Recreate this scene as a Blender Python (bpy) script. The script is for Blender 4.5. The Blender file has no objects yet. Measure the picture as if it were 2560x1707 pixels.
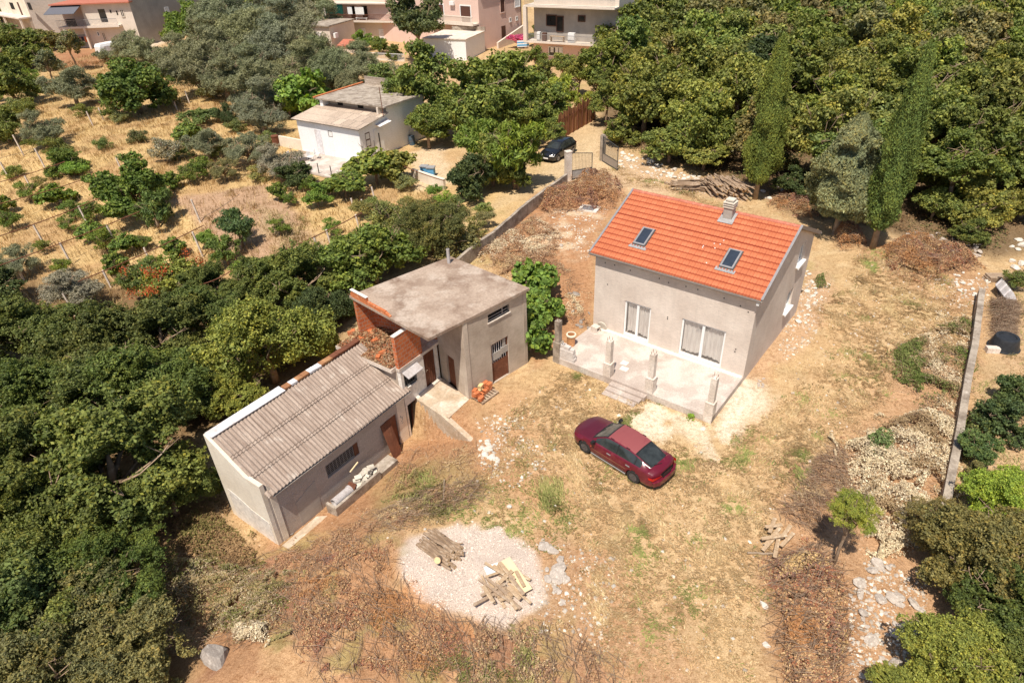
import bpy, math, random
import numpy as np
from mathutils import Vector, Matrix
R = math.radians
scene = bpy.context.scene
col = scene.collection
rnd = random.Random(7)
nr = np.random.RandomState(7)

# ------------------------------------------------------------------ camera
TH, RO, FPX, CH = 0.5875, -0.0424, 1657.39, 20.0
PW, PH = 2560.0, 1707.0
cF = np.array([0, math.cos(TH), -math.sin(TH)])
_r0 = np.array([1.0, 0, 0]); _u0 = np.cross(_r0, cF)
cR = math.cos(RO) * _r0 + math.sin(RO) * _u0
cU = -math.sin(RO) * _r0 + math.cos(RO) * _u0
cam = bpy.data.objects.new('camera', bpy.data.cameras.new('camera'))
col.objects.link(cam)
cam.data.sensor_width = 36.0; cam.data.lens = FPX / PW * 36.0
cam.data.clip_start = 0.5; cam.data.clip_end = 2000
_m = Matrix(((cR[0], cU[0], -cF[0], 0), (cR[1], cU[1], -cF[1], 0), (cR[2], cU[2], -cF[2], CH), (0, 0, 0, 1)))
cam.matrix_world = _m
scene.camera = cam

# ------------------------------------------------------------------ light
LD = Vector((0.362, 0.90, -1.95)).normalized()      # direction the sunlight travels
sun = bpy.data.objects.new('sun', bpy.data.lights.new('sun', 'SUN'))
col.objects.link(sun)
sun.data.energy = 5.0; sun.data.angle = R(0.5); sun.data.color = (1.0, 0.93, 0.82)
sun.rotation_euler = (-LD).to_track_quat('Z', 'Y').to_euler()
sun.location = (0, 0, 60)
world = bpy.data.worlds.new('World'); scene.world = world; world.use_nodes = True
wn = world.node_tree; wn.nodes.clear()
sky = wn.nodes.new('ShaderNodeTexSky'); sky.sky_type = 'NISHITA'; sky.sun_disc = False
sky.sun_elevation = math.asin(-LD.z); sky.sun_rotation = math.atan2(-LD.x, -LD.y)
bg = wn.nodes.new('ShaderNodeBackground'); bg.inputs['Strength'].default_value = 0.088
wo = wn.nodes.new('ShaderNodeOutputWorld')
wn.links.new(sky.outputs[0], bg.inputs[0]); wn.links.new(bg.outputs[0], wo.inputs[0])
scene.view_settings.view_transform = 'Standard'; scene.view_settings.look = 'None'
scene.view_settings.exposure = 0.20; scene.view_settings.gamma = 1.0
scene.render.engine = 'CYCLES'
scene.cycles.max_bounces = 5; scene.cycles.transparent_max_bounces = 4
scene.cycles.diffuse_bounces = 3; scene.cycles.glossy_bounces = 2

# ------------------------------------------------------------------ geometry of the place
S0 = np.array([-10.02, 18.45]); SX = np.array([0.598, 0.8015]); SY = np.array([-0.8015, 0.598])   # frame of the sheds
def sm(t): t = np.clip(t, 0, 1); return t * t * (3 - 2 * t)
def vnoise(x, y, sc, seed=0):
    x = np.asarray(x, float) / sc + seed * 17.3; y = np.asarray(y, float) / sc + seed * 5.7
    xi = np.floor(x).astype(np.int64); yi = np.floor(y).astype(np.int64); fx = sm(x - xi); fy = sm(y - yi)
    def h(a, b):
        n = (a * 374761393 + b * 668265263 + seed * 1442695) & 0x7fffffff
        n = ((n ^ (n >> 13)) * 1274126177) & 0x7fffffff
        return ((n ^ (n >> 16)) & 0xffff) / 65535.0
    return (h(xi, yi) * (1 - fx) + h(xi + 1, yi) * fx) * (1 - fy) + (h(xi, yi + 1) * (1 - fx) + h(xi + 1, yi + 1) * fx) * fy
def fbm(x, y, sc, seed=0, n=4):
    a = 0; w = 0.5; t = 0
    for i in range(n): a = a + w * vnoise(x, y, sc, seed + i); t += w; w *= 0.5; sc *= 0.5
    return a / t
def gz(x, y):
    x = np.asarray(x, float); y = np.asarray(y, float)
    s = (x - S0[0]) * SX[0] + (y - S0[1]) * SX[1]; t = -((x - S0[0]) * SY[0] + (y - S0[1]) * SY[1])
    right = -1.95 * (1 - sm(t / 5.5)) * (1 - sm((s - 8.3) / 0.3))
    left = -1.95 * (1 - sm((s - 9.0) / 14.0))
    k = sm((t + 0.6) / 0.6)
    z = left * (1 - k) + right * k
    far = np.clip((y - 150) / 250, 0, 1)
    z = z + far * 14
    open_ = sm((t - 4) / 4)
    z = z + (fbm(x, y, 3.0, 3) - 0.5) * 0.10 * open_ + (fbm(x, y, 9.0, 5) - 0.5) * 0.2 * sm((y - 60) / 30)
    return z
def bk(x, y, z=0.0):                                   # photo pixel -> the point at height z it shows
    d = cF * FPX + cR * (x - PW / 2) - cU * (y - PH / 2)
    return np.array([0, 0, CH]) + d * ((z - CH) / d[2])
def g(x, y, dz=0.0):                                   # photo pixel -> the ground point it shows
    z = 0.0
    for _ in range(8):
        P = bk(x, y, z); z = 0.5 * z + 0.5 * float(gz(P[0], P[1]))
    P = bk(x, y, z); P[2] = float(gz(P[0], P[1])) + dz
    return P
KD = PW / 2352.0
def gd(x, y, dz=0.0): return g(x * KD, y * KD, dz)
def pj(P):
    d = np.asarray(P, float) - np.array([0, 0, CH]); return PW / 2 + FPX * (d @ cR) / (d @ cF), PH / 2 - FPX * (d @ cU) / (d @ cF)
def zat(P, yd):                                        # height over P that reaches photo row yd
    lo, hi = -6.0, 19.5
    for _ in range(40):
        m = (lo + hi) / 2
        if pj((P[0], P[1], m))[1] > yd: lo = m
        else: hi = m
    return m
def onpl(x, y, A, C):                                  # pixel -> (s, z) on the vertical plane through A, C
    A = np.array(A[:2], float); C = np.array(C[:2], float); dr = (C - A) / np.linalg.norm(C - A)
    d = cF * FPX + cR * (x - PW / 2) - cU * (y - PH / 2); n = np.array([-dr[1], dr[0]])
    t = (n @ A) / (n @ d[:2]); P = np.array([0, 0, CH]) + d * t
    return float((P[:2] - A) @ dr), float(P[2])
def sw(s, y, z=0.0):                                   # shed frame -> world
    P = S0 + SX * s + SY * y; return (float(P[0]), float(P[1]), z)

# ------------------------------------------------------------------ object helpers
def tag(o, label=None, cat=None, group=None, kind=None):
    if label: o['label'] = label
    if cat: o['category'] = cat
    if group: o['group'] = group
    if kind: o['kind'] = kind
    return o
def thing(name, loc, label, cat, group=None, rz=0.0):
    o = bpy.data.objects.new(name, None); o.empty_display_size = 0.2; col.objects.link(o)
    o.location = tuple(float(v) for v in loc); o.rotation_euler = (0, 0, rz)
    return tag(o, label, cat, group)
def woff(o):
    v = Vector((0, 0, 0))
    while o is not None: v += Vector(o.location); o = o.parent
    return v
class MB:
    def __init__(s, M=None): s.V = []; s.F = []; s.MI = []; s.UV = []; s.M = M
    def add(s, verts, faces, mi=0):
        b = len(s.V); n0 = b
        vs = [tuple(float(c) for c in v) for v in verts]
        if s.M is not None: s.V += [tuple(s.M @ Vector(v)) for v in vs]
        else: s.V += vs
        for f in faces:
            s.F.append(tuple(b + i for i in f)); s.MI.append(mi)
            p = [vs[i] for i in f]
            a = Vector(p[1]) - Vector(p[0]); c = Vector(p[2]) - Vector(p[0]); n = a.cross(c)
            ax, ay, az = abs(n.x), abs(n.y), abs(n.z)
            if az >= ax and az >= ay: s.UV += [(q[0], q[1]) for q in p]
            elif ax > ay: s.UV += [(q[1], q[2]) for q in p]
            else: s.UV += [(q[0], q[2]) for q in p]
    def box(s, x0, y0, z0, x1, y1, z1, mi=0):
        s.add([(x0, y0, z0), (x1, y0, z0), (x1, y1, z0), (x0, y1, z0), (x0, y0, z1), (x1, y0, z1), (x1, y1, z1), (x0, y1, z1)],
              [(3, 2, 1, 0), (4, 5, 6, 7), (0, 1, 5, 4), (1, 2, 6, 5), (2, 3, 7, 6), (3, 0, 4, 7)], mi)
    def beam(s, a, b, w, h, mi=0, up=(0, 0, 1)):
        a = Vector(a); b = Vector(b); d = (b - a).normalized(); u = Vector(up)
        if abs(d.dot(u)) > 0.95: u = Vector((1, 0, 0))
        x = d.cross(u).normalized() * (w / 2); y = x.cross(d).normalized() * (h / 2)
        v = [a - x - y, a + x - y, a + x + y, a - x + y, b - x - y, b + x - y, b + x + y, b - x + y]
        s.add(v, [(0, 1, 2, 3), (7, 6, 5, 4), (0, 4, 5, 1), (1, 5, 6, 2), (2, 6, 7, 3), (3, 7, 4, 0)], mi)
    def tube(s, pts, rads, n=6, mi=0, cap=True):
        P = [Vector(p) for p in pts]; k = len(P); vs = []
        if not hasattr(rads, '__len__'): rads = [rads] * k
        for i in range(k):
            d = (P[min(i + 1, k - 1)] - P[max(i - 1, 0)]).normalized()
            u = Vector((0, 0, 1)) if abs(d.z) < 0.9 else Vector((1, 0, 0))
            x = d.cross(u).normalized(); y = x.cross(d).normalized()
            for j in range(n):
                a = 2 * math.pi * j / n; vs.append(P[i] + (x * math.cos(a) + y * math.sin(a)) * rads[i])
        f = [(i * n + j, (i + 1) * n + j, (i + 1) * n + (j + 1) % n, i * n + (j + 1) % n) for i in range(k - 1) for j in range(n)]
        if cap: f += [tuple(range(n)), tuple((k - 1) * n + j for j in reversed(range(n)))]
        s.add(vs, f, mi)
    def lathe(s, prof, n=16, c=(0, 0, 0), mi=0, axis='z'):
        vs = []
        for r, h in prof:
            for j in range(n):
                a = 2 * math.pi * j / n; x, y = r * math.cos(a), r * math.sin(a)
                vs.append((c[0] + x, c[1] + y, c[2] + h) if axis == 'z' else ((c[0] + h, c[1] + x, c[2] + y) if axis == 'x' else (c[0] + x, c[1] + h, c[2] + y)))
        f = []
        for i in range(len(prof) - 1):
            for j in range(n):
                q = (i * n + j, i * n + (j + 1) % n, (i + 1) * n + (j + 1) % n, (i + 1) * n + j)
                f.append(q if axis != 'y' else q[::-1])
        s.add(vs, f, mi)
    def prism(s, poly, z0, z1, mi=0):
        n = len(poly); vs = [(p[0], p[1], z0) for p in poly] + [(p[0], p[1], z1) for p in poly]
        f = [tuple(reversed(range(n))), tuple(range(n, 2 * n))] + [(i, (i + 1) % n, n + (i + 1) % n, n + i) for i in range(n)]
        s.add(vs, f, mi)
    def wall(s, A, C, z0, top, th, holes=(), cuts=(), mi=0):
        """vertical wall from A to C (outer face on the right of A->C), thickness th to the left, holes (s0,z0,s1,z1)"""
        A = Vector((A[0], A[1])); C = Vector((C[0], C[1])); L = (C - A).length; d = (C - A) / L; n = Vector((-d.y, d.x)) * th
        if not callable(top): tv = top; top = lambda q: tv
        ss = sorted({0.0, L, *[h[0] for h in holes], *[h[2] for h in holes], *cuts})
        Z0 = z0 if callable(z0) else (lambda q: z0)
        def P(q, z, k): v = A + d * q + n * k; return (v.x, v.y, z)
        old = s.M; base = len(s.UV)
        for a, b in zip(ss[:-1], ss[1:]):
            if b - a < 1e-5: continue
            m = (a + b) / 2
            hs = sorted([(h[1], h[3]) for h in holes if h[0] <= m <= h[2]])
            segs = []; lo = ('b',)
            cur = None; zs = [('z0', None)]
            edges = []
            prev = None
            for h in hs: edges.append((prev, h[0])); prev = h[1]
            edges.append((prev, None))
            for (za, zb) in edges:
                q = [(a, Z0(a) if za is None else za), (b, Z0(b) if za is None else za), (b, top(b) if zb is None else zb), (a, top(a) if zb is None else zb)]
                if q[2][1] - q[1][1] < 1e-4 and q[3][1] - q[0][1] < 1e-4: continue
                for k, rev in ((0, False), (1, True)):
                    vs = [P(x, z, k) for x, z in q]; uv = [(x, z) for x, z in q]
                    if rev: vs.reverse(); uv.reverse()
                    bi = len(s.V); s.V += [tuple(old @ Vector(v)) if old is not None else v for v in vs]; s.F.append((bi, bi + 1, bi + 2, bi + 3)); s.MI.append(mi); s.UV += uv
            s.add([P(a, top(a), 0), P(b, top(b), 0), P(b, top(b), 1), P(a, top(a), 1)], [(0, 1, 2, 3)], mi)
        for q, r in ((0, 1), (L, 0)):
            zt = top(q); zb = Z0(q); f = (0, 1, 2, 3) if r else (3, 2, 1, 0)
            s.add([P(q, zb, 0), P(q, zt, 0), P(q, zt, 1), P(q, zb, 1)], [f], mi)
        for h in holes:
            a, za, b, zb = h
            s.add([P(a, za, 0), P(a, zb, 0), P(a, zb, 1), P(a, za, 1)], [(3, 2, 1, 0)], mi)
            s.add([P(b, za, 0), P(b, zb, 0), P(b, zb, 1), P(b, za, 1)], [(0, 1, 2, 3)], mi)
            s.add([P(a, za, 0), P(b, za, 0), P(b, za, 1), P(a, za, 1)], [(0, 1, 2, 3)], mi)
            s.add([P(a, zb, 0), P(b, zb, 0), P(b, zb, 1), P(a, zb, 1)], [(3, 2, 1, 0)], mi)
    def build(s, name, mats, parent=None, smooth=False, label=None):
        me = bpy.data.meshes.new(name); off = woff(parent) if parent is not None else Vector((0, 0, 0))
        me.from_pydata([tuple(Vector(v) - off) for v in s.V], [], s.F)
        if not isinstance(mats, (list, tuple)): mats = [mats]
        for m in mats: me.materials.append(m)
        me.polygons.foreach_set('material_index', s.MI)
        uv = me.uv_layers.new(name='UVMap')
        if len(s.UV) == len(me.loops): uv.data.foreach_set('uv', np.array(s.UV, dtype=np.float32).ravel())
        if smooth: me.polygons.foreach_set('use_smooth', [True] * len(me.polygons))
        me.update()
        o = bpy.data.objects.new(name, me); col.objects.link(o)
        if parent is not None: o.parent = parent
        if label: o['label'] = label
        return o
def mbat(M): return MB(M)
def frame(x, y, z, rz): return Matrix.Translation((x, y, z)) @ Matrix.Rotation(rz, 4, 'Z')
def wallM(A, C, z=0.0):                                # local x along A->C, local -y outward, z up
    return frame(A[0], A[1], z, math.atan2(C[1] - A[1], C[0] - A[0]))
def copy_tree(o, parent=None):
    c = o.copy(); col.objects.link(c); c.parent = parent
    for ch in KIDS.get(o.name, ()): copy_tree(ch, c)
    return c
KIDS = {}
def note(root, *chs): KIDS.setdefault(root.name, []).extend(chs); return root
def npmesh(name, V, F4, mats, parent=None, attrs=None, fcol=None, smooth=False):
    """fast mesh of quads; V (n,3), F4 (m,4)"""
    me = bpy.data.meshes.new(name); nv, nf = len(V), len(F4)
    me.vertices.add(nv); me.vertices.foreach_set('co', np.asarray(V, np.float32).ravel())
    me.loops.add(nf * 4); me.loops.foreach_set('vertex_index', np.asarray(F4, np.int32).ravel())
    me.polygons.add(nf); me.polygons.foreach_set('loop_start', np.arange(0, nf * 4, 4, dtype=np.int32))
    me.polygons.foreach_set('loop_total', np.full(nf, 4, np.int32))
    if smooth: me.polygons.foreach_set('use_smooth', np.ones(nf, bool))
    for m in (mats if isinstance(mats, (list, tuple)) else [mats]): me.materials.append(m)
    me.update(calc_edges=True)
    if attrs:
        for k, a in attrs.items():
            at = me.attributes.new(k, 'FLOAT', 'POINT'); at.data.foreach_set('value', np.asarray(a, np.float32))
    if fcol is not None:
        at = me.attributes.new('Col', 'FLOAT_COLOR', 'POINT'); c = np.ones((nv, 4), np.float32); c[:, :3] = fcol
        at.data.foreach_set('color', c.ravel())
    if name is None: return me
    o = bpy.data.objects.new(name, me); col.objects.link(o)
    if parent is not None: o.parent = parent
    return o

# ------------------------------------------------------------------ materials
class NT:
    def __init__(s, name):
        s.m = bpy.data.materials.new(name); s.m.use_nodes = True; s.t = s.m.node_tree; s.t.nodes.clear()
        s.out = s.n('ShaderNodeOutputMaterial')
    def n(s, ty, **k):
        nd = s.t.nodes.new(ty)
        for a, v in k.items(): setattr(nd, a, v)
        return nd
    def l(s, a, b): s.t.links.new(a, b)
    def coord(s, kind='Object', scale=(1, 1, 1), rot=(0, 0, 0)):
        tc = s.n('ShaderNodeTexCoord'); mp = s.n('ShaderNodeMapping'); mp.inputs['Scale'].default_value = scale; mp.inputs['Rotation'].default_value = rot
        s.l(tc.outputs[kind], mp.inputs[0]); return mp.outputs[0]
    def noise(s, v, scale, detail=4, rough=0.6, dist=0.0):
        nd = s.n('ShaderNodeTexNoise'); nd.inputs['Scale'].default_value = scale; nd.inputs['Detail'].default_value = detail
        nd.inputs['Roughness'].default_value = rough; nd.inputs['Distortion'].default_value = dist
        if v is not None: s.l(v, nd.inputs['Vector'])
        return nd.outputs['Fac']
    def ramp(s, f, stops, interp='LINEAR'):
        nd = s.n('ShaderNodeValToRGB'); cr = nd.color_ramp; cr.interpolation = interp
        while len(cr.elements) < len(stops): cr.elements.new(0.5)
        for e, (p, c) in zip(cr.elements, stops):
            e.position = p; e.color = (*c, 1) if hasattr(c, '__len__') else (c, c, c, 1)
        s.l(f, nd.inputs[0]); return nd.outputs[0]
    def mix(s, f, a, b, mode='MIX'):
        nd = s.n('ShaderNodeMix'); nd.data_type = 'RGBA'; nd.blend_type = mode
        for v, i in ((f, 0), (a, 6), (b, 7)):
            if isinstance(v, (int, float)): nd.inputs[i].default_value = v if i == 0 else (v, v, v, 1)
            elif isinstance(v, tuple): nd.inputs[i].default_value = (*v, 1) if len(v) == 3 else v
            else: s.l(v, nd.inputs[i])
        return nd.outputs[2]
    def math(s, op, a, b=0.0):
        nd = s.n('ShaderNodeMath'); nd.operation = op
        for v, i in ((a, 0), (b, 1)):
            if isinstance(v, (int, float)): nd.inputs[i].default_value = v
            else: s.l(v, nd.inputs[i])
        return nd.outputs[0]
    def bump(s, h, strength=0.5, dist=0.02):
        nd = s.n('ShaderNodeBump'); nd.inputs['Strength'].default_value = strength; nd.inputs['Distance'].default_value = dist
        s.l(h, nd.inputs['Height']); return nd.outputs[0]
    def done(s, c, rough=0.9, bump=None, metal=0.0, spec=0.3, coat=0.0):
        p = s.n('ShaderNodeBsdfPrincipled')
        if isinstance(c, tuple): p.inputs['Base Color'].default_value = (*c, 1)
        else: s.l(c, p.inputs['Base Color'])
        if isinstance(rough, (int, float)): p.inputs['Roughness'].default_value = rough
        else: s.l(rough, p.inputs['Roughness'])
        p.inputs['Metallic'].default_value = metal; p.inputs['Specular IOR Level'].default_value = spec
        p.inputs['Coat Weight'].default_value = coat
        if bump is not None: s.l(bump, p.inputs['Normal'])
        s.l(p.outputs[0], s.out.inputs[0]); return s.m
def stain_mat(name, base, dark, light=None, sc=0.8, fine=14.0, amt=0.5, rough=0.92, bump=0.35, bd=0.02, stretch=(1, 1, 1), metal=0.0, lightpos=0.66, spec=0.25):
    t = NT(name); v = t.coord('Object', stretch)
    a = t.noise(v, sc, 6, 0.62); b = t.noise(v, fine, 4, 0.6)
    c = t.mix(t.ramp(a, [(0.36, 1.0), (0.58, 0.0)]), base, dark) if amt >= 1 else t.mix(t.math('MULTIPLY', t.ramp(a, [(0.36, 1.0), (0.58, 0.0)]), amt), base, dark)
    if light: c = t.mix(t.math('MULTIPLY', t.ramp(t.noise(v, sc * 1.7, 5, 0.6), [(lightpos - 0.12, 0.0), (lightpos + 0.02, 1.0)]), 0.8), c, light)
    c = t.mix(1.0, c, t.ramp(b, [(0.3, 0.78), (0.7, 1.14)]), 'MULTIPLY')
    return t.done(c, rough, t.bump(t.noise(v, fine * 1.3, 5, 0.7), bump, bd), metal, spec)
def flat_mat(name, c, rough=0.7, metal=0.0, spec=0.3, var=0.12, sc=6.0, coat=0.0):
    t = NT(name); v = t.coord('Object'); a = t.noise(v, sc, 4, 0.6)
    return t.done(t.mix(1.0, c, t.ramp(a, [(0.3, 1 - var), (0.7, 1 + var)]), 'MULTIPLY'), rough, None, metal, spec, coat)

# ------------------------------------------------------------------ the materials used
M = {}
def plaster(name, base, dark, strokes=True, bump=0.6):
    t = NT(name); v = t.coord('UV'); v2 = t.coord('UV', (1.3, 7, 1)); 
    a = t.noise(v, 0.55, 6, 0.6); b = t.noise(v2, 3.2, 5, 0.65, 0.6); f = t.noise(v, 22, 3, 0.6)
    c = t.mix(t.ramp(a, [(0.35, 0.0), (0.65, 1.0)]), dark, base)
    c = t.mix(1.0, c, t.ramp(b, [(0.3, 0.86), (0.7, 1.1)]), 'MULTIPLY')
    c = t.mix(1.0, c, t.ramp(f, [(0.3, 0.9), (0.7, 1.07)]), 'MULTIPLY')
    st = t.ramp(t.noise(t.coord('UV', (3.0, 0.25, 1)), 1.6, 4, 0.6), [(0.28, 0.93), (0.5, 1.0)])
    c = t.mix(1.0, c, st, 'MULTIPLY')
    h = t.mix(0.5, b, f)
    return t.done(c, 0.93, t.bump(h, bump, 0.03), 0, 0.2)
M['plaster'] = plaster('grey_plaster', (0.76, 0.66, 0.575), (0.62, 0.52, 0.445))
M['old_plaster'] = plaster('old_plaster', (0.62, 0.52, 0.42), (0.40, 0.32, 0.25))
M['pale_plaster'] = plaster('pale_plaster', (0.86, 0.76, 0.63), (0.74, 0.63, 0.50))
M['grey_render'] = plaster('grey_render', (0.47, 0.42, 0.37), (0.38, 0.34, 0.30), bump=0.3)
M['block_wall'] = plaster('block_wall', (0.40, 0.35, 0.32), (0.27, 0.23, 0.21), bump=0.9)
M['pink'] = plaster('pink_render', (0.80, 0.58, 0.49), (0.76, 0.54, 0.45), bump=0.1)
M['cream'] = plaster('cream_render', (0.78, 0.67, 0.57), (0.70, 0.60, 0.50), bump=0.1)
M['white_render'] = plaster('white_render', (0.92, 0.91, 0.90), (0.88, 0.86, 0.84), bump=0.15)
M['lime'] = stain_mat('lime_wash', (0.82, 0.76, 0.69), (0.62, 0.52, 0.43), sc=0.7, fine=6, bump=0.25)
M['roof_concrete'] = stain_mat('roof_concrete', (0.44, 0.335, 0.26), (0.20, 0.125, 0.085), (0.53, 0.43, 0.35), sc=0.5, fine=9, amt=0.9, bump=0.3, lightpos=0.62)
M['concrete'] = stain_mat('concrete', (0.74, 0.64, 0.55), (0.56, 0.46, 0.38), (0.82, 0.74, 0.66), sc=0.9, fine=12, amt=0.8)
M['terrace'] = stain_mat('terrace_concrete', (0.53, 0.445, 0.385), (0.41, 0.325, 0.275), (0.66, 0.59, 0.52), sc=0.55, fine=14, amt=0.75, bump=0.2, lightpos=0.60)
M['old_concrete'] = stain_mat('old_concrete', (0.42, 0.35, 0.28), (0.20, 0.155, 0.12), (0.54, 0.47, 0.40), sc=1.3, fine=10, amt=0.9, bump=0.5)
M['ramp_concrete'] = stain_mat('ramp_concrete', (0.60, 0.49, 0.37), (0.42, 0.29, 0.18), (0.74, 0.66, 0.56), sc=0.8, fine=9, amt=0.8)
M['white'] = flat_mat('white_paint', (0.83, 0.82, 0.80), 0.45, var=0.04)
M['white_sheet'] = stain_mat('white_sheet', (0.80, 0.77, 0.78), (0.50, 0.38, 0.32), sc=0.7, fine=5, amt=0.6, rough=0.5, bump=0.1)
M['dark'] = flat_mat('dark_interior', (0.018, 0.015, 0.013), 0.9)
M['glass'] = flat_mat('dark_glass', (0.02, 0.022, 0.026), 0.08, spec=0.6, var=0.3, sc=1.0)
M['skyglass'] = flat_mat('skylight_glass', (0.035, 0.045, 0.065), 0.25, spec=0.5, var=0.2, sc=2)
M['curtain'] = None
t = NT('curtain_cloth'); v = t.coord('Object', (9, 9, 0.7)); n_ = t.noise(v, 2.2, 3, 0.5, 0.4)
M['curtain'] = t.done(t.ramp(n_, [(0.3, (0.56, 0.50, 0.46)), (0.5, (0.63, 0.58, 0.53)), (0.7, (0.70, 0.65, 0.60))]), 0.9)
M['grey_metal'] = flat_mat('grey_metal', (0.36, 0.34, 0.34), 0.45, 0.4, var=0.12)
M['lead'] = stain_mat('flashing_metal', (0.46, 0.45, 0.45), (0.30, 0.27, 0.25), sc=4, fine=30, rough=0.5, metal=0.3, bump=0.1)
M['gutter'] = flat_mat('gutter_metal', (0.34, 0.30, 0.27), 0.45, 0.2)
M['dark_metal'] = flat_mat('dark_metal', (0.10, 0.10, 0.10), 0.5, 0.3)
M['rust'] = stain_mat('rusty_iron', (0.20, 0.075, 0.04), (0.10, 0.04, 0.025), (0.27, 0.12, 0.07), sc=1.6, fine=12, rough=0.8, bump=0.15)
M['rust_sheet'] = stain_mat('rusty_sheet', (0.36, 0.17, 0.08), (0.20, 0.08, 0.04), (0.48, 0.27, 0.13), sc=1.0, fine=5, rough=0.85, bump=0.2, stretch=(1, 1, 0.3))
M['brown_wood'] = stain_mat('brown_door_wood', (0.15, 0.055, 0.03), (0.075, 0.03, 0.018), (0.22, 0.09, 0.05), sc=2.5, fine=14, rough=0.6, stretch=(3, 3, 0.4), bump=0.15)
M['grey_wood'] = stain_mat('weathered_wood', (0.40, 0.29, 0.20), (0.22, 0.14, 0.09), (0.52, 0.42, 0.31), sc=2.0, fine=16, bump=0.3)
M['bark'] = stain_mat('bark', (0.34, 0.235, 0.155), (0.16, 0.105, 0.07), (0.48, 0.37, 0.27), sc=4.0, fine=22, bump=0.6)
M['pale_bark'] = stain_mat('pale_bark', (0.38, 0.29, 0.21), (0.20, 0.14, 0.09), sc=3, fine=22, bump=0.5)
M['fresh_wood'] = flat_mat('fresh_cut_wood', (0.72, 0.50, 0.27), 0.8, var=0.15, sc=12)
M['plank'] = stain_mat('old_plank', (0.50, 0.36, 0.23), (0.30, 0.19, 0.11), (0.66, 0.54, 0.40), sc=2.2, fine=18, bump=0.2)
M['board'] = flat_mat('plywood_board', (0.80, 0.62, 0.38), 0.7, var=0.06, sc=3)
M['clay'] = stain_mat('clay_pot', (0.66, 0.33, 0.15), (0.48, 0.22, 0.10), sc=3, fine=14, bump=0.1, rough=0.6)
M['clay_rim'] = flat_mat('pale_clay_rim', (0.80, 0.66, 0.50), 0.7)
M['brick'] = stain_mat('hollow_brick', (0.60, 0.19, 0.07), (0.42, 0.12, 0.05), (0.72, 0.36, 0.20), sc=3, fine=18, bump=0.2, lightpos=0.64)
M['yellow_brick'] = flat_mat('yellow_brick', (0.72, 0.52, 0.26), 0.85)
M['block'] = stain_mat('concrete_block', (0.66, 0.60, 0.56), (0.50, 0.43, 0.38), sc=3, fine=24, bump=0.4)
M['white_block'] = flat_mat('white_block', (0.62, 0.56, 0.47), 0.9, sc=14)
M['black_plastic'] = flat_mat('black_plastic', (0.028, 0.030, 0.034), 0.45, var=0.3)
M['stone'] = stain_mat('limestone', (0.52, 0.44, 0.37), (0.30, 0.25, 0.21), (0.70, 0.63, 0.55), sc=4, fine=18, bump=0.6)
M['dark_stone'] = stain_mat('grey_limestone', (0.34, 0.29, 0.25), (0.18, 0.15, 0.13), (0.50, 0.44, 0.38), sc=4, fine=18, bump=0.6)
M['white_stone'] = stain_mat('white_limestone', (0.72, 0.65, 0.56), (0.52, 0.44, 0.36), sc=4, fine=18, bump=0.6)
M['pipe'] = stain_mat('asbestos_pipe', (0.52, 0.48, 0.47), (0.36, 0.31, 0.28), sc=3, fine=14)
M['blue'] = flat_mat('blue_paint', (0.13, 0.36, 0.60), 0.6, var=0.08)
M['blue_drum'] = stain_mat('blue_drum', (0.07, 0.13, 0.18), (0.15, 0.08, 0.05), sc=3, fine=10)
M['tyre'] = flat_mat('tyre_rubber', (0.03, 0.028, 0.027), 0.85, var=0.3)
M['rim'] = flat_mat('wheel_rim', (0.34, 0.32, 0.31), 0.45, 0.5, var=0.2)
M['dark_rim'] = flat_mat('dirty_rim', (0.13, 0.115, 0.11), 0.6, 0.3, var=0.3, sc=20)
M['carglass'] = flat_mat('car_glass', (0.035, 0.04, 0.04), 0.05, spec=0.6, var=0.4, sc=3)
M['windshield'] = flat_mat('dusty_windshield', (0.115, 0.105, 0.09), 0.22, spec=0.5, var=0.35, sc=4)
M['black_trim'] = flat_mat('black_trim', (0.02, 0.02, 0.02), 0.4)
M['lamp_red'] = flat_mat('tail_lamp_red', (0.55, 0.02, 0.015), 0.2, var=0.1)
M['lamp_clear'] = flat_mat('lamp_clear', (0.65, 0.63, 0.60), 0.15)
M['green_cloth'] = stain_mat('green_cloth', (0.015, 0.10, 0.075), (0.008, 0.055, 0.04), sc=5, fine=14, stretch=(6, 6, 0.3))
M['pink_cloth'] = flat_mat('striped_cloth', (0.75, 0.76, 0.78), 0.9)
M['blue_cloth'] = flat_mat('blue_cloth', (0.08, 0.35, 0.62), 0.9)
M['orange_cloth'] = flat_mat('orange_cloth', (0.62, 0.16, 0.05), 0.9)
M['black_cloth'] = flat_mat('black_cloth', (0.03, 0.03, 0.035), 0.95)
M['dark_red'] = flat_mat('dark_red_cloth', (0.22, 0.04, 0.04), 0.9)
M['shutter'] = flat_mat('brown_shutter', (0.11, 0.05, 0.035), 0.6)
M['awning'] = flat_mat('grey_awning', (0.13, 0.13, 0.15), 0.7)
M['paper'] = flat_mat('pale_paper', (0.80, 0.78, 0.74), 0.9)

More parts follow.
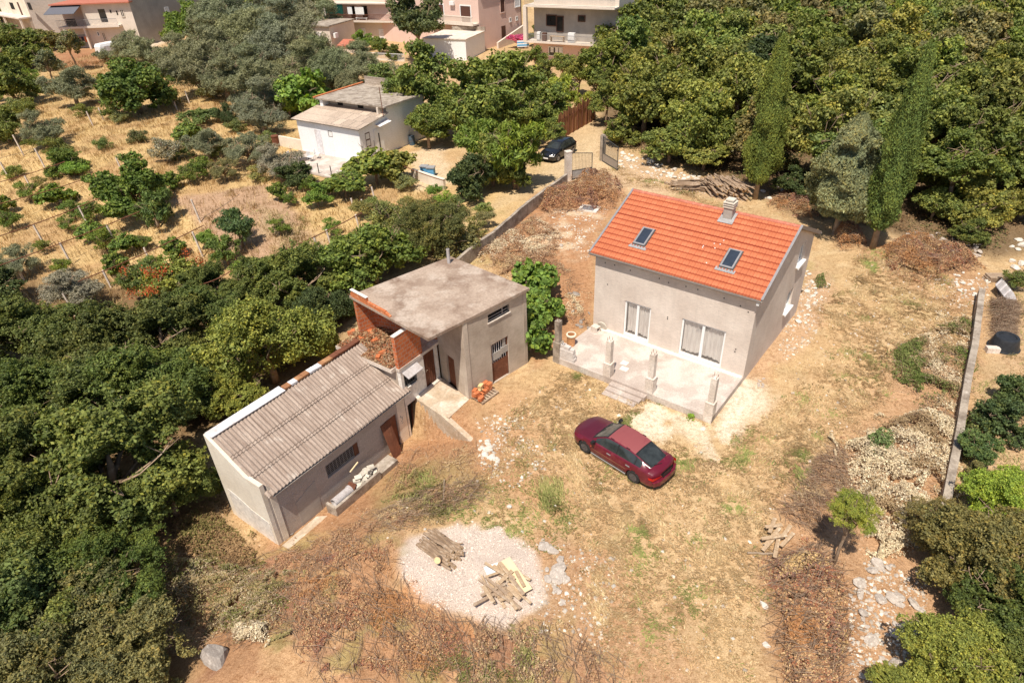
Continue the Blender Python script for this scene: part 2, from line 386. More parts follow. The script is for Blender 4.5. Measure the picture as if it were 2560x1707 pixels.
# maroon paint, sun-bleached in blotches
def maroon(name, a, b, lo, hi, rough):
    t = NT(name); v = t.coord('Object', (1, 1, 1.0)); n = t.noise(v, 1.7, 6, 0.65); f = t.noise(v, 9, 4, 0.6)
    c = t.mix(t.ramp(t.mix(0.3, n, f), [(lo, 0.0), (hi, 1.0)]), a, b)
    return t.done(c, rough, None, 0.0, 0.5, 0.35)
M['maroon'] = maroon('maroon_paint', (0.125, 0.008, 0.020), (0.25, 0.045, 0.06), 0.52, 0.75, 0.28)
M['maroon_hood'] = maroon('maroon_hood_paint', (0.085, 0.008, 0.018), (0.12, 0.018, 0.03), 0.4, 0.8, 0.35)
M['maroon_roof'] = maroon('faded_maroon_roof', (0.27, 0.068, 0.068), (0.18, 0.028, 0.038), 0.56, 0.70, 0.5)
M['black_paint'] = flat_mat('black_car_paint', (0.012, 0.012, 0.014), 0.12, spec=0.6, var=0.1, coat=0.5)

# hollow clay brickwork, from uv metres
def brickwork(name, c1, c2, mortar, bw, bh, ms=0.018, bump=0.5, dirt=None):
    t = NT(name); v = t.coord('UV'); b = t.n('ShaderNodeTexBrick'); t.l(v, b.inputs['Vector'])
    b.inputs['Scale'].default_value = 1.0; b.inputs['Brick Width'].default_value = bw; b.inputs['Row Height'].default_value = bh
    b.inputs['Mortar Size'].default_value = ms; b.inputs['Mortar Smooth'].default_value = 0.3; b.inputs['Bias'].default_value = 0
    b.inputs['Color1'].default_value = (*c1, 1); b.inputs['Color2'].default_value = (*c2, 1); b.inputs['Mortar'].default_value = (*mortar, 1)
    n = t.noise(v, 1.4, 5, 0.65); f = t.noise(v, 18, 3, 0.6)
    c = t.mix(1.0, b.outputs['Color'], t.ramp(f, [(0.3, 0.8), (0.7, 1.15)]), 'MULTIPLY')
    if dirt: c = t.mix(t.ramp(n, [(0.56, 0.0), (0.68, 0.75)]), c, dirt)
    inv = t.math('SUBTRACT', 1.0, b.outputs['Fac'])
    return t.done(c, 0.9, t.bump(inv, bump, 0.02), 0, 0.2)
M['brickwork'] = brickwork('hollow_brickwork', (0.52, 0.135, 0.05), (0.66, 0.21, 0.08), (0.46, 0.33, 0.25), 0.30, 0.21, 0.014, dirt=(0.20, 0.10, 0.07))
M['blockwork'] = brickwork('blockwork', (0.50, 0.425, 0.37), (0.44, 0.37, 0.32), (0.56, 0.485, 0.43), 0.42, 0.21, 0.012, bump=0.8)
M['stonework'] = brickwork('coursed_stone', (0.52, 0.43, 0.35), (0.40, 0.32, 0.25), (0.28, 0.21, 0.16), 0.42, 0.20, 0.016, dirt=(0.30, 0.22, 0.16))

# roof tiles: colour drifts from tile to tile
def tiles():
    t = NT('orange_roof_tile'); v = t.coord('UV'); b = t.n('ShaderNodeTexBrick'); t.l(v, b.inputs['Vector'])
    b.offset = 0.0; b.inputs['Scale'].default_value = 1.0; b.inputs['Brick Width'].default_value = 0.30; b.inputs['Row Height'].default_value = 0.33
    b.inputs['Mortar Size'].default_value = 0.006; b.inputs['Color1'].default_value = (0.50, 0.150, 0.066, 1); b.inputs['Color2'].default_value = (0.56, 0.182, 0.084, 1)
    b.inputs['Mortar'].default_value = (0.30, 0.05, 0.02, 1)
    c = t.mix(1.0, b.outputs['Color'], t.ramp(t.noise(v, 0.8, 4, 0.6), [(0.3, 0.90), (0.7, 1.08)]), 'MULTIPLY')
    c = t.mix(1.0, c, t.ramp(t.noise(v, 30, 2, 0.6), [(0.3, 0.93), (0.7, 1.05)]), 'MULTIPLY')
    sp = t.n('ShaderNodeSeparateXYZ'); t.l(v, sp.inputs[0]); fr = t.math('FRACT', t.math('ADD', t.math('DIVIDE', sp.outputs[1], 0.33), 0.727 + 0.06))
    c = t.mix(t.ramp(fr, [(0.0, 1.0), (0.13, 0.9), (0.19, 0.0)]), c, (0.27, 0.042, 0.018))      # dark line along every course, painted for the shadow gap under the tile edge
    return t.done(c, 0.72, None, 0, 0.3)
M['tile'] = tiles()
M['ridge_tile'] = stain_mat('ridge_tile', (0.50, 0.17, 0.11), (0.40, 0.125, 0.08), (0.58, 0.26, 0.18), sc=3, fine=16, rough=0.8, bump=0.1)
def corr():
    t = NT('corrugated_cement_sheet'); v = t.coord('UV'); vs = t.coord('UV', (5.5, 0.5, 1))
    a = t.noise(vs, 1.5, 6, 0.7); b = t.noise(v, 1.1, 5, 0.6); f = t.noise(v, 26, 3, 0.65)
    c = t.ramp(a, [(0.3, (0.24, 0.17, 0.13)), (0.52, (0.41, 0.32, 0.26)), (0.72, (0.54, 0.44, 0.36))])
    c = t.mix(t.ramp(b, [(0.58, 0.0), (0.66, 0.75)]), c, (0.53, 0.45, 0.38))
    c = t.mix(1.0, c, t.ramp(f, [(0.3, 0.72), (0.7, 1.22)]), 'MULTIPLY')
    c = t.mix(t.math('MULTIPLY', t.ramp(t.noise(vs, 3.0, 5, .7), [(.5, 0.0), (.6, .6)]), 1.0), c, (0.17, 0.115, 0.09))      # lichen and grime along the troughs
    sp = t.n('ShaderNodeSeparateXYZ'); t.l(v, sp.inputs[0]); fr = t.math('FRACT', t.math('DIVIDE', t.math('ADD', sp.outputs[1], 0.27), 1.0067))
    c = t.mix(t.ramp(fr, [(0.0, .9), (0.022, .8), (0.04, 0.0)]), c, (0.10, 0.07, 0.055))      # thin dark band where the sheets overlap
    return t.done(c, 0.93, t.bump(f, 0.5, 0.01), 0, 0.15)
M['corrugated'] = corr()

def foliage(name, trans=0.25, flatten=0.0, rough=0.6, spread=0.7, spec=0.25, warm=(1.5, 1.15, 0.6)):
    t = NT(name); oi = t.n('ShaderNodeObjectInfo'); ge = t.n('ShaderNodeNewGeometry'); at = t.n('ShaderNodeAttribute'); at.attribute_name = 'clump'
    r = ge.outputs['Random Per Island']
    c = t.mix(1.0, oi.outputs['Color'], t.ramp(r, [(0.0, ((1 - spread * .6) * 1.27, (1 - spread * .6) * 1.22, (1 - spread * .6) * 1.30)), (1.0, ((1 + spread) * 1.27, (1 + spread) * 1.22, (1 + spread) * 1.28))]), 'MULTIPLY')
    w = t.n('ShaderNodeMath'); w.operation = 'FRACT'; t.l(t.math('MULTIPLY', r, 17.31), w.inputs[0])
    c = t.mix(t.ramp(w.outputs[0], [(0.80, 0.0), (0.86, 0.5)]), c, t.mix(1.0, c, warm, 'MULTIPLY'))
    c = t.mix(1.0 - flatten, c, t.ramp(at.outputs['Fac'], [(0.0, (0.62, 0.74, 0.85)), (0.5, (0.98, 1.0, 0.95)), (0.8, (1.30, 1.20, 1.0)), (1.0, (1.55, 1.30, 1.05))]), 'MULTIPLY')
    p = t.n('ShaderNodeBsdfPrincipled'); t.l(c, p.inputs['Base Color']); p.inputs['Roughness'].default_value = rough; p.inputs['Specular IOR Level'].default_value = spec
    tr = t.n('ShaderNodeBsdfTranslucent'); t.l(t.mix(1.0, c, (1.1, 1.25, 0.6), 'MULTIPLY'), tr.inputs[0])
    mx = t.n('ShaderNodeMixShader'); mx.inputs[0].default_value = trans
    t.l(p.outputs[0], mx.inputs[1]); t.l(tr.outputs[0], mx.inputs[2]); t.l(mx.outputs[0], t.out.inputs[0]); return t.m
M['leaf'] = foliage('leaves', 0.28)
M['olive_leaf'] = foliage('olive_leaves', 0.15, 0.6, 0.6, 0.6, 0.2, (1.25, 1.25, 1.1))
M['needle'] = foliage('cypress_foliage', 0.12, 0.2, 0.7, 0.6)
def litter():
    t = NT('dry_litter'); at = t.n('ShaderNodeAttribute'); at.attribute_name = 'Col'; ge = t.n('ShaderNodeNewGeometry')
    c = t.mix(1.0, at.outputs['Color'], t.ramp(ge.outputs['Random Per Island'], [(0, 0.7), (1, 1.3)]), 'MULTIPLY')
    p = t.n('ShaderNodeBsdfPrincipled'); t.l(c, p.inputs['Base Color']); p.inputs['Roughness'].default_value = 0.85; p.inputs['Specular IOR Level'].default_value = 0.15
    tr = t.n('ShaderNodeBsdfTranslucent'); t.l(c, tr.inputs[0]); mx = t.n('ShaderNodeMixShader'); mx.inputs[0].default_value = 0.2
    t.l(p.outputs[0], mx.inputs[1]); t.l(tr.outputs[0], mx.inputs[2]); t.l(mx.outputs[0], t.out.inputs[0]); return t.m
M['litter'] = litter()

# ------------------------------------------------------------------ the ground, one sheet to the horizon
def axis(a, b, st, lo, hi):
    m = list(np.arange(a, b + 1e-6, st)); x = b; d = st
    while x < hi: d *= 1.07; x += d; m.append(x)
    x = a; d = st; l = []
    while x > lo: d *= 1.07; x -= d; l.append(x)
    return np.array(l[::-1] + m)
gxs = axis(-32, 32, 0.2, -700, 700); gys = axis(8, 66, 0.2, -60, 1100)
GX, GY = np.meshgrid(gxs, gys); gx = GX.ravel(); gy = GY.ravel(); gzz = gz(gx, gy)
wx = (fbm(gx, gy, 1.6, 11) - 0.5) * 1.5 + (fbm(gx, gy, 0.5, 12) - .5) * 0.5; wy = (fbm(gx, gy, 1.6, 21) - 0.5) * 1.5 + (fbm(gx, gy, 0.5, 22) - .5) * 0.5
def poly_mask(pxpoly, soft=0.6, world=False, wob=1.0):
    P = np.array([p if world else gd(*p)[:2] for p in pxpoly]); x = gx + wx * wob; y = gy + wy * wob
    ins = np.zeros(len(x), bool); dmin = np.full(len(x), 1e9)
    for i in range(len(P)):
        a = P[i]; b = P[(i + 1) % len(P)]
        cond = ((a[1] > y) != (b[1] > y)); xx = (b[0] - a[0]) * (y - a[1]) / (b[1] - a[1] + 1e-12) + a[0]; ins ^= cond & (x < xx)
        d = b - a; tt = np.clip(((x - a[0]) * d[0] + (y - a[1]) * d[1]) / (d @ d), 0, 1)
        dmin = np.minimum(dmin, np.hypot(x - a[0] - d[0] * tt, y - a[1] - d[1] * tt))
    sd = np.where(ins, dmin, -dmin); return sm(sd / soft * 0.5 + 0.5)
gcol = np.tile(np.array([0.515, 0.355, 0.19]), (len(gx), 1))
def lay(m, c): 
    global gcol
    m = m[:, None]; gcol = gcol * (1 - m) + np.array(c) * m
N1 = fbm(gx, gy, 2.2, 31); N2 = fbm(gx, gy, 0.9, 41); N3 = fbm(gx, gy, 5.0, 51)
lay(sm((N1 - 0.48) / 0.18) * 0.45, (0.44, 0.27, 0.14))
lay(sm((N2 - 0.55) / 0.15) * 0.40, (0.62, 0.47, 0.28))
lay(sm((N3 - 0.56) / 0.12) * sm((N2 - 0.45) / .15) * 0.4, (0.30, 0.27, 0.10))
# fields on the left
lay(poly_mask([(-700, 330), (560, 100), (900, 300), (1000, 430), (1280, 380), (1060, 590), (700, 700), (300, 700), (-300, 900), (-900, 700)], 2.0) * 0.85, (0.57, 0.40, 0.185))
lay(poly_mask([(-700, 330), (560, 100), (900, 300), (1000, 430), (1060, 590), (700, 700), (300, 700), (-900, 700)], 2.0) * sm((N1 - 0.5) / 0.12) * 0.6, (0.40, 0.245, 0.125))
lay(poly_mask([(385, 460), (600, 425), (760, 560), (740, 600), (560, 590), (460, 520)], 0.6) * 0.95, (0.42, 0.275, 0.18))
lay(poly_mask([(600, 470), (760, 560), (740, 585), (600, 545)], 0.6) * 0.2, (0.30, 0.30, 0.13))
# driveway beyond and through the gate
lay(poly_mask([(1390, 280), (1250, 400), (1230, 470), (1310, 420), (1400, 440), (1560, 450), (1420, 360), (1410, 300)], 0.8) * 0.8, (0.60, 0.45, 0.28))
lay(poly_mask([(1160, 470), (1290, 415), (1400, 280), (1330, 285), (1230, 390), (1060, 520), (1040, 560)], 0.8) * 0.7, (0.56, 0.42, 0.25))
# the woods
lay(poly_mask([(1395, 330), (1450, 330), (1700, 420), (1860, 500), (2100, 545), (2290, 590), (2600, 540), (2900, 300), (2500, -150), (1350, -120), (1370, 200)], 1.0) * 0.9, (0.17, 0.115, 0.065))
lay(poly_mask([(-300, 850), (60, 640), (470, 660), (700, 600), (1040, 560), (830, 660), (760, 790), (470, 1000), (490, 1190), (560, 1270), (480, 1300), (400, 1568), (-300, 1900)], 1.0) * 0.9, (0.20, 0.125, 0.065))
# brown slope left of the new house
lay(poly_mask([(1100, 570), (1240, 440), (1440, 430), (1370, 570), (1370, 760), (1210, 840), (1200, 650)], 0.7) * 0.9, (0.42, 0.22, 0.115))
lay(poly_mask([(1180, 560), (1280, 480), (1400, 480), (1320, 600)], 0.8) * sm((N2 - .4) / .2) * 0.7, (0.70, 0.55, 0.38))
# red-brown earth round the sheds and in the foreground
lay(poly_mask([(560, 1280), (930, 1010), (1080, 900), (1130, 1000), (1150, 1090), (1040, 1180), (900, 1230), (920, 1300), (960, 1380), (1240, 1420), (1420, 1560), (1500, 1800), (300, 1900), (500, 1330)], 0.8) * 0.9, (0.415, 0.225, 0.12))
lay(poly_mask([(900, 1080), (1090, 1060), (1140, 1130), (1000, 1190), (860, 1200)], 0.8, wob=1.5) * 0.5, (0.30, 0.26, 0.11))
lay(poly_mask([(1250, 1240), (1430, 1290), (1540, 1400), (1600, 1700), (1150, 1700), (1230, 1450)], 1.0, wob=1.8) * 0.7, (0.42, 0.24, 0.14))
lay(poly_mask([(1090, 910), (1230, 900), (1290, 1150), (1180, 1200), (1090, 1060)], 1.0, wob=1.5) * 0.65, (0.46, 0.265, 0.145))
# right-hand margin by the wall
lay(poly_mask([(1990, 560), (2250, 600), (2270, 680), (2200, 760), (2070, 650), (1990, 600)], 0.7) * 0.7, (0.43, 0.25, 0.14))
lay(poly_mask([(2260, 660), (2230, 760), (2070, 820), (1960, 960), (1890, 1030), (1780, 1200), (1750, 1330), (1800, 1700), (2500, 1700), (2170, 1160), (2215, 1000), (2250, 850)], 0.8) * 0.85, (0.45, 0.265, 0.15))
lay(poly_mask([(1740, 1280), (1850, 1250), (1950, 1350), (1940, 1600), (1790, 1600)], 0.6) * 0.6, (0.33, 0.17, 0.085))
lay(poly_mask([(2280, 680), (2420, 560), (2500, 700), (2500, 1100), (2200, 1200), (2240, 1000)], 0.5) * 0.7, (0.50, 0.34, 0.20))
# churned earth against the new house
lay(poly_mask([(1870, 600), (1910, 640), (1890, 740), (1830, 800), (1740, 880), (1700, 870)], 0.5) * 0.7, (0.50, 0.32, 0.20))
lay(poly_mask([(1420, 360), (1560, 400), (1700, 440), (1700, 470), (1500, 440), (1420, 420)], 0.5) * 0.6, (0.52, 0.36, 0.23))
# white lime dust in front of the terrace
for P_, a_ in (([(1450, 960), (1490, 930), (1560, 960), (1540, 1000), (1500, 1010), (1460, 990)], 1.0), ([(1555, 960), (1600, 965), (1630, 1020), (1600, 1040), (1560, 1000)], 0.8),
               ([(1620, 990), (1700, 870), (1760, 890), (1750, 960), (1680, 1000), (1650, 1060), (1610, 1040)], 0.75), ([(1740, 900), (1800, 900), (1790, 980), (1730, 980)], 0.4)):
    lay(poly_mask(P_, 0.5, wob=1.2) * sm((N2 - 0.20) / 0.22) * a_, (0.78, 0.71, 0.58))
lay(poly_mask([(1280, 840), (1700, 1000), (1900, 760), (2150, 620), (2200, 760), (1900, 1050), (1760, 1200), (1700, 1568), (1560, 1500), (1400, 1250), (1250, 1120), (1200, 950)], 1.5) * 0.35, (0.58, 0.405, 0.225))
gravel_poly = [(915, 1262), (935, 1238), (985, 1222), (1040, 1208), (1052, 1200), (1072, 1212), (1092, 1200), (1108, 1216), (1148, 1206), (1160, 1222), (1200, 1240), (1232, 1268), (1242, 1300), (1252, 1350), (1256, 1378), (1240, 1398), (1200, 1412), (1170, 1440), (1120, 1440), (1085, 1412), (1010, 1398), (960, 1372), (925, 1320)]
GVF = np.zeros(len(gx))
lay(poly_mask(gravel_poly, 0.18, wob=0.15), (0.56, 0.46, 0.39)); GVF = poly_mask(gravel_poly, 0.18, wob=0.15)
lay(poly_mask([(910, 1330), (1000, 1330), (1100, 1400), (1080, 1470), (900, 1400)], 0.5, wob=1.4) * sm((N2 - .42) / .1) * 0.6, (0.52, 0.24, 0.10))
# bare soil behind, red earth heap by the far house, street
lay(poly_mask([(90, 120), (240, 110), (260, 150), (120, 160)], 1.5) * 0.9, (0.36, 0.17, 0.09))
lay(poly_mask([(350, 110), (520, 20), (560, 0), (480, -30), (300, 60), (330, 115)], 1.5) * 0.9, (0.72, 0.60, 0.48))
lay(poly_mask([(930, 350), (1020, 330), (1040, 420), (960, 440), (940, 390)], 0.6) * 0.7, (0.66, 0.52, 0.36))
fg = poly_mask([(560, 1280), (700, 1230), (900, 1230), (920, 1300), (960, 1380), (1240, 1420), (1420, 1560), (1500, 1800), (300, 1900), (500, 1330)], 0.8)
lay(fg * sm((fbm(gx, gy, 1.5, 71) - .52) / .08) * .6, (0.56, 0.36, 0.19)); lay(fg * sm((fbm(gx, gy, 1.1, 81) - .56) / .08) * .55, (0.30, 0.155, 0.10)); lay(fg * sm((fbm(gx, gy, 1.3, 91) - .58) / .07) * .5, (0.27, 0.26, 0.09))
nx_, ny_ = len(gxs), len(gys); idx = np.arange(nx_ * ny_).reshape(ny_, nx_)
gF = np.stack([idx[:-1, :-1], idx[:-1, 1:], idx[1:, 1:], idx[1:, :-1]], -1).reshape(-1, 4)
def ground_mat():
    t = NT('dry_ground'); at = t.n('ShaderNodeAttribute'); at.attribute_name = 'Col'; v = t.coord('Object')
    gr = t.n('ShaderNodeAttribute'); gr.attribute_name = 'gravel'
    a = t.noise(v, 0.9, 6, 0.65); b = t.noise(v, 5.0, 6, 0.72, 0.4); f = t.noise(v, 24, 4, 0.7, 0.6)
    c = t.mix(1.0, at.outputs['Color'], t.ramp(a, [(0.3, 0.86), (0.7, 1.12)]), 'MULTIPLY')
    k = t.mix(1.0, c, t.ramp(b, [(0.30, (0.62, 0.52, 0.42)), (0.5, (1, 1, 1)), (0.72, (1.22, 1.24, 1.28))]), 'MULTIPLY')
    c = t.mix(t.math('SUBTRACT', 0.9, t.math('MULTIPLY', gr.outputs['Fac'], 0.8)), c, k)
    c = t.mix(1.0, c, t.ramp(f, [(0.30, (0.55, 0.46, 0.38)), (0.5, (1, 1, 1)), (0.68, (1.34, 1.33, 1.30))]), 'MULTIPLY')
    f2 = t.noise(t.coord('Object', (1, 2.6, 1), (0, 0, 0.6)), 9, 4, 0.75, 1.2)
    c = t.mix(t.math('SUBTRACT', 1.0, t.math('MULTIPLY', gr.outputs['Fac'], 0.9)), c, t.mix(1.0, c, t.ramp(f2, [(0.30, (0.62, 0.55, 0.45)), (0.45, (1, 1, 1)), (0.66, (1.0, 1.0, 1.0)), (0.74, (1.25, 1.25, 1.2))]), 'MULTIPLY'))
    st = t.n('ShaderNodeTexVoronoi'); st.inputs['Scale'].default_value = 3.2; st.inputs['Randomness'].default_value = 1.0; t.l(v, st.inputs['Vector'])
    peb = t.math('MULTIPLY', t.ramp(st.outputs['Distance'], [(0.10, 1.0), (0.16, 0.0)]), t.ramp(t.noise(v, 0.35, 3, 0.6), [(0.46, 0.0), (0.6, 0.75)]))
    c = t.mix(t.math('MULTIPLY', peb, 0.5), c, (0.70, 0.59, 0.46))
    return t.done(c, 0.96, t.bump(t.mix(0.5, b, f), 0.9, 0.05), 0, 0.12)
M['ground'] = ground_mat()
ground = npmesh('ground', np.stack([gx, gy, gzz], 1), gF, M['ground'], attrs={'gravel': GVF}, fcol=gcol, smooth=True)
tag(ground, kind='structure')

# ------------------------------------------------------------------ leaves
def unit(v): return v / (np.linalg.norm(v, axis=1, keepdims=True) + 1e-9)
def leaf_quads(C, N, L, Wr, rs, droop=0.0):
    n = len(C); r = unit(rs.normal(size=(n, 3))); N = unit(N); T = unit(np.cross(N, r)); T[:, 2] -= droop; T = unit(T); Bn = unit(np.cross(N, T))
    L = np.broadcast_to(L, (n,))[:, None] * rs.uniform(0.55, 1.45, (n, 1))
    t = T * L * 0.5; b = Bn * L * 0.5 * Wr
    V = np.stack([C - t, C + b * 1.0 + N * L * 0.06, C + t, C - b * 1.0 + N * L * 0.06], 1).reshape(-1, 3)
    return V, np.arange(n * 4).reshape(n, 4)
def crown_pts(blobs, n, rs, inner=0.25, up=0.15, jit=0.8):
    c = np.array([b[0] for b in blobs], float); r = np.array([b[1] for b in blobs], float)
    w = (r[:, 0] * r[:, 2]); k = rs.choice(len(c), n, p=w / w.sum())
    d = unit(rs.normal(size=(n, 3)) + np.array([0, 0, up])); q = rs.uniform(size=n)
    stray = rs.uniform(size=n); rad = np.where(stray < inner, q ** 0.5, np.where(stray > 0.86, 1.0 + 0.42 * q ** 1.6, 0.74 + 0.34 * q))
    P = c[k] + d * r[k] * rad[:, None]
    P = P + 0.055 * np.stack([vnoise(P[:, 1] + P[:, 2], P[:, 0], 0.09, 5) - .5, vnoise(P[:, 0] - P[:, 2], P[:, 1], 0.09, 6) - .5, vnoise(P[:, 0], P[:, 1] + P[:, 2], 0.09, 7) - .5], 1) * 2
    N = unit(d / r[k] * r[k].mean(1, keepdims=True) + rs.normal(size=(n, 3)) * jit + np.array([0, 0, 0.35]))
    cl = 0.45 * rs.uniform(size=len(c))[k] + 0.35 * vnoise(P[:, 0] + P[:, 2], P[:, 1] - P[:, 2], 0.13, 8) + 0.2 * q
    return P, N, cl
def mesh_of(V, F, mat, cl):
    o = npmesh('crown', V, F, mat, attrs={'clump': np.repeat(cl, 4)}); me = o.data; bpy.data.objects.remove(o); return me
def broad(seed, n, L, nb=34, flat=0.85, Wr=0.62, mat='leaf', br=(0.13, 0.36), droop=0.15, shell=(0.46, 0.92), inner=0.18, low=-0.6, holes=0.30):
    rs = np.random.RandomState(seed); bl = [((0, 0, 0), (0.42, 0.42, 0.38 * flat))]
    nm_ = rs.randint(6, 9)                     # a handful of leafy limbs, each broken into sprays
    for i in range(nm_):
        a = 6.283 * (i + rs.uniform(-.35, .35)) / nm_; el = rs.uniform(low * 1.15, .75) if i else 1.2; q = rs.uniform(.42, .72)
        mc = np.array([math.cos(a) * math.cos(el) * q, math.sin(a) * math.cos(el) * q, math.sin(el) * q * flat]) * rs.uniform(.85, 1.2); mr = rs.uniform(.26, .44)
        bl.append((tuple(mc), (mr * .75, mr * .75, mr * .6)))
        for _ in range(max(4, int(nb * 2.6 / nm_))):
            d = rs.normal(size=3); d[2] = d[2] * .8 + .25; d /= np.linalg.norm(d); r = br[0] * .55 + (br[1] - br[0]) * .55 * rs.uniform() ** 2
            c = mc + d * mr * rs.uniform(.7, 1.12) * np.array([1, 1, .85]); bl.append((tuple(c), (r * rs.uniform(.8, 1.5), r * rs.uniform(.8, 1.5), r * rs.uniform(0.5, .95))))
    P, N, cl = crown_pts(bl, n, rs, inner)
    k = (vnoise(P[:, 0] * 1 + P[:, 2], P[:, 1] - P[:, 2] * .7, 0.10, seed) > holes) & (vnoise(P[:, 0] + 9, P[:, 1] + P[:, 2] * .8, 0.27, seed + 3) > 0.27) & (P[:, 2] > -1.0 * flat)
    P, N, cl = P[k], N[k], cl[k]
    V, F = leaf_quads(P, N, L, Wr, rs, droop); return mesh_of(V, F, M[mat], cl)
def column(seed, n, L, wob=0.10, prof=None, mat='needle'):      # cypress: unit height, unit radius
    rs = np.random.RandomState(seed); z = rs.uniform(0, 1, n) ** 0.9
    a = rs.uniform(0, 2 * math.pi, n)
    rr = np.interp(z, [0, 0.06, 0.2, 0.5, 0.8, 0.95, 1.0], [0.35, 0.75, 1.0, 0.92, 0.58, 0.22, 0.03]) if prof is None else np.interp(z, *prof)
    lump = 1 + wob * 2 * (vnoise(a * 2.2, z * 9, 1.0, seed) - 0.5) + 0.10 * (vnoise(a * 5, z * 26, 1.0, seed + 3) - 0.5)
    rad = rr * lump * np.where(rs.uniform(size=n) < 0.25, rs.uniform(0.3, 1, n), rs.uniform(0.9, 1.05, n))
    P = np.stack([rad * np.cos(a), rad * np.sin(a), z], 1); N = unit(np.stack([np.cos(a), np.sin(a), np.full(n, 0.25)], 1) + rs.normal(size=(n, 3)) * 0.5)
    cl = vnoise(a * 2.2, z * 9, 1.0, seed) * 0.7 + 0.3 * rs.uniform(size=n)
    return P, N, cl, rs
def trunk_mesh(seed, h0, n_l, mat, r0=0.05, spread=0.55, top=0.35):      # in crown-radius units, crown centre at z=0, base at -h0
    rs = np.random.RandomState(seed); mb = MB()
    b = [(0, 0, -h0), (rs.uniform(-.04, .04), rs.uniform(-.04, .04), -h0 * 0.6), (rs.uniform(-.08, .08), rs.uniform(-.08, .08), -h0 * 0.3)]
    mb.tube(b + [(0, 0, 0), (0.03, 0, top)], [r0 * 1.25, r0, r0 * 0.85, r0 * 0.6, r0 * 0.2], 7)
    for i in range(n_l):
        a = 2 * math.pi * i / n_l + rs.uniform(-.4, .4); s = Vector(b[2]) * rs.uniform(0.6, 1.3)
        e = Vector((math.cos(a) * spread * rs.uniform(.8, 1.3), math.sin(a) * spread * rs.uniform(.8, 1.3), rs.uniform(-0.05, 0.45)))
        m = s.lerp(e, 0.5) + Vector((0, 0, -0.05)); mb.tube([s, m, e], [r0 * 0.55, r0 * 0.38, r0 * 0.12], 5)
        e2 = e + Vector((rs.uniform(-.3, .3), rs.uniform(-.3, .3), rs.uniform(0, .25))); mb.tube([m, e2], [r0 * 0.3, r0 * 0.08], 4)
        for _ in range(3):
            e3 = e2 + Vector((rs.uniform(-.22, .22), rs.uniform(-.22, .22), rs.uniform(0, .25))); mb.tube([e2 if _ else e, e3], [r0 * 0.16, r0 * 0.05], 4)
    o = mb.build('trunk', mat, smooth=True); me = o.data; bpy.data.objects.remove(o); return me

CR = {}
CR['near'] = [broad(s, 130000, 0.037, 60, 0.80, inner=.22) for s in (1, 2, 3)]
CR['nearfine'] = [broad(s, 130000, 0.032, 60, 0.80, Wr=0.5) for s in (4, 5)]
CR['mid'] = [broad(s, 34000, 0.070, 44, 0.85) for s in (11, 12, 13, 14)]
CR['far'] = [broad(s, 17000, 0.095, 34, 0.85) for s in (21, 22, 23)]
CR['olive'] = [broad(s, 60000, 0.055, 44, 0.9, Wr=0.24, mat='olive_leaf', droop=0.3, br=(0.14, 0.34), holes=.22) for s in (31, 32, 33)]
CR['bush'] = [broad(s, 11000, 0.085, 16, 0.75, br=(0.25, 0.5), shell=(0.3, 0.7), low=-0.1) for s in (41, 42, 43)]
CR['frond'] = [broad(s, 9000, 0.17, 18, 0.8, Wr=0.24, droop=0.9, br=(0.2, 0.42)) for s in (51, 52)]
CR['sparse'] = [broad(s, 9000, 0.075, 20, 0.85, br=(0.15, 0.34), shell=(.45, .9), inner=0.5) for s in (61, 62)]
CR['fig'] = [broad(s, 8500, 0.15, 26, 0.9, Wr=0.8, br=(0.22, 0.4)) for s in (71, 72)]
CR['drooping'] = [broad(s, 26000, 0.062, 44, 1.0, Wr=0.35, mat='needle', droop=1.6, br=(0.16, 0.3)) for s in (81,)]
TRK = {k: [trunk_mesh(i + 100, h, 7, M['bark'], r) for i in range(2)] for k, h, r in (('tree', 1.5, 0.07), ('low', 0.95, 0.06), ('olive', 1.15, 0.085))}
_tc = [0]
def tree(px, py, rpx, hc, kind, colr, name, label, cat='tree', group=None, flat=1.0, D=True, trunk='tree', seed=None, base=None, R_=None, cap=True):
    """crown centre seen at pixel (px,py), crown radius rpx, crown centre hc metres above the ground"""
    _tc[0] += 1; i = _tc[0] * 7 + (seed or 0)
    if D: px, py, rpx = px * KD, py * KD, rpx * KD
    if base is None:
        z = hc
        for _ in range(6):
            P = bk(px, py, z); z = float(gz(P[0], P[1])) + hc
        P = bk(px, py, z); rad = rpx * float(np.dot(P - np.array([0, 0, CH]), cF)) / FPX
    else: P = np.array([base[0], base[1], float(gz(base[0], base[1])) + hc]); rad = R_
    if cap and trunk and base is None and kind != 'frond':            # crowns reach low: keep the sight line, lower the crown
        h2 = min(hc, rad * 0.70 + 0.2)
        if h2 < hc:
            hc = h2; z = hc
            for _ in range(6):
                P = bk(px, py, z); z = float(gz(P[0], P[1])) + hc
            P = bk(px, py, z); rad = rpx * float(np.dot(P - np.array([0, 0, CH]), cF)) / FPX
    root = thing(name, (P[0], P[1], P[2] - hc), label, cat, group, rz=(i * 2.399) % 6.283)
    L = CR[kind]; c = bpy.data.objects.new('crown', L[i % len(L)]); col.objects.link(c); c.parent = root
    c.location = (0, 0, hc); c.scale = (rad * 1.12, rad * 1.12, rad * flat * 1.12); c.color = (*colr, 1)
    if trunk:
        tk = bpy.data.objects.new('trunk', TRK[trunk][i % 2]); col.objects.link(tk); tk.parent = root
        h0 = {'tree': 1.5, 'low': 0.95, 'olive': 1.15}[trunk]; tk.location = (0, 0, hc); tk.scale = (rad, rad, (hc + 0.3) / h0)
    return root
def vary(c, a=0.14):
    k = 1 + rnd.uniform(-a, a); return (c[0] * k * (1 + rnd.uniform(-a, a) * .6), c[1] * k, c[2] * k * (1 + rnd.uniform(-a, a)))

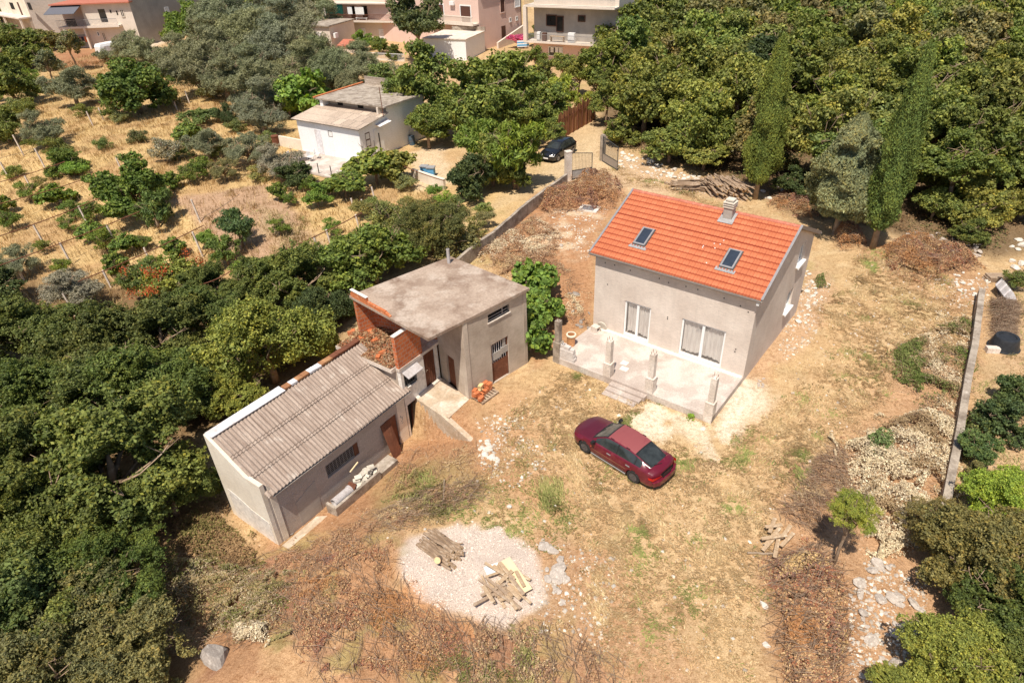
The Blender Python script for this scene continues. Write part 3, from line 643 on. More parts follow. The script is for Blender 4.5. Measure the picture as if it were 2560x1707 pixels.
# flat scatter of leaves / straw / stones over photo polygons
def pts_in(pxpoly, n, rs, world=False, D=True):
    P = np.array([p if world else (gd(*p)[:2] if D else g(*p)[:2]) for p in pxpoly]); lo = P.min(0); hi = P.max(0); out = []
    tot = 0
    while tot < n:
        q = rs.uniform(lo, hi, (max(n * 2, 100), 2)); x, y = q[:, 0], q[:, 1]; ins = np.zeros(len(q), bool)
        for i in range(len(P)):
            a = P[i]; b = P[(i + 1) % len(P)]; cond = ((a[1] > y) != (b[1] > y)); xx = (b[0] - a[0]) * (y - a[1]) / (b[1] - a[1] + 1e-12) + a[0]; ins ^= cond & (x < xx)
        out.append(q[ins]); tot += ins.sum()
    return np.concatenate(out)[:n]
def inside(q, pxpoly):
    P = np.array([gd(*p)[:2] for p in pxpoly]); x, y = q[:, 0] + (fbm(q[:, 0], q[:, 1], .8, 5) - .5) * .9, q[:, 1] + (fbm(q[:, 0], q[:, 1], .8, 6) - .5) * .9; ins = np.zeros(len(q), bool)
    for i in range(len(P)):
        a = P[i]; b = P[(i + 1) % len(P)]; cond = ((a[1] > y) != (b[1] > y)); xx = (b[0] - a[0]) * (y - a[1]) / (b[1] - a[1] + 1e-12) + a[0]; ins ^= cond & (x < xx)
    return ins
EXCL = [[(1440, 960), (1490, 925), (1570, 955), (1640, 1000), (1640, 1050), (1580, 1030), (1500, 1015), (1460, 995)], [(1600, 1000), (1700, 865), (1770, 885), (1750, 970), (1680, 1000), (1650, 1070), (1610, 1050)], gravel_poly]
def edge_fall(q, pxpoly, w=0.8):
    P = np.array([gd(*p)[:2] for p in pxpoly]); dmin = np.full(len(q), 1e9)
    for i in range(len(P)):
        a = P[i]; b = P[(i + 1) % len(P)]; d = b - a; tt = np.clip(((q - a) @ d) / (d @ d), 0, 1); dmin = np.minimum(dmin, np.linalg.norm(q - a - tt[:, None] * d, axis=1))
    return sm(dmin / w)
def heap(name, poly, n, hmax, cols, label, cat, L=0.09, seed=1, wr=0.6, twigs=0, twigcol=(0.20, 0.12, 0.08), bumpy=1.1, tl=0.8, kind='stuff', group=None, w=0.8, thin=0.0):
    """low heap of dry leaves and cut twigs over a photo polygon"""
    rs = np.random.RandomState(seed); twigs = int(twigs * .45); q = pts_in(poly, n, rs); q = q + (np.stack([fbm(q[:, 0], q[:, 1], .9, seed + 61), fbm(q[:, 0], q[:, 1], .9, seed + 62)], 1) - .5) * 3.0 * min(w, .6); e = edge_fall(q, poly, w)
    keep = (rs.uniform(size=n) < np.clip(e * 1.3 * (0.35 + 1.3 * fbm(q[:, 0], q[:, 1], .7, seed + 63, 3)) + 0.04, 0, 1)) & (fbm(q[:, 0], q[:, 1], bumpy * 0.6, seed + 9) > thin); q = q[keep]; e = e[keep]; n = len(q)
    H = hmax * e * (0.25 + 1.1 * fbm(q[:, 0], q[:, 1], bumpy, seed, 3)) ; h = H * (1 - rs.uniform(size=n) ** 2 * 0.6) + 0.02
    C = np.stack([q[:, 0], q[:, 1], gz(q[:, 0], q[:, 1]) + h], 1); N = rs.normal(size=(n, 3)) * 0.75 + np.array([0, 0, 1.0])
    V, F = leaf_quads(C, N, L, wr, rs)
    cs = np.array(cols); kk = np.clip((fbm(q[:, 0], q[:, 1], bumpy * 1.2, seed + 5, 3) - 0.25) * 2 * len(cs) + rs.normal(size=n) * 0.7, 0, len(cs) - 0.01).astype(int); c = cs[kk]
    Cc = np.repeat(c, 4, 0)
    if twigs:
        tq = pts_in(poly, twigs, rs); te = edge_fall(tq, poly, w); th = hmax * te * (0.25 + 1.1 * fbm(tq[:, 0], tq[:, 1], bumpy, seed, 3)) + 0.05
        a = rs.uniform(0, math.pi, twigs) * 0.6 + rs.uniform(0, 6) ; dv = np.stack([np.cos(a), np.sin(a), rs.normal(size=twigs) * 0.2], 1) * (tl * rs.uniform(0.4, 1.3, (twigs, 1)) * 0.5)
        p = np.stack([tq[:, 0], tq[:, 1], gz(tq[:, 0], tq[:, 1]) + th], 1); s = unit(np.cross(dv, [0, 0, 1.0])) * 0.008; u = np.array([0, 0, 0.008])
        TV = []; TF = []
        bend = rs.normal(size=(twigs, 3)) * 0.07; prev = None
        for (x0, x1, b0, b1) in ((-1, 0, 0, 1), (0, 1, 1, 0)):
            A = p + dv * x0 + bend * b0; B_ = p + dv * x1 + bend * b1
            for o1, o2 in ((s, u), (u, -s), (-s, -u), (-u, s)):
                TV.append(np.stack([A + o1, A + o2, B_ + o2 * 0.6, B_ + o1 * 0.6], 1))
        TV = np.concatenate(TV).reshape(-1, 3); F = np.concatenate([F, np.arange(len(TV)).reshape(-1, 4) + len(V)]); V = np.concatenate([V, TV]); Cc = np.concatenate([Cc, np.array([(.30, .20, .13), (.20, .12, .08), (.42, .31, .22)])[np.repeat(rs.randint(0, 3, len(TV) // 4), 4)]])
    o = npmesh(name, V, F, M['litter'], fcol=Cc); return tag(o, label, cat, group, kind)
def blades(name, polys, n, h, cols, label, cat, seed=3, lean=0.5, wdt=0.012, clump=0.35, D=True, thr=.42):
    """upright straw or grass blades"""
    rs = np.random.RandomState(seed); qs = []; tot = sum(p[1] for p in polys)
    for poly, w in polys: qs.append(pts_in(poly, int(n * w / tot), rs))
    q = np.concatenate(qs); n = len(q); q = q + rs.normal(size=q.shape) * 0.25 + (np.stack([fbm(q[:, 0], q[:, 1], 3.0, seed + 71), fbm(q[:, 0], q[:, 1], 3.0, seed + 72)], 1) - .5) * 3.5
    for ex in EXCL: q = q[~inside(q, ex)]
    k = fbm(q[:, 0], q[:, 1], clump, seed) > thr; q = q[k]; n = len(q)
    base = np.stack([q[:, 0], q[:, 1], gz(q[:, 0], q[:, 1])], 1); hh = h * rs.uniform(0.4, 1.3, n) * (0.5 + fbm(q[:, 0], q[:, 1], 2.0, seed + 2))
    a = fbm(q[:, 0], q[:, 1], 1.5, seed + 7) * 9 + rs.normal(size=n) * 0.8
    tip = base + np.stack([np.cos(a) * lean * hh, np.sin(a) * lean * hh, hh], 1); sd = np.stack([-np.sin(a), np.cos(a), np.zeros(n)], 1) * wdt
    mid = base * 0.45 + tip * 0.55 + np.array([0, 0, 1.0]) * (hh * 0.12)[:, None]
    V = np.stack([base - sd, base + sd, mid + sd * 0.8, mid - sd * 0.8, mid - sd * .8, mid + sd * .8, tip + sd * .25, tip - sd * .25], 1).reshape(-1, 3)
    F = np.arange(n * 8).reshape(n * 2, 4); cs = np.array(cols); kk = np.clip((fbm(q[:, 0], q[:, 1], 1.3, seed + 5) - 0.25) * 2 * len(cs) + rs.normal(size=n) * 0.8, 0, len(cs) - 0.01).astype(int)
    o = npmesh(name, V, F, M['litter'], fcol=np.repeat(cs[kk], 8, 0)); return tag(o, label, cat, None, 'stuff')
# rocks
def rock_mesh(seed, mat, flat=0.6):
    import bmesh
    bm = bmesh.new(); bmesh.ops.create_icosphere(bm, subdivisions=2, radius=0.5); rs = random.Random(seed)
    pl = [(Vector((rs.gauss(0, 1), rs.gauss(0, 1), rs.gauss(0, 1))).normalized(), rs.uniform(0.28, 0.42)) for _ in range(9)]
    for v in bm.verts:
        for n, d in pl:
            k = v.co.dot(n)
            if k > d: v.co -= n * (k - d)
        v.co.z *= flat; v.co += Vector((rs.gauss(0, .012), rs.gauss(0, .012), rs.gauss(0, .012)))
    me = bpy.data.meshes.new('rock'); bm.to_mesh(me); bm.free(); me.materials.append(mat); return me
ROCK = {k: [rock_mesh(i * 13 + j, M[m], f) for i in range(5)] for j, (k, m, f) in enumerate((('stone', 'stone', 0.62), ('dark', 'dark_stone', 0.6), ('white', 'white_stone', 0.62), ('flat', 'stone', 0.35)))}
def rock(P, size, kind, label, group, cat='rock'):
    o = bpy.data.objects.new('rock', ROCK[kind][rnd.randrange(5)]); col.objects.link(o)
    o.location = (P[0], P[1], float(gz(P[0], P[1])) + size * 0.12); o.scale = (size * rnd.uniform(.8, 1.3), size * rnd.uniform(.7, 1.1), size * rnd.uniform(.7, 1.1))
    o.rotation_euler = (rnd.uniform(-.3, .3), rnd.uniform(-.3, .3), rnd.uniform(0, 6.28)); return tag(o, label, cat, group)
def rocks(poly, n, s0, s1, kind, label, group, seed):
    rs = np.random.RandomState(seed); q = pts_in(poly, n, rs)
    for p in q: rock(p, s0 + (s1 - s0) * rs.uniform() ** 2, kind, label, group)
def pebbles(name, polys, n, s0, s1, cols, label, seed=5):
    rs = np.random.RandomState(seed); tot = sum(p[1] for p in polys); q = np.concatenate([pts_in(p, int(n * w / tot), rs) for p, w in polys]); n = len(q)
    k = fbm(q[:, 0], q[:, 1], 0.8, seed + 1) > 0.40; q = q[k]; n = len(q)
    s = (s0 + (s1 - s0) * rs.uniform(size=n) ** 3)[:, None]; a = rs.uniform(0, 6.28, n)
    cube = np.array([(-1, -1, 0), (1, -1, 0), (1, 1, 0), (-1, 1, 0), (-.6, -.6, .8), (.6, -.6, .8), (.6, .6, .8), (-.6, .6, .8)], float)
    v = cube[None] * rs.uniform(0.35, 0.65, (n, 8, 1)) * s[:, None] * rs.uniform(0.7, 1.2, (n, 1, 3)); ca, sa = np.cos(a)[:, None], np.sin(a)[:, None]
    X = v[:, :, 0] * ca - v[:, :, 1] * sa; Y = v[:, :, 0] * sa + v[:, :, 1] * ca
    V = np.stack([X + q[:, 0:1], Y + q[:, 1:2], v[:, :, 2] + gz(q[:, 0], q[:, 1])[:, None]], 2).reshape(-1, 3)
    f = np.array([(4, 5, 6, 7), (0, 1, 5, 4), (1, 2, 6, 5), (2, 3, 7, 6), (3, 0, 4, 7)]); F = (np.arange(n)[:, None, None] * 8 + f[None]).reshape(-1, 4)
    cs = np.array(cols)[rs.randint(0, len(cols), n)]; o = npmesh(name, V, F, M['litter'], fcol=np.repeat(cs, 8, 0)); return tag(o, label, 'stones', None, 'stuff')

# ================================================================== the new house with the orange roof
t = NT('clear_glass'); tp = t.n('ShaderNodeBsdfTransparent'); gl = t.n('ShaderNodeBsdfGlossy'); gl.inputs['Roughness'].default_value = 0.05; mx = t.n('ShaderNodeMixShader'); mx.inputs[0].default_value = 0.12
t.l(tp.outputs[0], mx.inputs[1]); t.l(gl.outputs[0], mx.inputs[2]); t.l(mx.outputs[0], t.out.inputs[0]); M['clearglass'] = t.m
HX, HY, HPS = 4.5037, 30.7962, -0.6738
HM = frame(HX, HY, 0, HPS); HMi = HM.inverted()
HW, HD, HZT, HE, HHE, HHR = 8.46, 8.11, 0.357, 0.24, 4.83, 6.74
HSL = (HHR - HHE) / (HD / 2 + HE)
def hroof(v): return HHE + HSL * ((v if v < HD / 2 else HD - v) + HE)
house = thing('plastered_house', (HX, HY, 0), 'newly built house with bare grey plaster walls and a bright orange tiled roof', 'house')
topf = lambda q: hroof(q) - 0.15
w = MB(HM)
w.wall((0, 0), (HW, 0), -0.3, hroof(0) - 0.15, 0.3, holes=[(1.85, HZT + .08, 3.35, 2.52), (5.04, HZT + .08, 7.29, 2.54)])
w.wall((HW, .3), (HW, HD - .3), -0.3, lambda q: topf(q + .3), 0.3, holes=[(5.45, 3.78, 6.45, 4.97), (4.9, 1.28, 5.95, 2.5)], cuts=(HD / 2 - .3,))
w.wall((HW, HD), (0, HD), -0.3, hroof(0) - 0.15, 0.3)
w.wall((0, HD - .3), (0, .3), -0.3, lambda q: topf(q + .3), 0.3, cuts=(HD / 2 - .3,))
w.box(0.3, 0.3, 0.2, HW - .3, HD - .3, HZT + .06)
wall = w.build('wall', M['plaster'], house)
h = MB(HM)
for (hx, hz) in ((0.55, 4.3), (1.1, 4.32), (2.0, 4.28), (3.6, 4.3), (4.1, 4.22), (5.0, 4.28), (5.6, 4.3), (6.9, 4.25), (7.7, 4.1), (0.75, 3.1), (4.25, 2.3), (4.25, 2.2), (7.85, 1.75), (7.83, 1.6), (8.1, 3.9)):
    h = MB(HM); h.box(hx, -.012, hz, hx + .05, 0.02, hz + .06); h.build('putlog_hole', M['dark'], wall)
pass
# roof
SMx = HM @ Matrix.Translation((0, -HE, HHE)) @ Matrix.Rotation(math.atan(HSL), 4, 'X')
UL, UR = -0.20, HW + 0.21; SLEN = (HD / 2 + HE) * math.hypot(1, HSL)
def tile_sheet(flip):
    n = 13; ga = (HD / 2 + HE) / n; st = 0.15 / 6; us = np.arange(UL, UR + 1e-6, st); V = []; F = []
    prof = 0.020 * (0.5 + 0.5 * np.cos(2 * np.pi * us / 0.15)) ** 1.6
    for i in range(n):
        rows = []
        v0 = -HE + i * ga - (0.02 if i else 0.03); v1 = -HE + (i + 1) * ga
        z0 = HHE + HSL * (v0 + HE); z1 = HHE + HSL * (v1 + HE)
        for (v_, zz, k) in ((v0, z0 - 0.004, 0.9), (v0, z0 + 0.046, 1.0), (v1, z1 + 0.006, 1.0)):
            vv = v_ if not flip else HD - v_
            rows.append([(float(u), vv, zz + float(p) * k) for u, p in zip(us, prof)])
        b = len(V); m = len(us)
        for r_ in rows: V += r_
        for a in (0, 1):
            for j in range(m - 1):
                f = (b + a * m + j, b + a * m + j + 1, b + (a + 1) * m + j + 1, b + (a + 1) * m + j); F.append(f if not flip else f[::-1])
    return V, F
rf = MB(HM)
for fl in (False, True):
    V, F = tile_sheet(fl); rf.add(V, F)
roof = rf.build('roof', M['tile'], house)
# deck under the tiles
dk = MB(HM)
for fl in (0, 1):
    vv = [(-HE, HHE - .03), (HD / 2, HHR - .03), (HD / 2, HHR - .15), (-HE, HHE - .15)]
    if fl: vv = [(HD - a, b) for a, b in vv][::-1]
    P = [(UL + .02, a, b) for a, b in vv] + [(UR - .02, a, b) for a, b in vv]
    dk.add(P, [(0, 1, 2, 3), (7, 6, 5, 4), (0, 4, 5, 1), (1, 5, 6, 2), (2, 6, 7, 3), (3, 7, 4, 0)])
dk.build('roof_deck', M['grey_wood'], house)
rt = MB(HM); k = 0; u = UL - 0.02
while u < UR - 0.05:
    L_ = min(0.40, UR + .02 - u); vs = []
    for (uu, rr) in ((u, 0.135), (u + 0.05, 0.135), (u + 0.06, 0.118), (u + L_ + .02, 0.112)):
        for j in range(9):
            a = math.pi * j / 8; vs.append((uu, HD / 2 + rr * math.cos(a), HHR - 0.02 + rr * 0.8 * math.sin(a)))
    rt.add(vs, [(i * 9 + j, i * 9 + j + 1, (i + 1) * 9 + j + 1, (i + 1) * 9 + j) for i in range(3) for j in range(8)] + [tuple(range(8, -1, -1))])
    u += 0.385
rt.build('ridge_tiles', M['ridge_tile'], roof, smooth=False)
# verge strips, fascia, gutters
for (uu, lab) in ((UR + .015, 1), (UL - .015, 0)):
    vb = MB(HM); 
    for fl in (0, 1):
        a = (uu, -HE - .02, HHE - .02) if not fl else (uu, HD + HE + .02, HHE - .02)
        vb.beam(a, (uu, HD / 2, HHR + .01), 0.05, 0.17); vb.beam((a[0], a[1], a[2] + .075), (uu, HD / 2, HHR + .085), 0.11, 0.022)
    vb.build('verge_flashing', M['grey_metal'], house)
for fl, nm in ((0, 'front'), (1, 'rear')):
    gt = MB(HM); y0 = -HE - .055 if not fl else HD + HE + .055; vs = []; n = 9
    for uu in (UL - .06, UR + .06):
        for rr in (0.062, 0.052):
            for j in range(n): a = math.pi * j / (n - 1); vs.append((uu, y0 + rr * math.cos(a), HHE - .035 - rr * math.sin(a)))
    F = [(j, j + 1, 2 * n + j + 1, 2 * n + j) for j in range(n - 1)] + [(n + j + 1, n + j, 3 * n + j, 3 * n + j + 1) for j in range(n - 1)] + [(0, 2 * n, 3 * n, n), (n - 1, 2 * n - 1, 4 * n - 1, 3 * n - 1)]
    F += [tuple(range(n)), tuple(2 * n + j for j in reversed(range(n)))]
    gt.add(vs, F); gt.box(UL, min(y0 + .055, y0 - .0) if not fl else y0 - .075, HHE - .13, UR, y0 + .075 if not fl else y0 - .055, HHE - .02)
    gu = gt.build('gutter', M['gutter'], house)
    if not fl:
        dp = MB(HM); dp.box(HW + .02, -HE - .03, HHE - .30, HW + .14, -HE + .06, HHE - .06); dp.build('gutter_outlet', M['white'], gu)
# chimney
ch = MB(HM); ch.box(5.06, 3.50, hroof(3.5) - .25, 5.50, 3.94, 7.12); chim = ch.build('chimney', M['grey_render'], roof)
cc = MB(HM)
for z_, hw_, th_ in ((7.12, .27, .06), (7.24, .28, .05), (7.35, .28, .05), (7.47, .20, .06)):
    cc.box(5.28 - hw_, 3.72 - hw_, z_, 5.28 + hw_, 3.72 + hw_, z_ + th_)
for z_ in (7.18, 7.29, 7.40): cc.box(5.28 - .14, 3.72 - .14, z_ - .0, 5.28 + .14, 3.72 + .14, z_ + .09)
cc.build('chimney_cap', M['white_block'], chim)
fl_ = MB(SMx); CW = math.hypot(1, HSL)
fl_.box(4.90, (3.26 + HE) * CW, 0.052, 5.66, (3.52 + HE) * CW, 0.066); fl_.box(4.92, (3.52 + HE) * CW, .052, 5.05, (3.98 + HE) * CW, 0.066); fl_.box(5.51, (3.52 + HE) * CW, .052, 5.64, (3.98 + HE) * CW, 0.066)
for uu in (4.99, 5.56): fl_.box(uu, (3.24 + HE) * CW, .06, uu + .02, (3.9 + HE) * CW, 0.085)
fl_.build('chimney_flashing', M['lead'], chim)
# skylights
for u0 in (1.64, 6.19):
    a, b = (0.85 + HE) * CW, (1.91 + HE) * CW
    s_ = MB(SMx)
    for q in ((u0 - .0, a, u0 + .08, b), (u0 + .56, a, u0 + .64, b), (u0 + .08, a, u0 + .56, a + .09), (u0 + .08, b - .07, u0 + .56, b)): s_.box(q[0], q[1], 0.0, q[2], q[3], 0.125)
    sk = s_.build('skylight', M['grey_metal'], roof)
    s_ = MB(SMx); s_.box(u0 + .075, a + .085, .02, u0 + .565, b - .065, .105); s_.build('skylight_pane', M['skyglass'], sk)
    s_ = MB(SMx); us = np.linspace(u0 - .16, u0 + .80, 25); V = []
    for i, uu in enumerate(us): V += [(uu, a - .02, .045), (uu, a - .24, .046 + .018 * (i % 2))]
    s_.add(V, [(2 * i, 2 * i + 1, 2 * i + 3, 2 * i + 2) for i in range(24)]); s_.build('skylight_apron', M['lead'], sk)
    s_ = MB(SMx); s_.box(u0 - .03, a - .03, 0.0, u0 + .67, a - .002, .10); s_.box(u0 + .645, a - .03, 0, u0 + .68, b + .03, .08); s_.box(u0 - .035, a - .0, 0, u0 - .005, b + .03, .08); s_.build('skylight_kerb', M['dark_metal'], sk)
# mortar droppings on the roof
dr = MB(SMx)
for (px, py) in ((1811, 581), (1784, 611), (1799, 612), (1754, 627), (1785, 627), (1756, 622), (1763, 669)):
    for _ in range(1):
        z = 5.8; 
        for _i in range(10):
            P = HMi @ Vector(bk(px, py, z)); z = HHE + HSL * (P.y + HE)
        dr = MB(SMx); dr.box(P.x, (P.y + HE) * CW, 0.03, P.x + .05, (P.y + HE) * CW + .06, 0.062); dr.build('mortar_speck', M['lime'], roof)

# glazed doors
def casement(x0, z0, x1, z1, yf, par, name, mull=(), fw=0.09, curtain=True, Mx=HM, depth=.07, seed=0, seg=None):
    f = MB(Mx); f.box(x0, yf, z0, x0 + fw, yf + depth, z1); f.box(x1 - fw, yf, z0, x1, yf + depth, z1); f.box(x0 + fw, yf, z0, x1 - fw, yf + depth, z0 + fw * 1.1); f.box(x0 + fw, yf, z1 - fw, x1 - fw, yf + depth, z1)
    for m_ in mull: f.box(m_ - fw * .75, yf - .006, z0 + fw * 1.1, m_ + fw * .75, yf + depth, z1 - fw)
    fr = f.build(name, M['white'], par)
    xs = [x0 + fw, *mull, x1 - fw]
    for a, b in zip(xs[:-1], xs[1:]):
        gq = MB(Mx); gq.box(a, yf + .03, z0 + fw, b, yf + .038, z1 - fw); gq.build('pane', M['clearglass'], fr)
        if curtain:
            n = 26; V = []; rs = np.random.RandomState(int(a * 10) + seed); bot = z0 + fw + 0.10 + rs.uniform(0, .08); 
            for i in range(n):
                q = i / (n - 1); x = a + .02 + (b - a - .04) * q; wv = .025 * math.sin(q * 26 + a) + .012 * math.sin(q * 61)
                V += [(x, yf + .13 + wv, z1 - fw), (x + .02 * math.sin(q * 9), yf + .15 + wv * 1.5, bot + .05 * math.sin(q * 5 + a * 3))]
            cu = MB(Mx); cu.add(V, [(2 * i, 2 * i + 1, 2 * i + 3, 2 * i + 2) for i in range(n - 1)]); cu.build('curtain', M['curtain'], fr, smooth=True)
    return fr
casement(1.85, HZT + .08, 3.35, 2.52, 0.06, house, 'glazed_door', mull=(2.60,))
casement(5.04, HZT + .08, 7.29, 2.54, 0.06, house, 'glazed_door', mull=(6.165,), seed=3)
RM = HM @ Matrix.Translation((HW, 0, 0)) @ Matrix.Rotation(math.pi / 2, 4, 'Z')          # x along the gable wall, -y outward
casement(5.75, 3.86, 6.75, 4.97, 0.10, house, 'window', mull=(6.25,), curtain=False, Mx=RM)
casement(5.2, 1.36, 6.25, 2.5, 0.10, house, 'window', mull=(5.72,), curtain=False, Mx=RM)
for (a, b, z_) in ((5.66, 6.86, 3.80), (5.1, 6.36, 1.28)):
    s_ = MB(RM); s_.box(a, -.16, z_, b, 0.1, z_ + .06); s_.box(a, -.16, z_ - .05, b, -.11, z_); s_.build('window_sill', M['white'], house)

# ------------------------------------------------------------------ terrace with its steps and columns
ter = thing('concrete_terrace', tuple(HM @ Vector((4, -2, 0))), 'bare pale concrete terrace slab in front of the glazed doors of the new house', 'terrace')
TF = -3.71
tb = MB(HM); tb.prism([(-0.16, TF), (HW, TF), (HW, -0.003), (0.0, -0.003)], -0.3, HZT); slab = tb.build('slab', M['terrace'], ter)
tb = MB(HM); tb.box(0.02, -0.22, HZT - .01, HW - .05, -.004, HZT + .05); tb.build('door_sill_strip', M['lime'], ter)
tb = MB(HM); 
for (a, b, c, d) in ((3.0, -2.35, 3.35, -2.0), (3.2, -2.8, 3.6, -2.45)): tb.box(a, b, HZT - .02, c, d, HZT + .004)
tb.build('mortar_patch', M['lime'], ter)
def hl(px, py, z): return HMi @ Vector(bk(px, py, z))
a = hl(1515.8, 961, HZT); b = hl(1604, 997, HZT)
sx0, sx1 = a.x, b.x
for i in range(3):
    q = MB(HM); q.box(sx0 - .02 * i, TF - .30 * (i + 1), -0.25, sx1 - .1 * i, TF - .30 * i - .002 * 0, HZT - .10 * (i + 1) - .02); q.build('step', M['terrace'], ter)
cols = [((1388, 905), (1388.7, 801), (1384, 853)), ((1512, 948), (1524, 851), (1522, 905)), ((1614, 986), (1637, 884), (1626, 942)), ((1770, 1050), (1792, 944), (1785, 1003))]
CPOS = [0.06, 3.02, 5.30, HW - .2]
for i, (bp, tp_, mp) in enumerate(cols):
    u = CPOS[i]; v = TF + .19; Pw = HM @ Vector((u, v, 0)); zt = zat(Pw, tp_[1]) ; zm = zat(Pw, mp[1])
    zb = HZT if i in (1, 2) else -0.3
    q = MB(HM)
    q.box(u - .20, v - .195, zb, u + .20, v + .20, zm - .04); q.box(u - .207, v - .203, zm - .04, u + .207, v + .207, zm)
    q.box(u - .135, v - .135, zm, u + .135, v + .135, zt)
    cl = q.build('column', M['concrete'] if i else M['old_concrete'], ter)
    q = MB(HM)
    for dx in (-.08, .08):
        for dy in (-.08, .08): q.tube([(u + dx, v + dy, zt - .02), (u + dx * 1.1, v + dy * 1.1, zt + rnd.uniform(.12, .24))], .012, 5)
    q.build('rebar', M['rust'], cl)

# blocks, pot and cable drum standing on the terrace
def hbox(name, mat, u, v, z, lx, ly, lz, rz, label, cat, group=None, holes=False):
    Mx = HM @ Matrix.Translation((u, v, z)) @ Matrix.Rotation(rz, 4, 'Z'); q = MB(Mx)
    if not holes: q.box(-lx / 2, -ly / 2, 0, lx / 2, ly / 2, lz)
    else:
        w_ = .035; q.box(-lx / 2, -ly / 2, 0, lx / 2, -ly / 2 + w_, lz); q.box(-lx / 2, ly / 2 - w_, 0, lx / 2, ly / 2, lz)
        for a_ in (-lx / 2, -w_ / 2, lx / 2 - w_): q.box(a_, -ly / 2 + w_, 0, a_ + w_, ly / 2 - w_, lz)
        q.box(-lx / 2 + w_, -ly / 2 + w_, 0, lx / 2 - w_, ly / 2 - w_, .03)
    r_ = thing(name, tuple(Mx @ Vector((0, 0, 0))), label, cat, group); q.build('block_body', mat, r_); return r_
lab = ['bottom pale block of the low block stack on the terrace corner', 'second block from the bottom of the stack beside the terrace column', 'broad block in the middle course of the stack on the terrace corner',
       'upper course block of the stack carrying three loose blocks', 'perforated block standing highest in the stack against the column', 'loose white block lying in the middle on top of the stack', 'small cut block at the outer end on top of the stack']
for i, (u, v, z, lx, ly, lz, hol) in enumerate([(0.68, TF + .16, HZT, .84, .26, .20, 0), (0.66, TF + .16, HZT + .205, .80, .26, .20, 0), (0.46, TF + .16, HZT + .41, .40, .26, .20, 0), (0.85, TF + .16, HZT + .41, .38, .26, .20, 0),
                                                  (0.38, TF + .20, HZT + .615, .24, .24, .22, 1), (0.63, TF + .18, HZT + .615, .30, .24, .19, 0), (0.92, TF + .18, HZT + .615, .22, .20, .10, 0)]):
    hbox('concrete_block', M['block'], u, v, z, lx, ly, lz, rnd.uniform(-.05, .05), lab[i], 'block', None, bool(hol))
pt = hl(1360 + 530 / 7.84, 740 + 960 / 7.84, HZT)
pot = thing('clay_pot', tuple(HM @ Vector((pt.x, pt.y, HZT))), 'tall orange clay pot with a pale rim standing at the terrace edge', 'pot')
q = MB(); c0 = HM @ Vector((pt.x, pt.y, HZT)); q.lathe([(0, 0), (.19, 0), (.20, .03), (.225, .60), (.225, .66), (.19, .66), (.19, .10), (0, .10)], 20, c0); q.build('pot_body', M['clay'], pot, smooth=False)
q = MB(); q.lathe([(.222, .59), (.262, .60), (.27, .66), (.25, .70), (.192, .70), (.19, .64)], 20, c0); q.build('pot_rim', M['clay_rim'], pot)
bb = hl(1360 + 1010 / 7.84, 740 + 690 / 7.84, HZT); Mx = HM @ Matrix.Translation((bb.x, bb.y, HZT)) @ Matrix.Rotation(-.15, 4, 'Z')
fb = thing('hollow_block', tuple(Mx @ Vector((0, 0, 0))), 'pinkish chimney block lying on its side at the house corner of the terrace', 'block')
q = MB(Mx); q.box(-.20, -.17, 0, .20, .17, .06); q.box(-.20, -.17, .28, .20, .17, .34); q.box(-.20, -.17, .06, .20, -.11, .28); q.box(-.20, .11, .06, .20, .17, .28); q.box(-.2, -.11, .06, -.12, .11, .28); q.build('block_body', M['concrete'], fb)
dd = thing('round_disc', tuple(HM @ Vector((bb.x + .25, -.22, HZT))), 'round white disc leaning on the house wall behind the hollow block', 'disc')
Mx = HM @ Matrix.Translation((bb.x + .22, -.17, HZT + .27)) @ Matrix.Rotation(R(-76), 4, 'X'); q = MB(Mx); q.lathe([(0, -.03), (.26, -.03), (.28, 0), (.26, .03), (.10, .03), (.08, .01), (0, .01)], 20); q.build('disc_body', M['white_block'], dd)

# ================================================================== the corrugated shed
SM = Matrix(((SX[0], SY[0], 0, S0[0]), (SX[1], SY[1], 0, S0[1]), (0, 0, 1, 0), (0, 0, 0, 1)))
SMi = SM.inverted(); FZ = -1.95
def sl(px, py, z): return SMi @ Vector(bk(px, py, z))
shed = thing('corrugated_shed', sw(4, 1.5, FZ), 'long low shed with a sloping brown corrugated cement roof', 'shed')
q = MB(SM)
q.wall((.19, 0), (7.95, 0), FZ - .4, 0.86, 0.22, holes=[(2.81, -.62, 4.69, .10), (6.41, FZ, 7.15, 0.0)])
q.wall((7.95, 3.0), (0.2, 3.0), FZ - .4, 2.42, 0.2)
q.build('wall', M['blockwork'], shed)
q = MB(SM); q.wall((0, 3.1), (0, 0), FZ - .5, lambda s: max(.93 + .553 * (3.1 - s), 1.46), 0.18, cuts=(.8, 1.5, 2.14)); q.wall((0.27, -0.03), (0.52, -0.03), FZ - .4, lambda s: 1.35 - .5 * s / .25, 0.028); gw = q.build('gable_wall', M['pale_plaster'], shed)
q = MB(SM); q.wall((-.012, 2.75), (-.012, 0.15), FZ - .5, lambda s: -.2 - .55 * s / 2.6 + .3 * math.sin(s * 3) * .2, .011, cuts=(.5, 1, 1.5, 2)); q.build('limewash_patch', M['lime'], gw)
q = MB(SM); q.wall((1.25, -.012), (2.35, -.012), FZ - .3, lambda s: -.55 + .35 * s, .011); q.build('cement_patch', M['grey_render'], shed)
q = MB(SM); q.wall((7.42, -.014), (7.95, -.014), FZ - .3, 0.86, .013); q.build('corner_pier', M['pale_plaster'], shed)
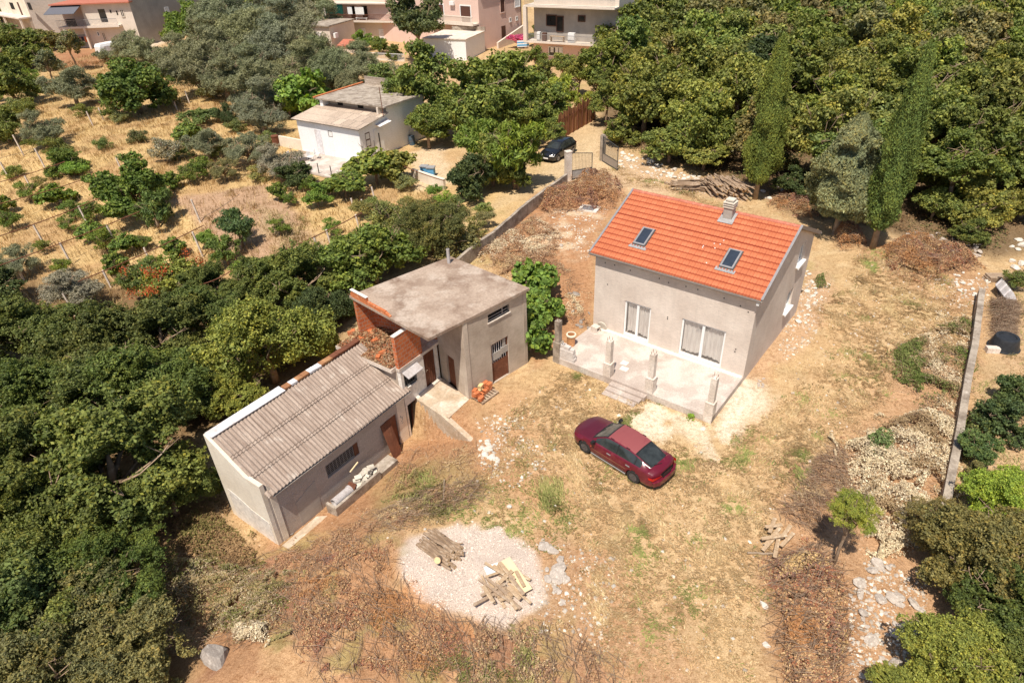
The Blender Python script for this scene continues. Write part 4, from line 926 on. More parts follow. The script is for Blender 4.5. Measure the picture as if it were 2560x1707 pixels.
# shed roof
q = MB(SM); y0, z0, y1, z1 = -.27, .83, 2.75, 2.50; ss = np.arange(.12, 8.32, .177 / 6); V = []; F = []
lim = 8.3
for i in range(3):
    a0 = i / 3 - (.03 if i else 0); a1 = (i + 1) / 3; b = len(V); m = len(ss)
    for a_, lift in ((a0, .055), (a1, .006)):
        for s_ in ss:
            wv = .027 * math.sin(2 * math.pi * s_ / .177) + .010 * math.sin(s_ * 1.3 + i) ; V.append((s_, y0 + (y1 - y0) * a_ + .02 * math.sin(s_ * .9) * (i == 0) * (a_ < .1), z0 + (z1 - z0) * a_ + lift + wv))
    F += [(b + j, b + j + 1, b + m + j + 1, b + m + j) for j in range(m - 1)]
q.add(V, F); sroof = q.build('roof', M['corrugated'], shed, smooth=True)
q = MB(SM); q.add([(.32, y0 + .01, z0 - .045), (8.28, y0 + .01, z0 - .045), (8.28, y1, z1 - .045), (.32, y1, z1 - .045)], [(3, 2, 1, 0)]); q.build('roof_underside', M['dark_stone'], sroof)
q = MB(SM); q.add([(0.10, 2.70, 2.60), (3.75, 2.70, 2.60), (3.75, 3.16, 2.63), (.10, 3.16, 2.63), (0.10, 2.70, 2.56), (3.75, 2.70, 2.56), (3.75, 3.16, 2.40), (.10, 3.16, 2.40)], [(0, 1, 2, 3), (0, 4, 5, 1), (1, 5, 6, 2), (2, 6, 7, 3), (3, 7, 4, 0)]); q.build('ridge_sheet', M['white_sheet'], sroof)
for i in range(13):
    s_ = 3.80 + i * .345; m_ = M['white_sheet'] if i in (1, 4, 5) else (M['rust_sheet'] if i < 8 else M['rust'])
    q = MB(SM @ Matrix.Translation((s_, 2.78, 2.53)) @ Matrix.Rotation(rnd.uniform(-.04, .04), 4, 'Z')); q.box(0, 0, 0, .335, .30, .09 + rnd.uniform(0, .03)); q.build('ridge_brick', m_, sroof)
q = MB(SM); q.wall((0.26, 3.0), (8.2, 3.0), FZ, 2.52, .06); q.build('rear_parapet', M['old_plaster'], shed)
# barred window
q = MB(SM); q.box(2.98, .16, -.64, 4.90, .20, .12); q.build('window_opening', M['dark'], shed)
q = MB(SM)
for i in range(8): z_ = -.58 + i * .088; q.box(3.02, .02, z_, 4.60, .035, z_ + .014)
for i in range(9): s_ = 3.04 + i * .192; q.box(s_, .036, -.60, s_ + .014, .05, .08)
q.build('window_grille', M['grey_metal'], shed)
q = MB(SM); q.box(4.62, 0.02, -.6, 4.86, .06, .08); q.build('window_shutter', M['brown_wood'], shed)
q = MB(SM); q.box(6.62, .06, FZ, 7.32, .10, -.02); q.build('door', M['rust'], shed)
for (s_, z_, dx, dz) in ((7.58, -.45, .03, .13), (7.62, -.48, .10, .02), (7.66, -.62, .025, .16), (7.57, -.66, .09, .02), (7.60, -.80, .10, .018)):
    q = MB(SM); q.box(s_, -.017, z_, s_ + dx, -.0142, z_ + dz); q.build('paint_mark', M['blue_drum'], shed)
pn = thing('leaning_door_panel', sw(6.5, -.4, FZ), 'loose rusty brown door panel leaning in front of the shed doorway', 'door panel')
q = MB(SM); z_ = float(gz(*sw(6.5, -.45)[:2])); q.add([(6.32, -.55, z_ - .05), (6.92, -.50, z_ - .05), (6.86, -.03, .0), (6.28, -.03, -.04), (6.32, -.52, z_ - .05), (6.92, -.47, z_ - .05), (6.86, -.0, 0), (6.28, 0, -.04)], [(0, 1, 2, 3), (7, 6, 5, 4), (0, 4, 5, 1), (1, 5, 6, 2), (2, 6, 7, 3), (3, 7, 4, 0)]); q.build('panel_sheet', M['rust'], pn)

# ================================================================== the flat-roofed building with its raised platform
flat = thing('flat_roofed_building', sw(12, 0, 0), 'two-storey concrete outbuilding with a bare flat roof and an open brick-walled room', 'building')
Fp, Rp, Bp, Lp = (10.06, -2.26), (14.12, -2.95), (14.70, 2.2), (9.05, 3.72)
q = MB(SM)
q.wall(Fp, Rp, -.3, 4.30, .25, holes=[(1.55, 3.62, 2.95, 4.05), (1.62, .03, 2.78, 2.32)])
q.wall(Rp, Bp, -.3, 4.30, .25)
q.wall((10.70, 0), Fp, -.3, 4.30, .25, holes=[(.62, .0, 1.32, 1.80)])
q.build('wall', M['old_plaster'], flat)
q = MB(SM); q.wall(Bp, Lp, -2.2, 4.30, .2); q.build('rear_brick_wall', M['brickwork'], flat)
q = MB(SM); q.wall((8.0, 0), (10.60, 0), FZ - .3, 2.18, .22, holes=[(8.12 - 8, FZ, 8.84 - 8, -.06), (8.18 - 8, .93, 9.02 - 8, 1.72), (9.58 - 8, .05, 10.38 - 8, 2.02)]); wing = q.build('wing_wall', M['lime'], flat)
q = MB(SM); q.wall((7.98, 3.9), (7.98, .225), FZ - .3, 2.0, .2); q.build('side_wall', M['old_plaster'], flat)
q = MB(SM); q.wall((7.96, -.005), (9.56, -.005), 2.185, lambda s: 3.92, .20); q.box(7.94, -.02, 3.921, 8.9, .21, 3.96, 1); q.build('brick_wall', [M['brickwork'], M['lime']], flat)
q = MB(SM); q.box(7.94, -.03, 2.03, 10.75, .205, 2.184); q.build('ring_beam', M['concrete'], wing)
q = MB(SM); q.prism([(7.7, 0.24), (10.6, 0.24), (10.9, -.05), (10.35, -2.0), (13.9, -2.65), (14.4, 1.9), (9.1, 3.5), (7.7, 4.0)], 2.0, 2.2); q.build('upper_floor', M['concrete'], flat)
q = MB(SM); q.wall((10.9, 0.1), (9.9, 3.4), 2.2, 4.3, .1); q.build('partition', M['brickwork'], flat)
q = MB(SM); q.prism([(8.17, -1.92), (14.16, -3.12), (14.80, 2.34), (8.97, 3.84)], 4.30, 4.44); rs_ = q.build('roof_slab', M['roof_concrete'], flat)
# brick courses left standing along the roof edge
ea = Vector((8.97, 3.84, 0)); eb = Vector((8.17, -1.92, 0)); ed = (eb - ea).normalized(); en = Vector((-ed.y, ed.x, 0))
for (a_, b_, zz, hh, e1) in ((.12, .44, 4.44, .19, 0), (.445, .77, 4.44, .19, 0), (.775, 1.10, 4.44, .19, 0), (1.105, 1.43, 4.44, .19, 0), (1.435, 1.76, 4.44, .19, 0), (1.765, 2.09, 4.44, .19, 0), (2.095, 2.42, 4.44, .19, 0), (2.425, 2.75, 4.44, .19, 0), (2.755, 3.08, 4.44, .16, 1),
                       (.20, .50, 4.635, .18, 0), (.505, .81, 4.635, .18, 0), (.815, 1.12, 4.635, .18, 0), (1.125, 1.40, 4.635, .18, 0)):
    p0 = ea + ed * a_ * 1.02; p1 = ea + ed * b_ * 1.02; q = MB(SM); o_ = en * .09
    c_ = [p0 + en * .13, p1 + en * .13, p1 + en * .01, p0 + en * .01]; hh2 = hh * (.35 if e1 else 1)
    q.add([(c.x, c.y, zz) for c in c_] + [(c_[0].x, c_[0].y, zz + hh), (c_[1].x, c_[1].y, zz + hh2), (c_[2].x, c_[2].y, zz + hh2), (c_[3].x, c_[3].y, zz + hh)], [(3, 2, 1, 0), (4, 5, 6, 7), (0, 1, 5, 4), (1, 2, 6, 5), (2, 3, 7, 6), (3, 0, 4, 7)])
    q.build('parapet_brick', M['brick'], rs_)
q = MB(SM); p0 = ea + ed * .18; p1 = ea + ed * 1.45; q.beam((p0.x + .06, p0.y, 4.83), (p1.x + .06, p1.y, 4.83), .16, .03); q.build('parapet_mortar', M['lime'], rs_)
pp = sl(1122.5, 657.8, 4.44); q = MB(); c0 = SM @ Vector((pp.x, pp.y, 4.43)); q.lathe([(.085, 0), (.085, .82), (.068, .82), (.068, .3), (0, .3)], 14, c0); q.build('chimney_pipe', M['pipe'], flat)
# doors, windows, awning
FRM = SM @ wallM(Fp, Rp)
q = MB(FRM); q.box(1.58, .12, 3.64, 2.92, .16, 4.03); ow = q.build('window', M['dark'], flat)
q = MB(FRM); q.box(1.58, .05, 3.66, 2.92, .08, 3.70); q.box(1.58, .05, 3.82, 2.92, .08, 3.84); q.box(2.5, .05, 3.70, 2.54, .08, 4.0); q.build('window_frame', M['grey_metal'], ow)
q = MB(FRM); q.box(1.50, -.05, 3.56, 3.0, .06, 3.62); q.build('window_ledge', M['concrete'], flat)
q = MB(FRM); q.box(1.64, .10, .03, 2.76, .14, 1.16); q.box(1.64, .06, .03, 1.70, .14, 2.3); q.box(2.70, .06, .03, 2.76, .14, 2.3); q.box(1.70, .06, 2.24, 2.70, .14, 2.3); ird = q.build('iron_door', M['rust'], flat)
q = MB(FRM); q.box(1.7, .20, 1.16, 2.7, .22, 2.24); q.build('door_opening', M['dark'], ird)
q = MB(FRM)
for i in range(7): s_ = 1.76 + i * .145; q.box(s_, .09, 1.16, s_ + .025, .115, 2.24)
q.box(1.70, .085, 1.66, 2.70, .12, 1.69); q.build('door_bars', M['white_sheet'], ird)
q = MB(FRM); q.box(1.80, .06, 1.30, 2.30, .085, 1.72); q.box(2.30, .04, 1.42, 2.78, .084, 1.80); q.box(2.44, .06, 1.82, 2.62, .10, 2.22); q.build('cardboard_sheet', M['grey_render'], ird)
IFM = SM @ wallM((10.70, 0), Fp)
q = MB(IFM); q.box(.64, .10, 0, 1.30, .15, 1.78); q.build('door', M['rust'], flat)
q = MB(SM); q.box(8.14, .15, FZ, 8.82, .2, -.08); q.build('doorway', M['dark'], wing)
q = MB(SM); q.beam((8.3, .05, FZ + .1), (8.5, .1, -.2), .04, .03); q.box(8.62, .02, FZ, 8.80, .05, -.15); q.build('timber_strut', M['brown_wood'], wing)
q = MB(SM); q.box(9.60, .06, .06, 10.36, .11, 2.0); wd = q.build('door', M['brown_wood'], flat)
q = MB(SM)
for i in range(5): q.box(9.63 + i * .15, .045, .1, 9.655 + i * .15, .062, 1.98)
q.build('door_boards', M['rust'], wd)
q = MB(SM); q.box(9.66, .02, 1.0, 9.80, .045, 1.02); q.box(9.66, .02, .93, 9.69, .05, 1.09); q.build('door_handle', M['pale_bark'], wd)
q = MB(SM); q.box(8.20, .14, .94, 9.0, .18, 1.7); wwn = q.build('window', M['dark'], wing)
q = MB(SM)
for i in range(7): s_ = 8.24 + i * .12; q.box(s_, .02, .95, s_ + .015, .035, 1.70)
for z_ in (1.02, 1.32, 1.60): q.box(8.20, .036, z_, 9.0, .05, z_ + .02)
q.box(8.19, -.01, .93, 9.01, .02, .97); q.build('window_grille', M['dark_metal'], wwn)
q = MB(SM); q.beam((8.30, .0, .91), (8.9, 0, .90), .14, .05); q.build('window_ledge', M['lime'], wing)
q = MB(SM); q.add([(8.10, -.015, 1.90), (9.12, -.015, 1.93), (9.10, -.42, 1.74), (8.10, -.42, 1.72), (8.10, -.015, 1.86), (9.12, -.015, 1.89), (9.10, -.42, 1.70), (8.10, -.42, 1.68)], [(0, 1, 2, 3)[::-1], (4, 5, 6, 7), (3, 2, 6, 7), (0, 3, 7, 4), (1, 5, 6, 2)]); q.build('awning', M['pipe'], wing)
# bricks and rubble in the open upper room
BR0 = None
def brick_obj(P, rz, tilt, label, group=None, mat='brick', s=(.30, .19, .19), name='brick'):
    mb = MB(); a, b, c = s; t_ = .018; mb.box(-a / 2, -b / 2, -c / 2, a / 2, -b / 2 + t_, c / 2); mb.box(-a / 2, b / 2 - t_, -c / 2, a / 2, b / 2, c / 2); mb.box(-a / 2, -b / 2 + t_, c / 2 - t_, a / 2, b / 2 - t_, c / 2); mb.box(-a / 2, -b / 2 + t_, -c / 2, a / 2, b / 2 - t_, -c / 2 + t_)
    for k in (-1, 1): mb.box(-a / 2, -t_ / 2 + k * b / 5.5, -c / 2 + t_, a / 2, t_ / 2 + k * b / 5.5, c / 2 - t_)
    mb.box(-a / 2, -b / 2 + t_, -t_ / 2, a / 2, b / 2 - t_, t_ / 2)
    o = mb.build(name, M[mat]); o.location = tuple(P); o.rotation_euler = (tilt, 0, rz); return tag(o, label, 'brick', group)
RBR = [(920.6, 815, .5), (924, 829, .4), (877, 832, -.4), (883, 829, .8), (917, 846, -.5), (935, 853, .3), (940, 850, 1.0), (955, 882, -.2), (945, 893, .6), (928, 838, .1), (903, 846, 1.2)]
for (bx, by, rz) in RBR: brick_obj(bk(bx, by, 2.31), rz + .9, rnd.uniform(-.2, .2), 'loose orange hollow brick lying in the dirt of the open upper room', 'bricks scattered over the open upper floor')
rs2 = np.random.RandomState(5)
n = 2600; qx = rs2.uniform(7.75, 9.9, n); qy = rs2.uniform(.3, 3.9, n); zz = 2.2 + .14 * fbm(qx, qy, .6, 3) + .25 * sm((qx - 8.3) / .8) * fbm(qx, qy, 1.0, 8)
Pw = np.stack([S0[0] + SX[0] * qx + SY[0] * qy, S0[1] + SX[1] * qx + SY[1] * qy, zz], 1); V, F = leaf_quads(Pw, rs2.normal(size=(n, 3)) * .6 + np.array([0, 0, 1.]), .12, .8, rs2)
cs = np.array([(.30, .16, .08), (.38, .22, .12), (.48, .33, .19), (.36, .14, .07)])[rs2.randint(0, 4, n)]
tag(npmesh('brick_rubble', V, F, M['litter'], fcol=np.repeat(cs, 4, 0)), 'brown dirt, leaves and brick chips covering the open upper floor', 'rubble', None, 'stuff')
q = MB(SM); q.prism([(7.72, .3), (9.8, .3), (9.9, 3.4), (7.72, 3.95)], 2.2, 2.235); q.build('floor_dirt', M['bark'], flat)

plat = thing('concrete_platform', sw(9.2, -1.2, 0), 'raised concrete platform with a tapering side wall below the brown doors', 'platform')
q = MB(SM); q.prism([(8.70, -.02), (8.44, -2.35), (10.03, -2.29), (10.66, -.02)], -.3, .03); q.build('platform_slab', M['ramp_concrete'], plat)
q = MB(SM); q.wall((8.68, -.02), (8.02, -4.15), -2.35, lambda s: .035 if s < 1.9 else .035 - .50 * (s - 1.9) / 2.28, .26, cuts=(1.9,)); q.build('side_wall', M['ramp_concrete'], plat)
q = MB(SM); q.beam((8.72, -.09, .0), (10.5, -.09, .09), .16, .09); q.build('threshold', M['concrete'], plat)

# ================================================================== cars
def interp(x, tab): return float(np.interp(x, [a for a, b in tab], [b for a, b in tab]))
def smoothtab(tab):
    xs = np.array([a for a, b in tab]); ys = np.array([b for a, b in tab]); g_ = np.linspace(xs[0], xs[-1], 241); y = np.interp(g_, xs, ys); k = np.exp(-np.linspace(-2, 2, 13) ** 2); k /= k.sum()
    yp = np.pad(y, 6, mode='edge'); y2 = np.convolve(yp, k, 'valid'); y2[0] = y[0]; y2[-1] = y[-1]; return lambda x: float(np.interp(x, g_, y2))
def build_car(sp, root):
    L0, L1 = sp['x']; zc = smoothtab(sp['zc']); zb = smoothtab(sp['zbelt']); hw = smoothtab(sp['hw']); gw = smoothtab(sp['gw']); bot = smoothtab(sp['bot'])
    nx = 108; xs = L0 + (L1 - L0) * (0.5 - 0.5 * np.cos(np.linspace(0.06, math.pi - 0.06, nx))); xs[0] = L0; xs[-1] = L1
    WX, WR = sp['wheels'], sp['wr'] + 0.045
    def sect(x):
        h = hw(x); b = zb(x); c = zc(x); bo = bot(x); up = max(c - b, 0.0); P = []
        body = [(0.80, bo - 0.0), (0.955, bo + .03), (0.985, bo + 0.12), (1.0, .44), (1.0, .58), (0.985, .70), (0.965, b - .10), (0.935, b - .03), (0.905, b)]
        body = [(h * k, min(z, b)) for k, z in body]
        if up > .10:
            g_ = gw(x); y0 = h * .895; y1 = g_
            for t_ in (0.0, .22, .45, .68, .86): P.append((y0 + (y1 - y0) * (t_ ** 1.15), b + (up - .075) * t_ + .005))
            P += [(y1 + .0, b + up - .075), (y1 - .035, b + up - .035)]
            for k in (.86, .7, .5, .25, 0): P.append((y1 * k * .97, b + up - .033 + .033 * (1 - k ** 2)))
        else:
            y0 = h * .895; seq = (0.0, .12, .24, .36, .48); 
            for k in np.linspace(1, 0, 12): P.append((y0 * k, b + .004 + (c - b) * (1 - k ** 3)))
        return body + P
    S = [sect(x) for x in xs]; m = len(S[0]); NB = 9
    V = []
    for x, s_ in zip(xs, S):
        t_ = (x - L0) / (L1 - L0)
        for j, (y, z) in enumerate(s_):
            k = y / (hw(x) + 1e-6); dx = 0
            if x > L1 - .5: dx = -.20 * (k ** 2.5) * ((x - L1 + .5) / .5) ** 1.0
            if x < L0 + .4: dx = .13 * (k ** 2.5) * ((L0 + .4 - x) / .4)
            V.append([x + dx, y, z])
    V = np.array(V); full = {}
    def grid(i, j): return i * m + j
    # snap to the wheel arches
    for i in range(nx):
        for j in range(0, 7):
            v = V[grid(i, j)]
            for wx_ in WX:
                d = math.hypot(v[0] - wx_, v[2] - sp['wr']); 
                if abs(d - WR) < .055 and v[2] > .1: v[0] = wx_ + (v[0] - wx_) * WR / d; v[2] = sp['wr'] + (v[2] - sp['wr']) * WR / d
    parts = {}
    def put(k, f): parts.setdefault(k, []).append(f)
    for i in range(nx - 1):
        xm = (xs[i] + xs[i + 1]) / 2; up = zc(xm) - zb(xm)
        for j in range(m - 1):
            c = V[[grid(i, j), grid(i + 1, j), grid(i + 1, j + 1), grid(i, j + 1)]].mean(0)
            if j < 6 and any(math.hypot(c[0] - w_, c[2] - sp['wr']) < WR - .012 for w_ in WX): continue
            k = 'body'
            if NB - 1 < j + 1 and up > .10:
                jj = j - NB
                if 0 <= jj < 5 and sp['sidewin'][0] < xm < sp['sidewin'][1] and up > .20: 
                    k = 'side'
                    for a_, b_ in sp['pillars']:
                        if a_ < xm < b_: k = 'pillar'
                    if jj == 0 and False: k = 'trim'
                if jj >= 6:
                    if sp['wind'][0] < xm < sp['wind'][1]: k = 'windscreen' if (jj > 6 and sp['wind'][0] + .05 < xm < sp['wind'][1] - .03) else 'trim'
                    elif sp['rear'][0] < xm < sp['rear'][1]: k = 'rearwin' if (jj > 6 and sp['rear'][0] + .05 < xm < sp['rear'][1] - .05) else 'trim'
                    elif sp['rear'][1] <= xm <= sp['wind'][0]: k = 'roof'
            if k == 'body' and xm > sp['hood'] and j >= NB: k = 'hood'
            put(k, (i, j))
    mats = sp['mats']; nm = dict(body='body', side='side_window', pillar='window_pillar', trim='window_trim', windscreen='windscreen', rearwin='rear_window', roof='roof_panel', hood='bonnet')
    out = {}
    for k, fs in parts.items():
        for sgn in ((1, -1) if k == 'side' else (0,)):
            mb = MB(); vid = {}
            def vv(i, j, sg):
                key = (i, j, sg if j < m - 1 else 1)
                if key not in vid: p = V[grid(i, j)]; vid[key] = len(vl); vl.append((p[0], p[1] * (sg if j < m - 1 else 1), p[2]))
                return vid[key]
            vl = []; fl = []
            for (i, j) in fs:
                for sg in ((1, -1) if sgn == 0 else (sgn,)):
                    q = [vv(i, j, sg), vv(i + 1, j, sg), vv(i + 1, j + 1, sg), vv(i, j + 1, sg)]
                    fl.append(q[::-1] if sg > 0 else q)
            if k == 'body':
                for i in (0, nx - 1):
                    row = [vv(i, j, 1) for j in range(m)] + [vv(i, j, -1) for j in range(m - 2, -1, -1)]
                    fl.append(row if i else row[::-1])
            mb.add(vl, [tuple(f) for f in fl]); o = mb.build(nm[k], mats[k], root, smooth=True); out[k] = o
            note(root, o)
    # underbody and wheel houses
    mb = MB(); mb.box(L0 + .25, -.62, .18, L1 - .3, .62, .60); mb.box(L0 + .5, -.78, .22, L1 - .5, .78, .40); o = mb.build('underbody', M['black_trim'], root); note(root, o)
    mb = MB()
    for w_ in WX:
        for sg in (1, -1): mb.lathe([(0, 0), (WR + .02, 0), (WR + .02, .18), (0, .18)], 20, (w_, sg * .60 - (.09), sp['wr']), axis='y')
    o = mb.build('wheel_housing', M['black_trim'], root); note(root, o)
    for w_ in WX:
        for sg in (1, -1):
            r = sp['wr']; yc = sg * (sp['track'] / 2); mb = MB(); mb.lathe([(r * .62, -.10), (r * .93, -.10), (r, -.07), (r, .07), (r * .93, .10), (r * .62, .10), (r * .62, -.10)], 24, (w_, yc, r), axis='y')
            ty = mb.build('wheel', M['tyre'], root, smooth=False); mb = MB(); o_ = yc + sg * .075
            mb.lathe([(0, -.0), (r * .63, 0), (r * .60, sg * .02), (r * .2, sg * .01), (0, sg * .018)], 20, (w_, o_, r), axis='y')
            for a_ in range(7):
                an = a_ * 2 * math.pi / 7; c_, s_ = math.cos(an), math.sin(an); mb.beam((w_ + c_ * r * .12, o_ + sg * .025, r + s_ * r * .12), (w_ + c_ * r * .58, o_ + sg * .022, r + s_ * r * .58), .045, .02, up=(0, 1, 0))
            ri = mb.build('wheel_rim', sp['rim'], ty); note(root, ty); note(ty, ri)
    return out, V, S, zc, zb, hw
mspec = dict(x=(-2.28, 2.30), wheels=(1.33, -1.25), wr=.31, track=1.50, hood=.98,
    zc=[(-2.28, .70), (-2.24, .88), (-2.17, .955), (-1.98, 1.00), (-1.80, 1.05), (-1.25, 1.26), (-.85, 1.365), (-.3, 1.40), (.15, 1.385), (.38, 1.34), (.98, .985), (1.10, .95), (1.7, .87), (2.08, .76), (2.24, .66), (2.30, .50)],
    zbelt=[(-2.28, .68), (-2.22, .84), (-1.9, .93), (-1.0, .925), (.6, .885), (1.1, .86), (1.7, .79), (2.1, .70), (2.25, .62), (2.30, .48)],
    hw=[(-2.28, .70), (-2.18, .79), (-1.9, .835), (-1.2, .852), (0, .858), (1.2, .852), (1.8, .825), (2.1, .76), (2.30, .62)],
    gw=[(-2.28, .52), (-1.9, .54), (-1.3, .565), (-.6, .585), (.2, .585), (.6, .62), (1.0, .68), (2.3, .68)],
    bot=[(-2.28, .30), (-2.1, .24), (-1.6, .22), (1.6, .22), (2.1, .22), (2.30, .28)],
    sidewin=(-1.52, .80), pillars=[(-.34, -.25), (-1.24, -1.20)], wind=(.30, 1.02), rear=(-1.98, -1.08), rim=M['dark_rim'],
    mats=dict(body=M['maroon'], side=M['carglass'], pillar=M['black_trim'], trim=M['black_trim'], windscreen=M['windshield'], rearwin=M['carglass'], roof=M['maroon_roof'], hood=M['maroon_hood']))
w1, w2 = np.array([2.99, 21.20]), np.array([4.73, 19.33])      # near-side wheels, front then rear
hd = (w1 - w2) / np.linalg.norm(w1 - w2); cyaw = math.atan2(hd[1], hd[0]); lf = np.array([-hd[1], hd[0]])
cc_ = (w1 + w2) / 2 - lf * .75 - hd * .04
mcar = thing('hatchback_car', (0, 0, 0), 'dull maroon five-door car with a sun-faded roof parked in the dry yard', 'car')
out, V_, S_, zc_, zb_, hw_ = build_car(mspec, mcar)
def addp(root, par, name, mat, fn, sub=False):
    mb = MB(); fn(mb); o = mb.build(name, mat, par); note(root if not sub else par, o); return o
def sidestrip(mb, xa, xb, z, h, t_=.012):
    n = 24
    for sg in (1, -1):
        P = []
        for i in range(n + 1):
            x = xa + (xb - xa) * i / n; y = hw_(x) * 1.0; P += [(x, sg * (y + .001), z), (x, sg * (y + t_), z + h * .2), (x, sg * (y + t_), z + h * .8), (x, sg * (y + .001), z + h)]
        f = []
        for i in range(n):
            for j in range(3): q = (i * 4 + j, i * 4 + j + 1, (i + 1) * 4 + j + 1, (i + 1) * 4 + j); f.append(q if sg > 0 else q[::-1])
        mb.add(P, f)
addp(mcar, mcar, 'rubbing_strip', M['rust'], lambda mb: sidestrip(mb, -.86, .93, .50, .045))
addp(mcar, mcar, 'sill_trim', M['grey_metal'], lambda mb: sidestrip(mb, -.88, .95, .24, .05, .02))
for sg in (1, -1):
    for x in (.02, -.95): addp(mcar, mcar, 'door_handle', M['grey_metal'], lambda mb: mb.box(x - .10, sg * .856 - .012, .735, x + .10, sg * .856 + .014, .775))
    addp(mcar, mcar, 'wing_mirror', M['black_trim'], lambda mb: (mb.beam((.80, sg * .76, .93), (.80, sg * .92, .96), .06, .05), mb.beam((.80, sg * .85, .985), (.80, sg * 1.03, .985), .12, .12)))
    addp(mcar, mcar, 'tail_lamp', M['lamp_red'], lambda mb: mb.add([(-2.255, sg * .38, .66), (-2.285, sg * .38, .79), (-2.16, sg * .80, .80), (-2.165, sg * .785, .64), (-1.96, sg * .85, .78), (-1.98, sg * .848, .68)], [(0, 1, 2, 3) if sg > 0 else (3, 2, 1, 0), (3, 2, 4, 5) if sg > 0 else (5, 4, 2, 3)]))
    addp(mcar, mcar, 'headlamp', M['lamp_clear'], lambda mb: mb.add([(2.24, sg * .36, .56), (2.20, sg * .36, .67), (2.02, sg * .72, .68), (2.08, sg * .72, .55)], [(0, 1, 2, 3)[::-1] if sg > 0 else (0, 1, 2, 3)]))
    addp(mcar, mcar, 'roof_rail_joint', M['black_trim'], lambda mb: [mb.box(a - .09, sg * .545 - .013, zc_(a) - .034, a + .09, sg * .545 + .013, zc_(a) - .012) for a in (.08, -.72)])
    addp(mcar, mcar, 'indicator', M['orange_cloth'], lambda mb: mb.box(.93, sg * .853 - .004, .60, .99, sg * .853 + .006, .63))
addp(mcar, mcar, 'number_plate_recess', M['black_trim'], lambda mb: mb.box(-2.30, -.28, .60, -2.27, .28, .72))
addp(mcar, mcar, 'tailgate_recess', M['black_trim'], lambda mb: mb.add([(-2.247, -.40, .855), (-2.247, .40, .855), (-2.285, .40, .80), (-2.285, -.40, .80)], [(0, 1, 2, 3), (3, 2, 1, 0)]))
addp(mcar, mcar, 'rear_bumper', M['maroon'], lambda mb: mb.add([(-2.20, -.80, .36), (-2.34, -.50, .36), (-2.37, 0, .36), (-2.34, .50, .36), (-2.20, .80, .36), (-2.20, -.80, .56), (-2.34, -.50, .57), (-2.37, 0, .57), (-2.34, .50, .57), (-2.20, .80, .56), (-2.1, -.80, .58), (-2.2, -.5, .60), (-2.2, 0, .60), (-2.2, .5, .60), (-2.1, .8, .58)],
     [(i + 1, i, i + 5, i + 6) for i in range(4)] + [(i + 6, i + 5, i + 10, i + 11) for i in range(4)]))
addp(mcar, mcar, 'rear_wiper', M['black_trim'], lambda mb: mb.beam((-2.0, 0, 1.01), (-1.86, .34, 1.05), .02, .02))
addp(mcar, mcar, 'windscreen_wiper', M['black_trim'], lambda mb: (mb.beam((1.03, .42, .975), (.90, -.05, 1.05), .02, .02), mb.beam((1.03, -.05, .985), (.88, -.50, 1.04), .02, .02)))
addp(mcar, mcar, 'seats', M['dark_stone'], lambda mb: [mb.box(x, y - .2, .6, x + .12, y + .2, 1.08) for x in (-.9, .0) for y in (-.35, .35)])
mcar.location = (cc_[0], cc_[1], float(gz(*cc_)) + .0); mcar.rotation_euler = (0, 0, cyaw)

bspec = dict(mspec); bspec.update(x=(-2.2, 2.2), wr=.32, wheels=(1.35, -1.28), track=1.52,
    zc=[(-2.2, .75), (-2.17, 1.0), (-2.10, 1.12), (-1.75, 1.42), (-1.2, 1.49), (-.3, 1.52), (.2, 1.49), (.45, 1.42), (1.05, 1.06), (1.2, 1.02), (1.8, .92), (2.05, .80), (2.16, .66), (2.2, .5)],
    zbelt=[(-2.2, .74), (-2.16, .95), (-1.9, 1.0), (.6, .95), (1.1, .93), (1.7, .84), (2.0, .75), (2.15, .64), (2.2, .48)],
    sidewin=(-1.9, .85), pillars=[(-.30, -.20), (-1.22, -1.14)], wind=(.34, 1.10), rear=(-2.12, -1.62), rim=M['rim'], hood=1.05,
    mats=dict(body=M['black_paint'], side=M['carglass'], pillar=M['black_paint'], trim=M['black_trim'], windscreen=M['carglass'], rearwin=M['carglass'], roof=M['black_paint'], hood=M['black_paint']))
bcar = thing('estate_car', (0, 0, 0), 'black estate car parked nose-out in the shade outside the open gate', 'car')
_o, V_, S_, zc_, zb_, hw_ = build_car(bspec, bcar)
for sg in (1, -1):
    addp(bcar, bcar, 'headlamp', M['lamp_clear'], lambda mb: mb.add([(2.15, sg * .36, .62), (2.10, sg * .36, .74), (1.80, sg * .76, .80), (1.98, sg * .75, .62)], [(0, 1, 2, 3)[::-1] if sg > 0 else (0, 1, 2, 3)]))
    addp(bcar, bcar, 'wing_mirror', M['black_paint'], lambda mb: mb.beam((.86, sg * .80, 1.02), (.86, sg * 1.02, 1.02), .12, .13))
    addp(bcar, bcar, 'tail_lamp', M['lamp_red'], lambda mb: mb.add([(-2.19, sg * .5, .85), (-2.17, sg * .5, .98), (-2.0, sg * .80, .98), (-2.04, sg * .80, .85)], [(0, 1, 2, 3) if sg > 0 else (3, 2, 1, 0)]))
addp(bcar, bcar, 'number_plate', M['white'], lambda mb: mb.box(2.19, -.26, .40, 2.215, .26, .50))
b1, b2 = np.array([4.61, 58.85]), np.array([6.64, 61.67])       # photo: near-side front and rear wheels
bd = (b1 - b2) / np.linalg.norm(b1 - b2); bl_ = np.array([-bd[1], bd[0]]); bc_ = (b1 + b2) / 2 - bl_ * .76
bc_ = (b1 + b2) / 2 + np.array([bd[1], -bd[0]]) * .76 if False else (b1 + b2) / 2 - bl_ * .76
bcar.location = (bc_[0], bc_[1], float(gz(*bc_))); bcar.rotation_euler = (0, 0, math.atan2(bd[1], bd[0]))

